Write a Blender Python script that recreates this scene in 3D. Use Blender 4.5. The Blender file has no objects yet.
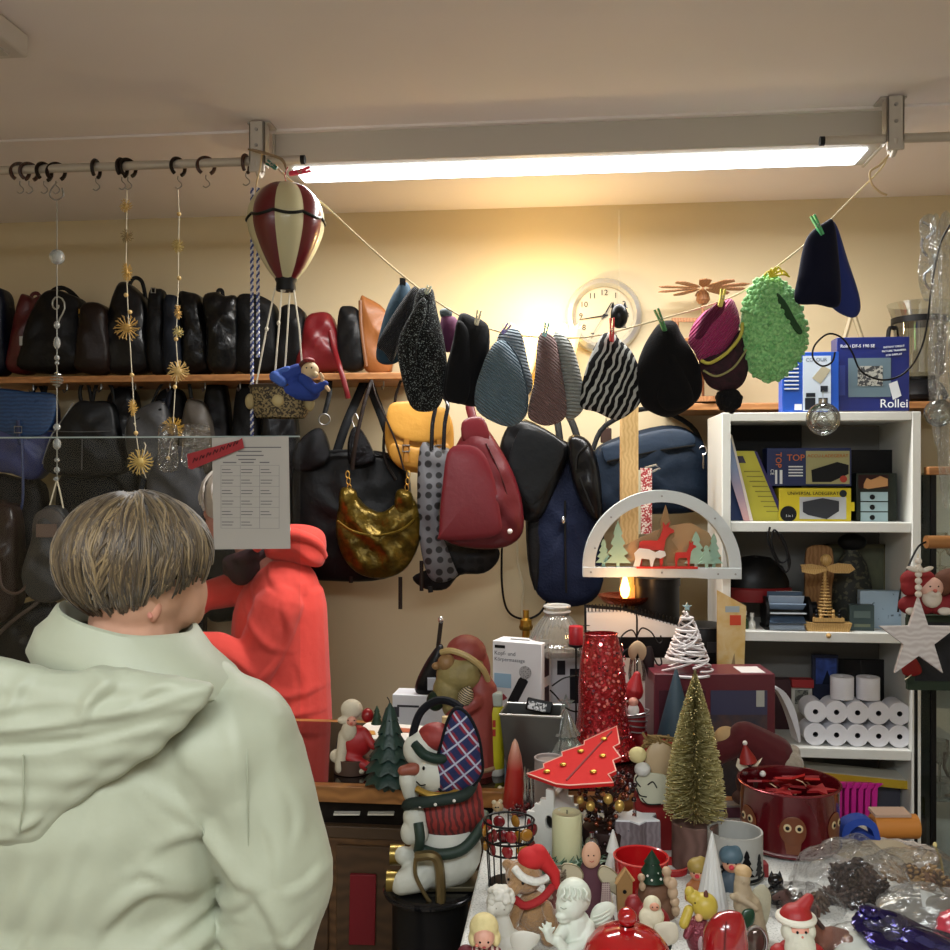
import bpy, math, random
from mathutils import Vector, Matrix
random.seed(7)
R = math.radians
SC = bpy.context.scene
COL = SC.collection
YAW = R(6); CY, SY = math.cos(YAW), math.sin(YAW)
CAMZ = 1.6; F = 950.0

def P(px, py, d):                     # pixel + distance along the view axis -> world point
    xc = (px-475)/F*d
    return Vector((-d*SY + xc*CY, d*CY + xc*SY, CAMZ-(py-475)/F*d))
def D(px, Y): return Y/(CY + (px-475)/F*SY)
def PY(px, py, Y): return P(px, py, D(px, Y))
def TB(py): return .80*F/(py-475)     # distance of a spot on the cloth covered table (z .80)
def CT(py): return .77*F/(py-475)     # ... on the counter (z .83)

# ------------------------------------------------------------- geometry container
class G:
    def __init__(s, v=None, f=None, m=None):
        s.v = [Vector(p) for p in (v or [])]; s.f = [tuple(q) for q in (f or [])]
        s.m = list(m) if m else [0]*len(s.f)
    def __add__(s, o):
        n = len(s.v)
        return G(s.v+o.v, s.f+[tuple(i+n for i in q) for q in o.f], s.m+o.m)
    def x(s, M): return G([M @ p for p in s.v], s.f, s.m)
    def t(s, x=0, y=0, z=0): return s.x(Matrix.Translation((x, y, z)))
    def r(s, ax, deg): return s.x(Matrix.Rotation(R(deg), 4, ax))
    def s(s, a, b=None, c=None):
        b = a if b is None else b; c = a if c is None else c
        return s.x(Matrix.Diagonal((a, b, c, 1)))
    def mi(s, i): return G(s.v, s.f, [i]*len(s.f))
def join(gs):
    g = G()
    for q in gs: 
        n = len(g.v); g.v += q.v; g.f += [tuple(i+n for i in t) for t in q.f]; g.m += q.m
    return g
def box(w, d, h):                     # centred on x,y ; base at z=0
    w /= 2; d /= 2
    return G([(-w,-d,0),(w,-d,0),(w,d,0),(-w,d,0),(-w,-d,h),(w,-d,h),(w,d,h),(-w,d,h)],
             [(0,3,2,1),(4,5,6,7),(0,1,5,4),(1,2,6,5),(2,3,7,6),(3,0,4,7)])
def lathe(prof, n=28, cap=True):
    v = []; f = []; k = len(prof)
    for r, z in prof:
        for i in range(n):
            a = 2*math.pi*i/n; v.append((r*math.cos(a), r*math.sin(a), z))
    for j in range(k-1):
        for i in range(n):
            i2 = (i+1) % n
            f.append((j*n+i, j*n+i2, (j+1)*n+i2, (j+1)*n+i))
    if cap:
        f.append(tuple(range(n-1, -1, -1))); f.append(tuple((k-1)*n+i for i in range(n)))
    return G(v, f)
def cyl(r, h, n=24, r2=None): return lathe([(r, 0), (r if r2 is None else r2, h)], n)
def ell(rx, ry, rz, n=20, k=12):
    v = [(0,0,-rz)]; f = []
    for j in range(1, k):
        t = math.pi*j/k
        for i in range(n):
            a = 2*math.pi*i/n
            v.append((rx*math.sin(t)*math.cos(a), ry*math.sin(t)*math.sin(a), -rz*math.cos(t)))
    v.append((0,0,rz)); L = len(v)-1
    for i in range(n): f.append((0, 1+(i+1) % n, 1+i))
    for j in range(k-2):
        for i in range(n):
            i2 = (i+1) % n
            f.append((1+j*n+i, 1+j*n+i2, 1+(j+1)*n+i2, 1+(j+1)*n+i))
    for i in range(n): f.append((L, 1+(k-2)*n+i, 1+(k-2)*n+(i+1) % n))
    return G(v, f)
def tube(pts, r, n=8, closed=False, flat=1.0, up=None):
    pts = [Vector(p) for p in pts]; k = len(pts)
    rs = r if isinstance(r, (list, tuple)) else [r]*k
    v = []; f = []; prev = None
    for i, p in enumerate(pts):
        if closed: t = pts[(i+1) % k]-pts[i-1]
        else: t = pts[min(i+1, k-1)]-pts[max(i-1, 0)]
        t = t.normalized() if t.length > 1e-9 else Vector((0,0,1))
        if up is not None:
            u = Vector(up) - t*Vector(up).dot(t)
            if u.length < 1e-3: u = Vector((1,0,0)) - t*t.x
        elif prev is None:
            u = Vector((0,0,1)) if abs(t.z) < .9 else Vector((0,1,0)); u = u - t*u.dot(t)
        else: u = prev - t*prev.dot(t)
        if u.length < 1e-6: u = t.orthogonal()
        u.normalize(); prev = u; w = t.cross(u)
        for j in range(n):
            a = 2*math.pi*j/n
            v.append(p + u*(rs[i]*math.cos(a)*flat) + w*(rs[i]*math.sin(a)))
    for i in range(k if closed else k-1):
        i2 = (i+1) % k
        for j in range(n):
            j2 = (j+1) % n
            f.append((i*n+j, i*n+j2, i2*n+j2, i2*n+j))
    if not closed:
        f.append(tuple(range(n-1, -1, -1))); f.append(tuple((k-1)*n+j for j in range(n)))
    return G(v, f)
def strap(pts, w, th=.8, closed=False):   # flat band, width seen from the front
    return tube(pts, w/2, 8, closed, flat=th/w*2, up=(0,1,0))
def cap(p0, p1, r0, r1=None, n=12):
    r1 = r0 if r1 is None else r1
    p0 = Vector(p0); p1 = Vector(p1); ax = (p1-p0); L = ax.length; ax = ax.normalized() if L > 1e-6 else Vector((0,0,1))
    pts = []; rs = []
    for a in (-80, -55, -25, 0): pts.append(p0+ax*r0*math.sin(R(a))); rs.append(r0*math.cos(R(a)))
    for a in (0, 25, 55, 80): pts.append(p1+ax*r1*math.sin(R(a))); rs.append(r1*math.cos(R(a)))
    return tube(pts, rs, n)
def prism(poly, th):                  # polygon in x,z ; thickness along y, front at y=-th/2
    n = len(poly)
    v = [(x, -th/2, z) for x, z in poly]+[(x, th/2, z) for x, z in poly]
    a = sum(poly[i][0]*poly[(i+1) % n][1]-poly[(i+1) % n][0]*poly[i][1] for i in range(n))
    o = list(range(n)) if a > 0 else list(range(n-1, -1, -1))
    f = [tuple(o), tuple(i+n for i in reversed(o))]
    for i in range(n):
        a_, b_ = o[i], o[(i+1) % n]
        f.append((a_, a_+n, b_+n, b_))
    return G(v, f)
def sm(pts, n=5, closed=True):        # Catmull-Rom
    out = []; k = len(pts); pts = [Vector(p) for p in pts]
    for i in range(k if closed else k-1):
        g = (lambda j: pts[j % k]) if closed else (lambda j: pts[max(0, min(k-1, j))])
        p0, p1, p2, p3 = g(i-1), g(i), g(i+1), g(i+2)
        for q in range(n):
            t = q/n
            out.append(.5*((2*p1)+(p2-p0)*t+(2*p0-5*p1+4*p2-p3)*t*t+(3*p1-p0-3*p2+p3)*t**3))
    if not closed: out.append(pts[-1])
    return out
def puff(poly, T, K=7, n=4, Tb=None, c=None, e=.5, wr=0, seed=1, edge=0.0, smooth=True):
    """pillow made from an outline in x,z : bulges T to the front (-y) and Tb to the back"""
    o = sm(poly, n) if smooth else [Vector(p) for p in poly]
    Tb = T if Tb is None else Tb
    c = Vector(c) if c else sum(o, Vector((0,0)))/len(o)
    N = len(o); rnd = random.Random(seed)
    ph = [rnd.uniform(0, 6.28) for _ in range(6)]
    v = []; f = []
    for side, t in ((-1, T), (1, Tb)):
        for k in range(K):
            q = k/K; s = math.cos(q*math.pi/2)
            for i, p in enumerate(o):
                x = c.x+(p.x-c.x)*s; z = c.y+(p.y-c.y)*s
                dep = t*(edge+(1-edge)*(1-s*s)**e) if k else t*edge
                if wr and k: dep += wr*(1-s*s)**.5*(math.sin(.19*x+.11*z+ph[0]+1.6*math.sin(.08*z+ph[1]))+.7*math.sin(-.1*x+.24*z+ph[2]+1.3*math.sin(.13*x+ph[3])))
                v.append((x, side*dep, z))
        v.append((c.x, side*(t+(wr*(math.sin(.19*c.x+.11*c.y+ph[0]+1.6*math.sin(.08*c.y+ph[1]))+.7*math.sin(-.1*c.x+.24*c.y+ph[2]+1.3*math.sin(.13*c.x+ph[3]))) if wr else 0)), c.y))
    S = N*K+1
    for b, fl in ((0, False), (S, True)):
        for k in range(K-1):
            for i in range(N):
                i2 = (i+1) % N
                q = (b+k*N+i, b+k*N+i2, b+(k+1)*N+i2, b+(k+1)*N+i)
                f.append(q[::-1] if fl else q)
        for i in range(N):
            q = (b+(K-1)*N+i, b+(K-1)*N+(i+1) % N, b+S-1); f.append(q[::-1] if fl else q)
    for i in range(N):
        i2 = (i+1) % N; f.append((i, S+i, S+i2, i2))
    a = sum(o[i].x*o[(i+1) % N].y-o[(i+1) % N].x*o[i].y for i in range(N))
    if a < 0: f = [q[::-1] for q in f]
    return G(v, f)
def ring(r, t, n=24, m=8):
    return tube([(r*math.cos(2*math.pi*i/n), 0, r*math.sin(2*math.pi*i/n)) for i in range(n)], t, m, True)
def circle(r, n=24, cx=0, cz=0, a0=0, a1=360):
    return [(cx+r*math.cos(R(a0+(a1-a0)*i/n)), cz+r*math.sin(R(a0+(a1-a0)*i/n))) for i in range(n)]
def starpoly(r, r2, n=5, a0=90):
    return [((r if i % 2 == 0 else r2)*math.cos(R(a0+180*i/n)), (r if i % 2 == 0 else r2)*math.sin(R(a0+180*i/n))) for i in range(2*n)]

# ------------------------------------------------------------- materials
def lin(h):
    h = h.lstrip('#'); c = [int(h[i:i+2], 16)/255 for i in (0, 2, 4)]
    return tuple((x/12.92 if x <= .04045 else ((x+.055)/1.055)**2.4) for x in c)+(1,)
MC = {}
def M(hexc, rough=.55, metal=0, bump=0, bs=60, var=0, vs=12, coat=0, emit=0, pat=None, ribs=None, sheen=0, trans=0, ecol=None, key=''):
    k = (hexc, rough, metal, bump, bs, var, vs, coat, emit, pat, ribs, sheen, trans, ecol, key)
    if k in MC: return MC[k]
    m = bpy.data.materials.new('material_'+hexc.strip('#')); MC[k] = m
    m.use_nodes = True; nt = m.node_tree; b = nt.nodes['Principled BSDF']; N = nt.nodes.new; L = nt.links.new
    b.inputs['Roughness'].default_value = rough; b.inputs['Metallic'].default_value = metal
    if max(lin(hexc)[:3]) < .035 and not metal: b.inputs['Specular IOR Level'].default_value = .22
    b.inputs['Coat Weight'].default_value = coat; b.inputs['Sheen Weight'].default_value = sheen
    b.inputs['Transmission Weight'].default_value = trans
    tc = N('ShaderNodeTexCoord'); co = tc.outputs['Object']
    def mapping(rot=(0,0,0), sc=(1,1,1)):
        mp = N('ShaderNodeMapping'); L(co, mp.inputs['Vector'])
        mp.inputs['Rotation'].default_value = [R(a) for a in rot]; mp.inputs['Scale'].default_value = sc
        return mp.outputs['Vector']
    def wave(sc, rot=(0,0,0), dist=0, dsc=2, typ='BANDS', prof='SIN'):
        w = N('ShaderNodeTexWave'); w.wave_type = typ; w.wave_profile = prof; L(mapping(rot), w.inputs['Vector'])
        w.inputs['Scale'].default_value = sc; w.inputs['Distortion'].default_value = dist
        w.inputs['Detail Scale'].default_value = dsc; w.inputs['Detail'].default_value = 1
        return w.outputs['Fac']
    def noise(sc, det=3, dis=0, sca=(1,1,1)):
        n = N('ShaderNodeTexNoise'); L(mapping((0,0,0), sca), n.inputs['Vector'])
        n.inputs['Scale'].default_value = sc; n.inputs['Detail'].default_value = det; n.inputs['Distortion'].default_value = dis
        return n.outputs['Fac']
    def step(s, a, w=.02):
        r = N('ShaderNodeMapRange'); L(s, r.inputs['Value']); r.inputs['From Min'].default_value = a-w; r.inputs['From Max'].default_value = a+w
        return r.outputs['Result']
    def mix(fac, a, c):
        x = N('ShaderNodeMix'); x.data_type = 'RGBA'
        if isinstance(fac, float): x.inputs['Factor'].default_value = fac
        else: L(fac, x.inputs['Factor'])
        for sck, val in ((6, a), (7, c)):
            if isinstance(val, tuple): x.inputs[sck].default_value = val
            else: L(val, x.inputs[sck])
        return x.outputs[2]
    base = lin(hexc); cs = base
    if pat:
        t = pat[0]
        if t == 'stripes': cs = mix(step(wave(pat[2], pat[3], pat[4] if len(pat) > 4 else 0), pat[5] if len(pat) > 5 else .5), base, lin(pat[1]))
        elif t == 'dots':
            v = N('ShaderNodeTexVoronoi'); L(mapping((0,0,0), (1,.001,1)), v.inputs['Vector']); v.inputs['Scale'].default_value = pat[2]
            v.inputs['Randomness'].default_value = pat[4] if len(pat) > 4 else .35
            cs = mix(step(v.outputs['Distance'], pat[3], .03), lin(pat[1]), base)
        elif t == 'speck': cs = mix(step(noise(pat[2], 2, 0), pat[3], .03), base, lin(pat[1]))
        elif t == 'soft': cs = mix(step(noise(pat[2], 3, .5), .5, .2), base, lin(pat[1]))
        elif t == 'plaid':
            s = pat[2]; ro = pat[5] if len(pat) > 5 else 45
            a1 = step(wave(s, (0, ro, 0)), .5, .05)
            q = N('ShaderNodeMapping'); 
            a2 = step(wave(s, (0, ro+90, 0)), .5, .05)
            c1 = mix(a1, base, lin(pat[1])); c2 = mix(a2, c1, lin(pat[3]))
            h = N('ShaderNodeMath'); h.operation = 'MULTIPLY'; L(a1, h.inputs[0]); L(a2, h.inputs[1])
            c2 = mix(a2, c1, mix(.5, c1, lin(pat[3])))
            l1 = step(wave(s, (0, ro, 0)), .965, .02); l2 = step(wave(s, (0, ro+90, 0)), .965, .02)
            mx = N('ShaderNodeMath'); mx.operation = 'MAXIMUM'; L(l1, mx.inputs[0]); L(l2, mx.inputs[1])
            cs = mix(mx.outputs[0], c2, lin(pat[4]))
        elif t == 'wood': cs = mix(wave(pat[2], pat[3], 6, 1.5), base, lin(pat[1]))
        elif t == 'grad':            # two tone paint along z : pat[2]=z centre, pat[3]=half width
            sp = N('ShaderNodeSeparateXYZ'); L(co, sp.inputs[0]); cs = mix(step(sp.outputs['Z'], pat[2], pat[3]), base, lin(pat[1]))
    if var:
        n = noise(vs, 4); dark = N('ShaderNodeHueSaturation')
        if isinstance(cs, tuple): dark.inputs['Color'].default_value = cs
        else: L(cs, dark.inputs['Color'])
        mr = N('ShaderNodeMapRange'); L(n, mr.inputs['Value']); mr.inputs['From Min'].default_value = .25; mr.inputs['From Max'].default_value = .75
        mr.inputs['To Min'].default_value = 1-var; mr.inputs['To Max'].default_value = 1+var*.6
        L(mr.outputs['Result'], dark.inputs['Value']); cs = dark.outputs['Color']
    if isinstance(cs, tuple): b.inputs['Base Color'].default_value = cs
    else: L(cs, b.inputs['Base Color'])
    hgt = None
    if ribs:                          # (scale, rot, distortion, strength)
        hgt = wave(ribs[0], ribs[1], ribs[2]); st = ribs[3]
        bp = N('ShaderNodeBump'); bp.inputs['Strength'].default_value = st; bp.inputs['Distance'].default_value = .006
        L(hgt, bp.inputs['Height']); nrm = bp.outputs['Normal']
        if bump:
            b2 = N('ShaderNodeBump'); b2.inputs['Strength'].default_value = bump; b2.inputs['Distance'].default_value = .004
            L(noise(bs, 3), b2.inputs['Height']); L(nrm, b2.inputs['Normal']); nrm = b2.outputs['Normal']
        L(nrm, b.inputs['Normal'])
    elif bump:
        bp = N('ShaderNodeBump'); bp.inputs['Strength'].default_value = bump; bp.inputs['Distance'].default_value = .005
        L(noise(bs, 3), bp.inputs['Height']); L(bp.outputs['Normal'], b.inputs['Normal'])
    if emit:
        b.inputs['Emission Color'].default_value = lin(ecol or hexc); b.inputs['Emission Strength'].default_value = emit
    return m
def clear(name, tint='ffffff', gloss=.12, rough=.03, bump=0, bs=40, body=0, bodycol='ffffff', fk=.8):
    """thin clear sheet (glass, plastic film): mostly transparent with a fresnel sheen"""
    k = ('clear', name)
    if k in MC: return MC[k]
    m = bpy.data.materials.new(name); MC[k] = m; m.use_nodes = True; nt = m.node_tree
    for n in list(nt.nodes): nt.nodes.remove(n)
    N = nt.nodes.new; L = nt.links.new
    o = N('ShaderNodeOutputMaterial'); tr = N('ShaderNodeBsdfTransparent'); tr.inputs['Color'].default_value = lin(tint)
    gl = N('ShaderNodeBsdfGlossy'); gl.inputs['Roughness'].default_value = rough
    fr = N('ShaderNodeLayerWeight'); fr.inputs['Blend'].default_value = .35
    ad = N('ShaderNodeMath'); ad.operation = 'MULTIPLY_ADD'; L(fr.outputs['Fresnel'], ad.inputs[0]); ad.inputs[1].default_value = fk; ad.inputs[2].default_value = gloss; ad.use_clamp = True
    mx = N('ShaderNodeMixShader'); L(ad.outputs[0], mx.inputs[0]); L(tr.outputs[0], mx.inputs[1]); L(gl.outputs[0], mx.inputs[2])
    last = mx.outputs[0]
    if body:
        df = N('ShaderNodeBsdfDiffuse'); df.inputs['Color'].default_value = lin(bodycol); m2 = N('ShaderNodeMixShader')
        m2.inputs[0].default_value = body; L(last, m2.inputs[1]); L(df.outputs[0], m2.inputs[2]); last = m2.outputs[0]
    if bump:
        tc = N('ShaderNodeTexCoord'); n = N('ShaderNodeTexNoise'); L(tc.outputs['Object'], n.inputs['Vector']); n.inputs['Scale'].default_value = bs
        bp = N('ShaderNodeBump'); bp.inputs['Strength'].default_value = bump; bp.inputs['Distance'].default_value = .02
        L(n.outputs['Fac'], bp.inputs['Height']); L(bp.outputs['Normal'], gl.inputs['Normal']); L(bp.outputs['Normal'], fr.inputs['Normal'])
    L(last, o.inputs[0]); return m

# ------------------------------------------------------------- objects
def mesh_obj(name, g, mats, u=1.0, smooth=True, ang=38):
    me = bpy.data.meshes.new(name)
    me.from_pydata([p*u for p in g.v], [], g.f)
    if not isinstance(mats, (list, tuple)): mats = [mats]
    for m in mats: me.materials.append(m)
    if len(mats) > 1: me.polygons.foreach_set('material_index', g.m)
    me.polygons.foreach_set('use_smooth', [smooth]*len(me.polygons))
    me.update()
    if smooth: me.set_sharp_from_angle(angle=R(ang))
    o = bpy.data.objects.new(name, me); COL.objects.link(o)
    return o
def finish(o, u, bevel=0, remesh=0, smit=0, disp=None, sub=0):
    if remesh:
        m = o.modifiers.new('Remesh', 'REMESH'); m.mode = 'VOXEL'; m.voxel_size = remesh*u; m.use_smooth_shade = True
        m = o.modifiers.new('Smooth', 'SMOOTH'); m.iterations = smit or 5; m.factor = .6
    if disp:
        tex = bpy.data.textures.new('folds', 'CLOUDS'); tex.noise_scale = disp[1]; tex.noise_depth = 2
        m = o.modifiers.new('Displace', 'DISPLACE'); m.texture = tex; m.strength = disp[0]; m.mid_level = .5
    if bevel:
        m = o.modifiers.new('Bevel', 'BEVEL'); m.width = bevel*u; m.segments = 2; m.limit_method = 'ANGLE'; m.angle_limit = R(40); m.harden_normals = False
    if sub:
        m = o.modifiers.new('Subdivision', 'SUBSURF'); m.levels = sub; m.render_levels = sub
import numpy as np
def bake(ob):
    bpy.context.view_layer.update(); dg = bpy.context.evaluated_depsgraph_get()
    me = bpy.data.meshes.new_from_object(ob.evaluated_get(dg)); me.name = ob.name
    ob.modifiers.clear(); ob.data = me
def cloth(ob, t, folds, noise=0, nsc=.05, seed=0, facing=.35):
    """press creases into a finished garment surface: every fold is a picture-plane polyline with width and height"""
    bake(ob); me = ob.data; n = len(me.vertices)
    co = np.empty(n*3); me.vertices.foreach_get('co', co); co = co.reshape(-1, 3); no = np.empty(n*3); me.vertices.foreach_get('normal', no); no = no.reshape(-1, 3)
    P2 = co[:, [0, 2]]/t.u; d = np.zeros(n); wt = np.clip((facing-no[:, 1])/.4, 0, 1)
    for pts, w, amp in folds:
        q = np.array([[p[0]-t.px, t.py-p[1]] for p in sm([Vector((a, b)) for a, b in pts], 5, False)] if False else [[p.x-t.px, t.py-p.y] for p in sm([Vector((a, b)) for a, b in pts], 5, False)])
        seg = q[1:]-q[:-1]; L = np.linalg.norm(seg, axis=1); cum = np.concatenate([[0], np.cumsum(L)]); best = np.full(n, 1e9); sg = np.zeros(n); par = np.zeros(n)
        for i in range(len(seg)):
            r_ = P2-q[i]; k = np.clip((r_@seg[i])/(L[i]**2+1e-9), 0, 1); dd = r_-k[:, None]*seg[i]; ds = np.linalg.norm(dd, axis=1)
            m = ds < best; best[m] = ds[m]; sg[m] = np.sign(seg[i][0]*dd[m, 1]-seg[i][1]*dd[m, 0]); par[m] = (cum[i]+k[m]*L[i])/cum[-1]
        s_ = best*sg/w; tap = np.sin(np.pi*np.clip(par*.94+.03, 0, 1))**.7
        d += amp*tap*(1.1*s_*np.exp(-s_**2*np.where(s_ > 0, .5, 1.6))+.35*np.exp(-s_**2))
    if noise:
        rg = np.random.RandomState(seed)
        for k in range(7):
            a = rg.normal(size=3); a[1] *= .4; a /= np.linalg.norm(a)/ (6.28/(nsc*(.5+k*.28))); b = rg.normal(size=3)*30; c = rg.uniform(0, 6.28)
            d += noise/t.u/(1+.35*k)*np.sin(co@a+c+1.3*np.sin(co@b*.35))
    co += no*(d*wt*t.u)[:, None]; me.vertices.foreach_set('co', co.ravel()); me.update()
class Thing:
    """an Empty at the thing's base; parts are written in pixel units round that base"""
    def __init__(s, name, label, cat, px, py, d=None, Y=None, rot=0, group=None, wall=False, u=None, loc=None):
        if d is None: d = D(px, Y)
        s.px, s.py, s.d = px, py, d; s.u = (u or d/F)
        o = bpy.data.objects.new(name, None); COL.objects.link(o); o.empty_display_size = .03
        o.location = loc if loc is not None else P(px, py, d)
        o.rotation_euler = (0, 0, (0 if wall else YAW)+R(rot))
        o['label'] = label; o['category'] = cat
        if group: o['group'] = group
        s.o = o
    def a(s, px, py, y=0): return Vector((px-s.px, y, s.py-py))
    def al(s, pts, y=0): return [s.a(p[0], p[1], p[2] if len(p) > 2 else y) for p in pts]
    def o2(s, pts): return [(p[0]-s.px, s.py-p[1]) for p in pts]
    def add(s, name, g, mat, parent=None, label=None, smooth=True, ang=38, **k):
        ob = mesh_obj(name, g, mat, s.u, smooth, ang); ob.parent = parent or s.o
        if label: ob['label'] = label
        finish(ob, s.u, **k); return ob
    def text(s, name, txt, size, mat, px, py, y, parent=None, rot=0, tilt=0, ext=.15, align='CENTER', rz=0):
        g = text_g(txt, size, ext, align)
        g = g.r('Y', rot).r('X', tilt).r('Z', rz).t(*s.a(px, py, y))
        return s.add(name, g, mat, parent, smooth=False)
TC = {}
def text_g(txt, size, ext=.15, align='CENTER'):
    cu = bpy.data.curves.new('txt', 'FONT'); cu.body = txt; cu.size = size; cu.extrude = ext; cu.align_x = align; cu.align_y = 'CENTER'; cu.resolution_u = 3
    o = bpy.data.objects.new('txt', cu); COL.objects.link(o)
    bpy.context.view_layer.update()
    me = bpy.data.meshes.new_from_object(o)
    g = G([v.co.copy() for v in me.vertices], [tuple(p.vertices) for p in me.polygons])
    bpy.data.objects.remove(o); bpy.data.curves.remove(cu); bpy.data.meshes.remove(me)
    return g.r('X', 90)
def solo(name, label, cat, px, py, d, g, mat, Y=None, rot=0, group=None, wall=False, smooth=True, ang=38, kind=None, **k):
    if d is None: d = D(px, Y)
    u = d/F; o = mesh_obj(name, g, mat, u, smooth, ang); o.location = P(px, py, d)
    o.rotation_euler = (0, 0, (0 if wall else YAW)+R(rot))
    o['label'] = label; o['category'] = cat
    if group: o['group'] = group
    if kind: o['kind'] = kind
    finish(o, u, **k); return o
def struct(name, g, mat, bevel=0, smooth=False):
    o = mesh_obj(name, g, mat, 1, smooth); o['kind'] = 'structure'; finish(o, 1, bevel); return o
def bxw(x0, x1, y0, y1, z0, z1): return box(x1-x0, y1-y0, z1-z0).t((x0+x1)/2, (y0+y1)/2, z0)
def copy_tree(t, loc, rz=None, label=None):
    r = t.copy(); COL.objects.link(r); r.location = loc
    if rz is not None: r.rotation_euler = (0, 0, rz)
    if label: r['label'] = label
    for ch in list(t.children):
        c = ch.copy(); COL.objects.link(c); c.parent = r
        for g in ch.children:
            e = g.copy(); COL.objects.link(e); e.parent = c
    return r

# ------------------------------------------------------------- shared materials
WHITE = M('e6e4dc', .45); GOLD = M('c9a04a', .3, .9); SILVER = M('c8c8c8', .25, .9); STEEL = M('9a9a98', .3, .9)
BLACK = M('101012', .45); BLKMET = M('141414', .4, .6); SKIN = M('c89a80', .55, var=.08, vs=40); PAPER = M('e8e6e0', .7)
BL = M('0b0b0d', .45, bump=.4, bs=45, var=.2); BL2 = M('101012', .36, bump=.5, bs=35, coat=.08); BL3 = M('08090b', .6, bump=.4, bs=100)
CHAR = M('1b1c1d', .42, bump=.3, bs=60, var=.2); GREY = M('3a3a3b', .5, bump=.4, bs=40, var=.2)
BRN = M('1c120e', .4, bump=.4, bs=45, var=.2); TAN = M('8a5428', .45, bump=.2, bs=70, var=.15)
DKRED = M('6e1018', .4, bump=.15, bs=80); RED = M('c01c1e', .4); RGLOSS = M('a80f16', .12, coat=.8); CREAM = M('e0d6b8', .5)
GRN = M('1d4630', .5); EYEB = M('080808', .2); PINK = M('d99a86', .5); GLASS = clear('clear_glass', 'f2f6f5', .10, .02)
FILM = clear('plastic_film', 'f4f4f4', .07, .1, 1.0, 55); PLASTER = M('cfd6c8', .45, bump=.08, bs=90)
# ============================================================= SETTING
WALLY = 3.6
wall_m = M('d6c6a2', .85, var=.05, vs=2.5, bump=.05, bs=25)
ceil_m = M('e8e2e0', .9, var=.04, vs=1.5, bump=.03, bs=20)
wood_sh = M('a87444', .5, pat=('wood', '946236', 14, (0,90,0)))
struct('floor', bxw(-2.7, 2.4, -2.4, 3.7, -.1, 0), M('968c80', .6, pat=('wood', '857a6e', 5, (0,0,0))))
struct('ceiling', bxw(-2.7, 2.4, -2.4, 2.725, 2.62, 2.72), ceil_m)
struct('trim_1', bxw(-2.7, 2.4, 2.725, 3.7, 2.613, 2.72), ceil_m)
struct('wall_back', bxw(-2.7, 2.4, 3.6, 3.7, 0, 2.613), wall_m)
struct('wall_left', bxw(-2.7, -2.6, -2.3, 3.6, 0, 2.606), wall_m)
struct('wall_right', bxw(2.3, 2.4, -2.3, 3.6, 0, 2.606), wall_m)
struct('wall_front', bxw(-2.6, 2.3, -2.4, -2.3, 0, 2.62), M('b4aea6', .9))
struct('baseboard_back', bxw(-2.6, 2.3, 3.585, 3.6, 0, .08), M('8a6a48', .5))

def wthing(name, label, cat, loc, group=None):
    t = Thing(name, label, cat, 475, 475, 950, loc=loc, wall=True, group=group, u=1.0); t.px = 0; t.py = 0; t.u = 1.0
    return t
# --- ceiling luminaires
lampw = M('b8b2a8', .5)
t = wthing('fluorescent_lamp', 'long white fluorescent ceiling lamp glowing above the hat line', 'lamp', (0, 2.85, 2.62))
t.add('housing', join([bxw(-.888, .857, -.105, .10, -.094, -.002)]), lampw, bevel=.006)
t.add('diffuser', bxw(-.845, .825, -.062, .07, -.101, -.093), M('ffffff', .4, emit=7, ecol='f4fbff'), bevel=.006)
t.add('end_cap', bxw(-.893, -.886, -.11, .105, -.098, -.001), lampw); t.add('end_cap', bxw(.855, .862, -.11, .105, -.098, -.001), lampw)
def panel_lamp(label, x, y, w, d, es):
    t = wthing('ceiling_panel_lamp', label, 'lamp', (x, y, 2.62))
    t.add('frame', bxw(-w/2, w/2, -d/2, d/2, -.055, -.001), M('c8c2ba', .5), bevel=.006)
    t.add('diffuser', bxw(-w/2+.03, w/2-.03, -d/2+.03, d/2-.03, -.06 if not es else -.13, -.052), M('b9b4ac' if not es else 'ffffff', .5, emit=es, ecol='f4f8ff'))  # lit panels get a deep glowing diffuser, added to brighten the ceiling
q = P(33, 62, 2.2)
panel_lamp('square white ceiling panel at the top left corner, switched off', q.x-.31, q.y-.30, .6, .6, 0)
panel_lamp('unseen lit ceiling panel added over the front of the shop', .2, -.3, 1.5, .3, 12)  # out of view: these lit panels are added to light the foreground
panel_lamp('unseen lit ceiling panel added further behind the camera', -1.1, -1.2, 1.5, .3, 12)

# --- rod, brackets, rings
rodm = M('b9b2a6', .35, .3)
def rod(x0, x1, label, endcap):
    z = 2.505; t = wthing('hanging_rod', label, 'rod', ((x0+x1)/2, 2.66, z)); h = (x1-x0)/2
    t.add('tube', cyl(.0125, 2*h, 20).t(0, 0, -h).r('Y', 90), rodm)
    e = h if endcap > 0 else -h
    t.add('end_plug', cyl(.0128, .012, 20).t(0, 0, -.006).r('Y', 90).t(e, 0, 0), BLACK)
xl = PY(303, 160, 2.66).x; xr = PY(822, 140, 2.66).x
rod(-2.45, xl, 'white painted curtain rod along the ceiling, carrying the brown rings', 1)
rod(xr, 2.2, 'white painted rod at the upper right, held by the bracket over the blue hat', -1)
def bracket(px, label):
    x = PY(px, 130, 2.69).x
    t = wthing('rod_bracket', label, 'bracket', (x, 2.69, 2.62))
    t.add('plate', bxw(-.035, .035, -.03, .03, -.006, 0), lampw, bevel=.002)
    t.add('arm', join([bxw(-.022, .022, -.05, -.038, -.15, -.006), bxw(-.022, -.016, -.05, .0, -.13, -.006), bxw(.016, .022, -.05, .0, -.13, -.006)]), lampw, bevel=.002)
    t.add('hook', tube(sm([(0,-.045,-.12), (0,-.04,-.145), (0,-.02,-.155), (0,0,-.14)], 4, False), .008), lampw)
    for z in (-.03, -.075): t.add('screw', cyl(.005, .003, 10).r('X', 90).t(0, -.05, z), STEEL)
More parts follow.
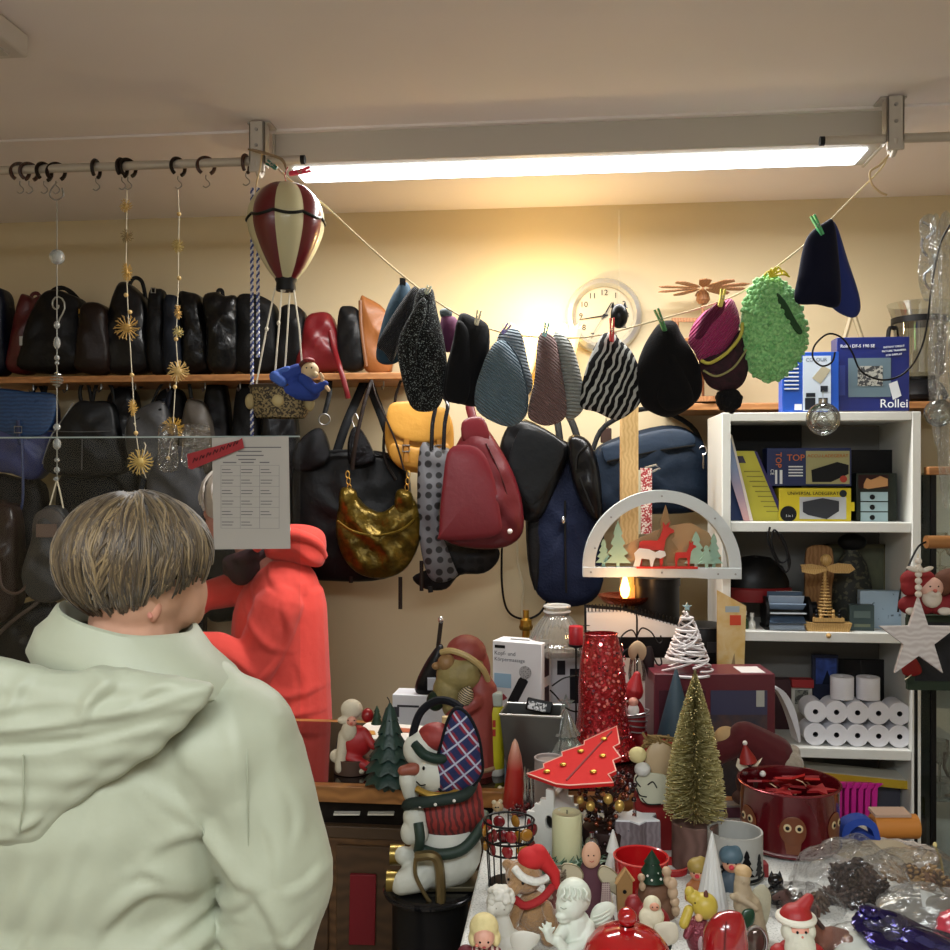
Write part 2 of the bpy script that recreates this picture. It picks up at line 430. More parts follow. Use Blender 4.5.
bracket(262, 'white bracket holding the rod just left of the ceiling lamp')
bracket(890, 'white bracket with the rope knot at the right end of the ceiling lamp')
ringm = M('4a2a1a', .35, pat=('wood', '2e1810', 30, (0,0,0))); ringb = M('1a100c', .35)
def cring(px, py, sw, mt, label):
    t = Thing('curtain_ring', label, 'ring', px, py, Y=2.66, group='rings on the curtain rod')
    pts = [(8.4*math.sin(R(a))*1, 0, 8.4*math.cos(R(a))) for a in range(-150, 151, 15)]
    t.add('ring_body', tube(pts, 1.9, 8).r('Z', sw), mt)
    t.add('hook', tube(sm([(0,0,-9), (0,0,-13), (3,0,-16), (3.5,0,-19), (0,0,-21.5), (-3,0,-20)], 4, False), .6, 6), STEEL)
rings = [(20,172,20,ringm,'brown wooden ring, first from the left on the rod'), (29,172,35,ringm,'brown wooden ring, second from the left on the rod'),
 (44,172,60,ringb,'black ring just left of the ring carrying the glass bead string'), (56,172,15,ringb,'black ring from which the glass bead string hangs'),
 (96,169,85,ringb,'single black ring between the bead string and the first straw star string'), (122,168,75,ringb,'left one of the two touching black rings above the long straw star string'),
 (128,168,50,ringb,'right one of the two touching black rings above the long straw star string'), (178,167,55,ringb,'black ring above the thin straw star string'),
 (206,166,20,ringm,'open brown ring with an empty hook left of the white bracket'), (246,164,80,ringm,'brown ring beside the white bracket at the left end of the lamp')]
for a in rings: cring(*a)

# --- wall shelves
def wall_shelf(x0, x1, z, label, hooks):
    t = wthing('wall_shelf', label, 'shelf', ((x0+x1)/2, 3.45, z)); h = (x1-x0)/2
    t.add('board', bxw(-h, h, -.15, .148, -.024, 0), wood_sh, bevel=.003)
    for i in range(hooks):
        hx = -h+.08+(2*h-.16)*i/max(1, hooks-1)
        t.add('hook', tube([(hx, -.08, -.024), (hx, -.08, -.045), (hx, -.1, -.055), (hx, -.11, -.045)], .003, 6), STEEL)
    return t
xL = PY(402, 372, 3.3).x
wall_shelf(-2.5, xL, 1.962, 'long light wooden wall shelf full of bags, on the left', 14)
wall_shelf(PY(672, 404, 3.3).x, 2.2, 1.845, 'light wooden wall shelf behind the white shelf unit', 0)

# --- white shelf unit
UX0, UX1, UY0, UY1 = .447, 1.03, 2.965, 3.28
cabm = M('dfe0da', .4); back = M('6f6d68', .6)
t = wthing('shelf_unit', 'tall white open shelf unit stacked with boxes and till rolls', 'shelf unit', ((UX0+UX1)/2, (UY0+UY1)/2, 0))
hx = (UX1-UX0)/2; hy = (UY1-UY0)/2
for sx in (-1, 1): t.add('side_panel', bxw(min(sx*hx, sx*(hx-.026)), max(sx*hx, sx*(hx-.026)), -hy, hy, 0, 1.79), cabm, bevel=.002)
t.add('top', bxw(-hx+.026, hx-.026, -hy, hy, 1.764, 1.79), cabm, bevel=.002)
for z in (1.457, 1.124, .773, .44, .09): t.add('shelf', bxw(-hx+.027, hx-.027, -hy+.004, hy-.01, z-.03, z), cabm, bevel=.002)
t.add('back_panel', bxw(-hx+.027, hx-.027, hy-.009, hy-.002, .05, 1.763), back)  # shade inside the compartments is painted in as a dark grey back

# --- counter with drawers + table
CX0, CX1, CY0, CY1, CZ = -1.75, .575, 2.30, 2.93, .83
cwood = M('6b4c2e', .45, pat=('wood', '523820', 10, (0,90,0)))
t = wthing('counter', 'brown wooden shop counter with glass top and drawers', 'counter', ((CX0+CX1)/2, (CY0+CY1)/2, 0)); hx = (CX1-CX0)/2; hy = (CY1-CY0)/2
t.add('body', bxw(-hx, hx, -hy+.01, hy-.01, 0, CZ-.13), cwood)
t.add('body', join([bxw(-hx, hx, -hy+.06, hy-.01, CZ-.13, CZ-.013)]), M('1c1612', .5))
t.add('top_rail', join([bxw(-hx, hx, -hy, -hy+.03, CZ-.04, CZ), bxw(-hx, hx, hy-.03, hy, CZ-.04, CZ)]), M('a8743e', .4, pat=('wood', '8a5c2e', 12, (0,90,0))), bevel=.002)
t.add('glass_top', bxw(-hx, hx, -hy+.031, hy-.031, CZ-.012, CZ), M('140f0c', .06, coat=.4))
t.add('drawer_rail', bxw(-hx, hx, -hy+.005, -hy+.03, CZ-.13, CZ-.1), M('4a3826', .4), bevel=.002)
for i in range(4):
    x = -hx+.03+i*(2*hx-.06)/4; w = (2*hx-.06)/4-.02
    dr = t.add('door', bxw(x, x+w, -hy, -hy+.012, .1, CZ-.145), M('57402a', .45, pat=('wood', '463220', 9, (0,90,0))), bevel=.003)
    t.add('handle', tube([(x+w/2-.05, -hy-.001, CZ-.17), (x+w/2-.05, -hy-.02, CZ-.17), (x+w/2+.05, -hy-.02, CZ-.17), (x+w/2+.05, -hy-.001, CZ-.17)], .004), STEEL, dr)
for i, (px, c) in enumerate(((347, 'e2dfd2'), (381, 'd8d4c4'))):
    solo('price_strip', ('white printed paper strip lying in the drawer gap behind the customer', 'cream paper strip lying in the drawer gap beside the snowman')[i], 'paper', px, 814, D(px, 2.33), box(26, 8, 1.5), M(c, .7), group='papers in the drawer gap')

def table(x0, x1, y0, y1, z, label, clothm):
    t = wthing('display_table', label, 'table', ((x0+x1)/2, (y0+y1)/2, 0)); hx = (x1-x0)/2; hy = (y1-y0)/2
    t.add('tabletop', bxw(-hx, hx, -hy, hy, z-.03, z-.004), cwood)
    for sx in (-1, 1):
        for sy in (-1, 1): t.add('leg', bxw(sx*(hx-.05)-.02, sx*(hx-.05)+.02, sy*(hy-.05)-.02, sy*(hy-.05)+.02, 0, z-.03), cwood)
    n = 26; g = G(); v = []; f = []
    per = [(-hx+2*hx*i/n, -hy) for i in range(n)]+[(hx, -hy+2*hy*i/n) for i in range(n)]+[(hx-2*hx*i/n, hy) for i in range(n)]+[(-hx, hy-2*hy*i/n) for i in range(n)]
    lv = [(0, 0), (.004, -.004), (.006, -.06), (.010, -.14)]
    for o_, dz in lv:
        for k, (x, y) in enumerate(per):
            l = math.hypot(x, y); wv = .004*math.sin(k*1.3)*(-dz/.14)
            v.append((x+math.copysign(o_+wv, x), y+math.copysign(o_+wv, y), z+dz))
    N_ = len(per)
    for j in range(3):
        for i in range(N_): f.append((j*N_+i, (j+1)*N_+i, (j+1)*N_+(i+1) % N_, j*N_+(i+1) % N_))
    f.append(tuple(range(N_)))
    c = mesh_obj('tablecloth', G(v, f), clothm, 1, False); c.location = t.o.location
    c['label'] = label.replace('display table under', 'table covered by')+', the cloth itself'; c['category'] = 'tablecloth'
    return t, c
clothm = M('d9dbd6', .8, pat=('speck', 'b4b8b2', 260, .58), bump=.2, bs=200)
TX0 = PY(462, 945, 1.6).x
ta, ca = table(TX0, .70, 1.0, 2.285, .80, 'display table under a white speckled cloth', clothm)
ca['label'] = 'white speckled tablecloth under the Christmas figurines'
tb, cb = table(.715, 1.6, 1.0, 1.93, .80, 'low display table piled with plastic bags', M('8f8a84', .8))
tb.o['label'] = 'display table at the right under the plastic bags'; cb['label'] = 'grey tablecloth under the plastic bags'

# --- glass vitrine at the right
vx0, vx1, vy0, vy1 = 1.066, 1.75, 2.97, 3.24
t = wthing('display_cabinet', 'glass display cabinet with dark frame at the right edge', 'display cabinet', ((vx0+vx1)/2, (vy0+vy1)/2, 0)); hx = (vx1-vx0)/2; hy = (vy1-vy0)/2
t.add('base', bxw(-hx, hx, -hy, hy, 0, .25), M('2c2a28', .5))
for sx in (-1, 1):
    for sy in (-1, 1): t.add('post', bxw(sx*hx-.007, sx*hx+.007, sy*hy-.007, sy*hy+.007, .25, 1.6), BLACK)
t.add('top_rail', bxw(-hx-.02, hx+.02, -hy-.02, -hy+.02, 1.6, 1.625), wood_sh, bevel=.003); t.add('top_glass', bxw(-hx, hx, -hy+.021, hy, 1.6, 1.606), GLASS)
t.add('back_panel', bxw(-hx+.01, hx-.01, hy-.02, hy-.012, .25, 1.6), M('f0f4f0', .6))
t.add('glass_pane', bxw(-hx+.008, hx-.008, -hy-.002, -hy+.002, .25, 1.6), GLASS); t.add('glass_pane', bxw(-hx-.002, -hx+.002, -hy+.008, hy-.008, .25, 1.6), GLASS)
for z in (.62, .98, 1.30): t.add('glass_shelf', bxw(-hx+.01, hx-.01, -hy+.01, hy-.025, z, z+.006), M('b8c8c4', .1, trans=.6))
glw = [(.022, 0), (.024, .004), (.004, .01), (.004, .05), (.02, .065), (.03, .09), (.028, .13)]
gm = clear('glassware', 'e4ecea', .3, .05)
cnt = 0; g0 = None
for iz, z in enumerate((.626, .986, 1.306)):
    for ix in range(4):
        for iy in range(2):
            sc = (1.0, 1.25, .85)[(ix+iz) % 3]
            lc = Vector(((vx0+vx1)/2-hx+.07+ix*.13+.02*iy, (vy0+vy1)/2-.1+iy*.16, z))
            lb = 'clear stemmed glass on the %s shelf of the glass cabinet' % ('lower', 'middle', 'upper')[iz]
            if g0 is None:
                g0 = mesh_obj('stemmed_glass', lathe(glw, 16, False), gm, 1); o = g0
            else: o = g0.copy(); COL.objects.link(o)
            o.location = lc; o.scale = (sc, sc, sc); o['label'] = lb; o['category'] = 'glass'; o['group'] = 'stemmed glasses on the %s cabinet shelf' % ('lower', 'middle', 'upper')[iz]

# --- wall lamp behind the hats
t = Thing('wall_lamp', 'glowing wall lamp with ruffled glass shade behind the hanging hats', 'lamp', 541, 400, Y=3.48, wall=True)
t.add('wall_plate', cyl(12, 5, 24).r('X', -90).t(0, 25, 20), GOLD)
t.add('arm', tube(sm([(0,24,20), (0,10,10), (0,0,14), (0,0,22)], 4, False), 2), GOLD)
def ruf(cx, w, h):
    v = []; f = []; n = 40; lv = 7
    for j in range(lv):
        q = j/(lv-1)
        for i in range(n):
            a = 2*math.pi*i/n; r = w*(.35+.65*q**.7)*(1+.13*q*math.sin(a*8)); v.append((cx+r*math.cos(a), r*.55*math.sin(a), 22+h*q+3*q*math.sin(a*8)))
    for j in range(lv-1):
        for i in range(n): f.append((j*n+i, j*n+(i+1) % n, (j+1)*n+(i+1) % n, (j+1)*n+i))
    return G(v, f)
shm = M('ffe9b0', .3, emit=1.5, ecol='ffd070')
t.add('glass_shade', ruf(-18, 19, 52), shm); t.add('glass_shade', ruf(20, 19, 50), shm)
t.add('bulb', join([ell(5, 5, 8).t(-18, 0, 62), ell(5, 5, 8).t(20, 0, 60)]), M('fff6dc', .3, emit=40, ecol='ffe2a0'))
def light(name, typ, loc, e, col, size=.05, rot=None, sy=None):
    l = bpy.data.lights.new(name, typ); l.energy = e; l.color = col
    if typ == 'AREA':
        l.size = size
        if sy: l.shape = 'RECTANGLE'; l.size_y = sy
    else: l.shadow_soft_size = size
    o = bpy.data.objects.new(name, l); COL.objects.link(o); o.location = loc
    if rot: o.rotation_euler = rot
    return o
light('wall_lamp_light', 'POINT', PY(541, 318, 3.42), 5.0, (1, .72, .34), .03)
# strip lights: the fluorescent lamp first, then the two unseen added panels
light('tube_light', 'AREA', (0, 2.85, 2.502), 34, (1, .97, .93), 1.6, None, .16)
light('tube_light', 'AREA', (.2, -.3, 2.48), 30, (.93, 1, 1.02), 1.4, None, .25)
light('tube_light', 'AREA', (-1.1, -1.2, 2.48), 27, (.96, 1, 1.0), 1.4, None, .25)

# --- clock
t = Thing('wall_clock', 'round silver rimmed wall clock with black numerals on the yellow wall', 'clock', 604, 316, Y=3.585, wall=True)
t.add('rim', lathe([(28, -1), (36, -1), (38, 3), (36, 8), (32, 10), (29.5, 6), (29, 5)], 48, False).r('X', 90).t(0, 3, 0), M('c4c4be', .3, .6))
t.add('dial', cyl(30, 2, 48).r('X', 90).t(0, 1.5, 0), M('b4aa94', .6))
num = M('303030', .6)
for h in range(1, 13): t.add('numeral', text_g(str(h), 8, .1).t(23*math.sin(R(30*h)), -1, 23*math.cos(R(30*h))), num, smooth=False)
def hand(a, L, w): return prism([(-w, -4), (w, -4), (w*.4, L), (-w*.4, L)], .4).r('Y', a)
t.add('hand', hand(262-0, 25, .8).t(0, -1.6, 0), BLACK, label='minute hand'); t.add('hand', hand(30, 15, 1).t(0, -2.1, 0), BLACK, label='hour hand')
t.add('hand', hand(212, 26, .35).t(0, -2.6, 0), M('777777'), label='thin second hand')
t.add('hub', cyl(1.6, 2, 12).r('X', 90).t(0, -1, 0), BLACK)
t = Thing('ornament_ball', 'dark shiny ball ornament with pointed ears hanging before the clock', 'ornament', 619, 330, Y=2.70)
t.add('ball', ell(9, 9, 12.5).t(0, 0, 14), M('101214', .35))
t.add('ear', join([lathe([(3, 0), (.3, 6)], 10).t(-6, 0, 22), lathe([(3, 0), (.3, 6)], 10).t(6, 0, 22)]), M('181a1c', .2))
t.add('string', tube([(0,0,26), (0,0,120)], .2, 5), CREAM)

# --- acrylic screen with the taped paper
sx0, sx1 = -2.3, PY(300, 438, 2.52).x
t = wthing('acrylic_screen', 'clear acrylic counter screen in front of the bags', 'screen', ((sx0+sx1)/2, 2.52, CZ)); hx = (sx1-sx0)/2
zt = 1.6+37/950*D(100, 2.52)
t.add('sheet', bxw(-hx, hx, -.002, .002, 0.0, zt-CZ), clear('acrylic', 'f8f9f9', 0, 0, fk=.22))
t.add('edge', bxw(-hx, hx, -.0025, .0025, zt-CZ, zt-CZ+.004), M('9fb0b0', .2))
t = Thing('paper_notice', 'grey-white printed table notice taped to the clear screen', 'notice', 252, 549, Y=2.508, wall=True)
t.add('sheet', box(79, .4, 112).r('Y', -1), M('b9b7b2', .8))
ink = M('6c6c70', .8)
ln = []
for (x0, x1, y) in ((232, 282, 448), (238, 262, 452), (236, 264, 456), (238, 256, 460), (222, 236, 463), (241, 254, 463), (260, 270, 463)): ln.append(box(x1-x0, .2, 1.1).t(*(t.a((x0+x1)/2, y)+Vector((0, -.4, 0)))))
for r_ in range(6):
    for c_ in range(3):
        if r_ == 5 and c_ == 2: continue
        x = 221+c_*20; y = 470+r_*10.5
        for q_, w in ((0, 9+3*((r_+c_) % 2)), (3, 11)): ln.append(box(w, .2, .8).t(*(t.a(x+w/2, y+q_)+Vector((0, -.4, 0)))))
t.add('printed_text', join(ln), ink, smooth=False)
gl_ = [box(60, .15, .3).t(*(t.a(250, 465.5+r_*10.5)+Vector((0, -.35, 0)))) for r_ in range(7)]+[box(.3, .15, 63).t(*(t.a(220+c_*20, 528.5)+Vector((0, -.35, 0)))) for c_ in range(4)]
t.add('printed_table', join(gl_), M('88888a', .8), smooth=False)
t = Thing('sticker', 'torn red sticker with dark handwriting stuck across the notice corner', 'sticker', 216, 460, Y=2.500, wall=True)
t.add('strip', prism([(-29, -8), (-25, -9.5), (29, 12), (27, 22), (24, 20), (-30, 6)], .3), M('9c1f28', .6))
t.add('handwriting', join([tube(sm([(-24+i*7, -.4, -3+i*2.8), (-22+i*7, -.4, 2+i*2.8), (-20.5+i*7, -.4, -1+i*2.8), (-19+i*7, -.4, 2.5+i*2.8)], 3, False), .4, 4) for i in range(7)]), BLACK)

# ============================================================= BAGS
def bag(name, label, out, T, mat, Y, group=None, straps=(), flap=None, flapm=None, extra=None, strapm=None, cat='bag', e=.34, wr=1.5, Tb=None, seed=1, edge=.42, piping=None, c=None, K=8, sw=4):
    xs = [p[0] for p in out]; ys = [p[1] for p in out]; px = (min(xs)+max(xs))/2; py = max(ys)
    t = Thing(name, label, cat, px, py, Y=Y, group=group)
    Tb = T*.45 if Tb is None else Tb; K = 10; seed = int(px+py)
    t.add('body', puff(t.o2(out), T, K, 4, Tb, t.o2([c])[0] if c else None, e, wr, seed, edge), mat, ang=50)
    for s_ in straps:
        w = sw
        if isinstance(s_, dict): w = s_['w']; pts = s_['p']
        else: pts = s_
        t.add('strap', strap(sm(t.al(pts), 5, False), w, 1.2), strapm or mat)
    if flap:
        fy = -T*.55
        t.add('flap', puff(t.o2(flap), 3.2, 5, 4, 1, e=.5, edge=.5).t(0, fy-3, 0), flapm or mat, ang=50)
    if piping: t.add('piping', tube(sm(t.al(piping, -T*.6), 5, False), .7, 6), M('8a8a86', .5))
    if extra: extra(t)
    return t
def buckle(t, px, py, y, w=5, h=6, mt=STEEL, parent=None):
    c = t.a(px, py, y); p = [(c.x-w/2, c.y, c.z-h/2), (c.x+w/2, c.y, c.z-h/2), (c.x+w/2, c.y, c.z+h/2), (c.x-w/2, c.y, c.z+h/2)]
    return t.add('buckle', tube(p, .7, 6, True), mt, parent)
def zipper(t, pts, y):
    z = t.add('zip', strap(sm(t.al(pts, y), 4, False), 2.2, .8), M('0c0c0c', .5)); return z
SH = 372; GS = 'bags standing on the long wall shelf'; GH = 'bags hanging under the long wall shelf'
YS = 3.44
# on the shelf
bag('handbag', 'dark navy bag at the left end of the wall shelf', [(-14,292), (2,289), (11,298), (13,330), (12,371), (-14,371)], 22, M('0a1020', .4, bump=.3, bs=45), YS, GS)
bag('handbag', 'wine red leather bag between navy bag and large black bag on shelf', [(24,300), (30,296), (38,300), (46,297), (50,310), (44,335), (38,371), (12,371), (15,340)], 18, M('4c0e14', .4, bump=.3, bs=45), YS, GS, straps=[[(30,305), (32,295), (38,294), (42,303)]])
bag('handbag', 'large round black bag with curved handle behind the glass bead string', [(48,297), (60,292), (74,296), (86,305), (88,340), (86,371), (27,371), (27,350), (34,322)], 24, BL, YS-.02, GS, straps=[[(44,305), (52,291), (64,288), (78,300)], [(50,302), (58,289), (70,291), (84,306)]],
    extra=lambda t: t.add('tag', box(5, 2, 9).t(*t.a(31, 348, -18)), M('a9aaa6', .5)))
bag('handbag', 'glossy dark brown bag with gold clasp on the wall shelf', [(86,310), (96,304), (108,308), (112,325), (112,371), (81,371), (82,345)], 22, BRN, YS-.05, GS, extra=lambda t: (buckle(t, 88, 316, -16, 4, 8, GOLD), zipper(t, [(86,318), (95,312), (108,316)], -17)))
bag('handbag', 'black leather bag with tall arched handle beside the brown clasp bag', [(120,292), (128,284), (138,290), (150,305), (154,340), (152,371), (108,371), (110,330)], 24, BL2, YS, GS, straps=[[(128,288), (134,278), (142,282), (146,300)]])
bag('handbag', 'slim black bag with buckled top left of centre on the shelf', [(152,294), (160,290), (166,295), (167,330), (168,371), (152,371), (150,330)], 16, BL3, YS-.02, GS, extra=lambda t: buckle(t, 158, 293, -14, 4, 5))
bag('handbag', 'slim dark denim bag squeezed between black bags on the shelf', [(167,300), (174,296), (180,302), (183,335), (184,371), (166,371), (166,330)], 15, M('0e141e', .6, bump=.3), YS-.03, GS)
bag('handbag', 'creased black leather bag right of the thin straw star string', [(182,296), (192,294), (204,300), (210,330), (213,371), (186,371), (187,330)], 20, M('0a0a0c', .32, bump=.9, bs=26, coat=.1), YS, GS)
bag('handbag', 'crumpled shiny black bag with short upright loop on the shelf', [(206,300), (218,294), (228,298), (240,300), (242,335), (238,371), (212,371), (210,330)], 22, M('08090b', .3, bump=1, bs=24, coat=.15), YS-.03, GS, straps=[[(218,300), (218,291), (222,291), (223,300)]])
bag('handbag', 'wide black bag with front zips behind the twisted cord', [(240,300), (254,296), (268,300), (278,310), (281,340), (280,371), (238,371), (239,330)], 24, BL3, YS, GS, extra=lambda t: (zipper(t, [(244,318), (244,345)], -16), zipper(t, [(250,312), (250,350)], -18)))
bag('handbag', 'black rounded bag behind the balloon ropes on the shelf', [(282,312), (290,306), (300,308), (308,322), (307,371), (280,371), (280,335)], 20, BL, YS-.02, GS)
bag('rucksack', 'red leather bag with hanging strap on the right half of the shelf', [(308,320), (320,314), (332,316), (338,330), (342,350), (343,371), (300,371), (303,345)], 22, M('640c14', .4, bump=.3, bs=40), YS-.02, GS, straps=[{'w':5,'p':[(332,330,-18), (338,352,-26), (346,372,-44), (352,392,-46), (354,402,-44)]}],
    flap=[(308,330), (320,322), (331,330), (330,350), (310,350)])
bag('handbag', 'dark grey upright bag between the red and the tan bag', [(340,312), (348,307), (358,310), (364,325), (366,366), (344,370), (338,345)], 14, M('0f0f10', .4, bump=.3), YS-.04, GS, piping=[(344,318), (350,312), (357,318), (360,340)])
bag('handbag', 'flat tan brown bag leaning at the right end of the wall shelf', [(361,300), (368,299), (384,309), (390,325), (392,371), (366,371), (362,340)], 14, TAN, YS-.03, GS, extra=lambda t: t.add('edge_band', strap(sm(t.al([(362,303), (363,330), (368,368)], -13), 4, False), 4, 2), M('6f4526', .4)))

# hanging
YH = 3.42
def ex_blue(t):
    fl = t.add('flap', puff(t.o2([(8,394), (18,391), (40,394), (66,397), (64,420), (56,434), (40,438), (22,436), (6,425)]), 4, 6, 4, 2, edge=.5).t(0, -22, 0), M('1f4470', .42, bump=.5, bs=45, pat=('stripes', '17355c', 22, (0,90,0), 3)))
    b = buckle(t, 32, 431, -29, 7, 6, STEEL, fl)
    t.add('strap', strap(t.al([(31,422,-27), (32,440,-28), (33,446,-26)]), 4, 1.4), M('1a2850', .4), fl)
    t.add('cord', tube(sm(t.al([(34,440,-26), (36,470,-28), (35,500,-26), (29,520,-24), (24,545,-20)]), 4, False), 1.2, 6), M('3a466c', .4))
bag('backpack', 'blue backpack with crocodile pattern flap at the left edge', [(-4,420), (10,402), (30,398), (56,402), (58,440), (52,466), (38,480), (18,474), (-4,466)], 22, M('3a4478', .4, bump=.4, bs=25, var=.2), YH, GH,
    straps=[{'w':4,'p':[(44,400), (46,384), (44,378)]}, {'w':4,'p':[(30,400), (38,384), (46,400)]}], strapm=BL, extra=ex_blue)
bag('tote_bag', 'wide charcoal bag with flared sides and pale piping behind the bead string', [(80,404), (95,402), (115,404), (122,430), (130,468), (105,476), (75,477), (48,468), (58,436)], 20, CHAR, YH-.02, GH,
    straps=[[(82,406), (80,390), (86,379), (90,392), (92,405)], [(92,405), (96,386), (104,380), (112,388), (114,404)]], strapm=BL, piping=[(78,404), (68,420), (56,438), (48,464)],
    extra=lambda t: (t.add('seam', tube(sm(t.al([(56,432,-19), (90,433,-24), (118,432,-19)]), 3, False), .5, 5), M('4a4a4a')), t.add('seam', tube(t.al([(92,440,-24), (90,470,-20)]), .5, 5), M('4a4a4a'))))
bag('shoulder_bag', 'grey zip bag with cream piping hanging behind the long straw star string', [(132,418), (145,408), (166,402), (172,430), (168,470), (150,480), (134,462), (129,440)], 18, GREY, YH-.03, GH, piping=[(168,404), (148,412), (132,424), (130,440), (136,462)],
    straps=[{'w':3,'p':[(150,408), (158,390), (166,379)]}], strapm=BL, extra=lambda t: (zipper(t, [(136,424), (150,416), (166,410)], -14), t.add('cord', tube(t.al([(140,424,-17), (152,446,-18), (148,462,-17)]), .6, 5), CREAM)))
bag('shoulder_bag', 'taupe grey soft bag hanging right of the thin straw star string', [(188,404), (198,400), (208,408), (214,436), (212,470), (190,476), (182,450)], 16, M('464038', .55, bump=.4, bs=40), YH-.02, GH, straps=[{'w':4,'p':[(192,404), (190,388), (188,378)]}], strapm=BL)
bag('backpack', 'black backpack on crossed straps behind the thin straw star string', [(160,396), (175,388), (186,398), (188,440), (184,500), (160,510), (146,480), (152,430)], 16, BL3, YH+.04, GH, straps=[{'w':5,'p':[(170,400,-18), (176,440,-22), (190,490,-24), (200,520,-20)]}, {'w':5,'p':[(176,392,-18), (168,440,-24), (152,480,-24), (146,510,-22)]}], strapm=M('1c2230', .5))
bag('shoulder_bag', 'grey canvas bag in the lower row behind the customer hair', [(156,462), (172,448), (196,450), (206,480), (204,520), (180,535), (160,520), (150,490)], 18, M('34353a', .6, bump=.5, bs=40), YH-.06, GH)
bag('handbag', 'black hanging bag between charcoal tote and grey zip bag', [(112,396), (126,388), (138,396), (142,440), (140,500), (118,515), (104,490), (106,440)], 18, BL2, YH+.05, GH, straps=[[(116,400), (122,382), (132,384), (136,400)], [(124,398), (134,380), (142,388)]])
bag('handbag', 'small brown grey backpack with leather label hanging on strings', [(44,512), (56,505), (68,514), (72,545), (78,580), (60,600), (36,598), (26,575), (34,545)], 18, GREY, YH-.14, GH,
    straps=[{'w':1.5,'p':[(48,512), (54,490), (57,480)]}, {'w':1.5,'p':[(64,512), (60,492), (57,480)]}], strapm=CREAM, flap=[(42,514), (56,508), (68,515), (70,534), (56,540), (40,534)], flapm=M('4c4644', .4),
    extra=lambda t: (t.add('label_patch', box(20, 1, 13).t(*t.a(55, 536, -19)), M('6e5a50', .5)), t.add('clasp', ell(2.2, 2, 2.6).t(*t.a(67, 532, -18)), SILVER)))
bag('handbag', 'black bag in the lower row below the blue backpack', [(-10,484), (20,478), (44,484), (48,520), (46,580), (20,600), (-10,600)], 20, M('121113', .55, bump=.3), YH, GH)
bag('handbag', 'black bag in the lower row under the charcoal tote', [(62,482), (90,476), (120,480), (132,520), (130,570), (96,590), (66,575)], 20, BL3, YH, GH)
bag('handbag', 'brown leather satchel with loop strap at the left edge of the lower row', [(-10,508), (8,502), (20,512), (24,560), (20,610), (-10,616)], 20, M('2e201c', .35, bump=.3, coat=.2), YH-.12, GH, straps=[{'w':3,'p':[(10,560,-22), (14,584,-24), (30,590,-24), (42,572,-22), (44,540,-20)]}], strapm=M('4a362c', .4))
bag('handbag', 'dark bag with crinkled strap lying low behind the jacket collar', [(-8,612), (20,604), (50,600), (64,620), (60,660), (20,676), (-8,670)], 20, M('141315', .4, bump=.4), YH-.05, GH, straps=[{'w':4,'p':[(0,640,-22), (24,618,-26), (48,600,-26), (56,588,-22)]}], strapm=M('51433c', .4))
for i, (x0, x1, y0, y1, lb, mt) in enumerate(((204,232,386,470,'narrow black bag with two loop handles left of the twisted cord',BL), (234,262,388,480,'matt black bag hanging directly behind the twisted cord',BL3), (262,300,400,500,'large black hanging bag behind the balloon basket',BL2),
        (130,166,520,640,'long black bag low behind the customer and left of the red hoodie',BL3), (166,206,515,660,'dark navy bag low between the two people',M('151a24', .5, bump=.3)), (206,262,476,620,'big black bag behind the head of the person in red',BL), (262,300,498,590,'black bag behind the hood of the person in red',BL3))):
    xm = (x0+x1)/2
    bag('handbag', lb, [(x0+5,y0), (xm,y0-4), (x1-5,y0), (x1,(y0+y1)/2), (x1-2,y1-6), (xm,y1), (x0+2,y1-6), (x0,(y0+y1)/2)], 16, mt, YH+.06-.02*(i % 3), GH, straps=[[(xm-8,y0+6), (xm-7,y0-8), (xm-2,y0-12 if i > 2 else 378), (xm+3,y0-6), (xm+5,y0+6)]], sw=3, strapm=BL)

def ex_tote(t):
    t.add('seam', tube(t.al([(338,470,-22), (338,572,-20)]), .5, 5), M('0a0a0a'))
    t.add('rim', tube(sm(t.al([(298,456,-14), (330,452,-22), (370,452,-22), (402,462,-14)]), 4, False), 1.2, 6), M('26282a', .4))
bag('tote_bag', 'very large black leather tote left of the gold bag', [(298,456), (330,451), (370,450), (404,462), (412,510), (408,560), (385,578), (335,580), (304,572), (293,520)], 24, M('0d0e10', .4, bump=.25, bs=40, var=.2), YH, GH,
    straps=[{'w':9,'p':[(338,456,-16), (348,425,-14), (360,395,-8), (366,378,0)]}, {'w':9,'p':[(398,462,-14), (386,425,-12), (374,395,-6), (368,378,0)]}], strapm=M('17191c', .4), extra=ex_tote)
seq = M('15161a', .15, .7, bump=1.0, bs=260)
def ex_ring(t):
    t.add('metal_ring', ring(5.5, .8).t(*t.a(326, 420, -10)), STEEL); t.add('strap', strap(t.al([(326,414,-8), (330,395,-4), (330,380,0)]), 5), BL)
bag('handbag', 'glittering black evening bag with silver ring above the large tote', [(320,428), (328,440), (330,460), (315,470), (296,470), (294,452), (305,436)], 12, seq, YH-.09, GH, extra=ex_ring)
bag('handbag', 'small glittering black purse between the tote straps', [(352,430), (360,428), (372,448), (374,462), (352,466), (348,448)], 10, seq, YH-.09, GH, straps=[[(356,430), (352,420), (356,414), (360,424)]], sw=1.5, strapm=STEEL)
mus = M('bb8630', .5, bump=.2, bs=50, var=.08)
def ex_mus(t):
    f_ = t.add('flap', puff(t.o2([(392,406), (410,403), (430,405), (448,412), (450,430), (440,440), (420,443), (400,438), (390,424)]), 4, 6, 4, 2, edge=.5).t(0, -18, 0), M('c8923a', .5, bump=.5, bs=25))
    for x in (408, 440):
        t.add('pocket_strap', strap(t.al([(x,440,-24), (x,462,-24)]), 6, 2), M('946218', .5)); buckle(t, x, 449, -26, 7, 6)
    t.add('pocket', puff(t.o2([(394,444), (420,448), (448,444), (450,462), (430,470), (402,466), (392,456)]), 5, 5, 4, 1, edge=.5).t(0, -15, 0), mus)
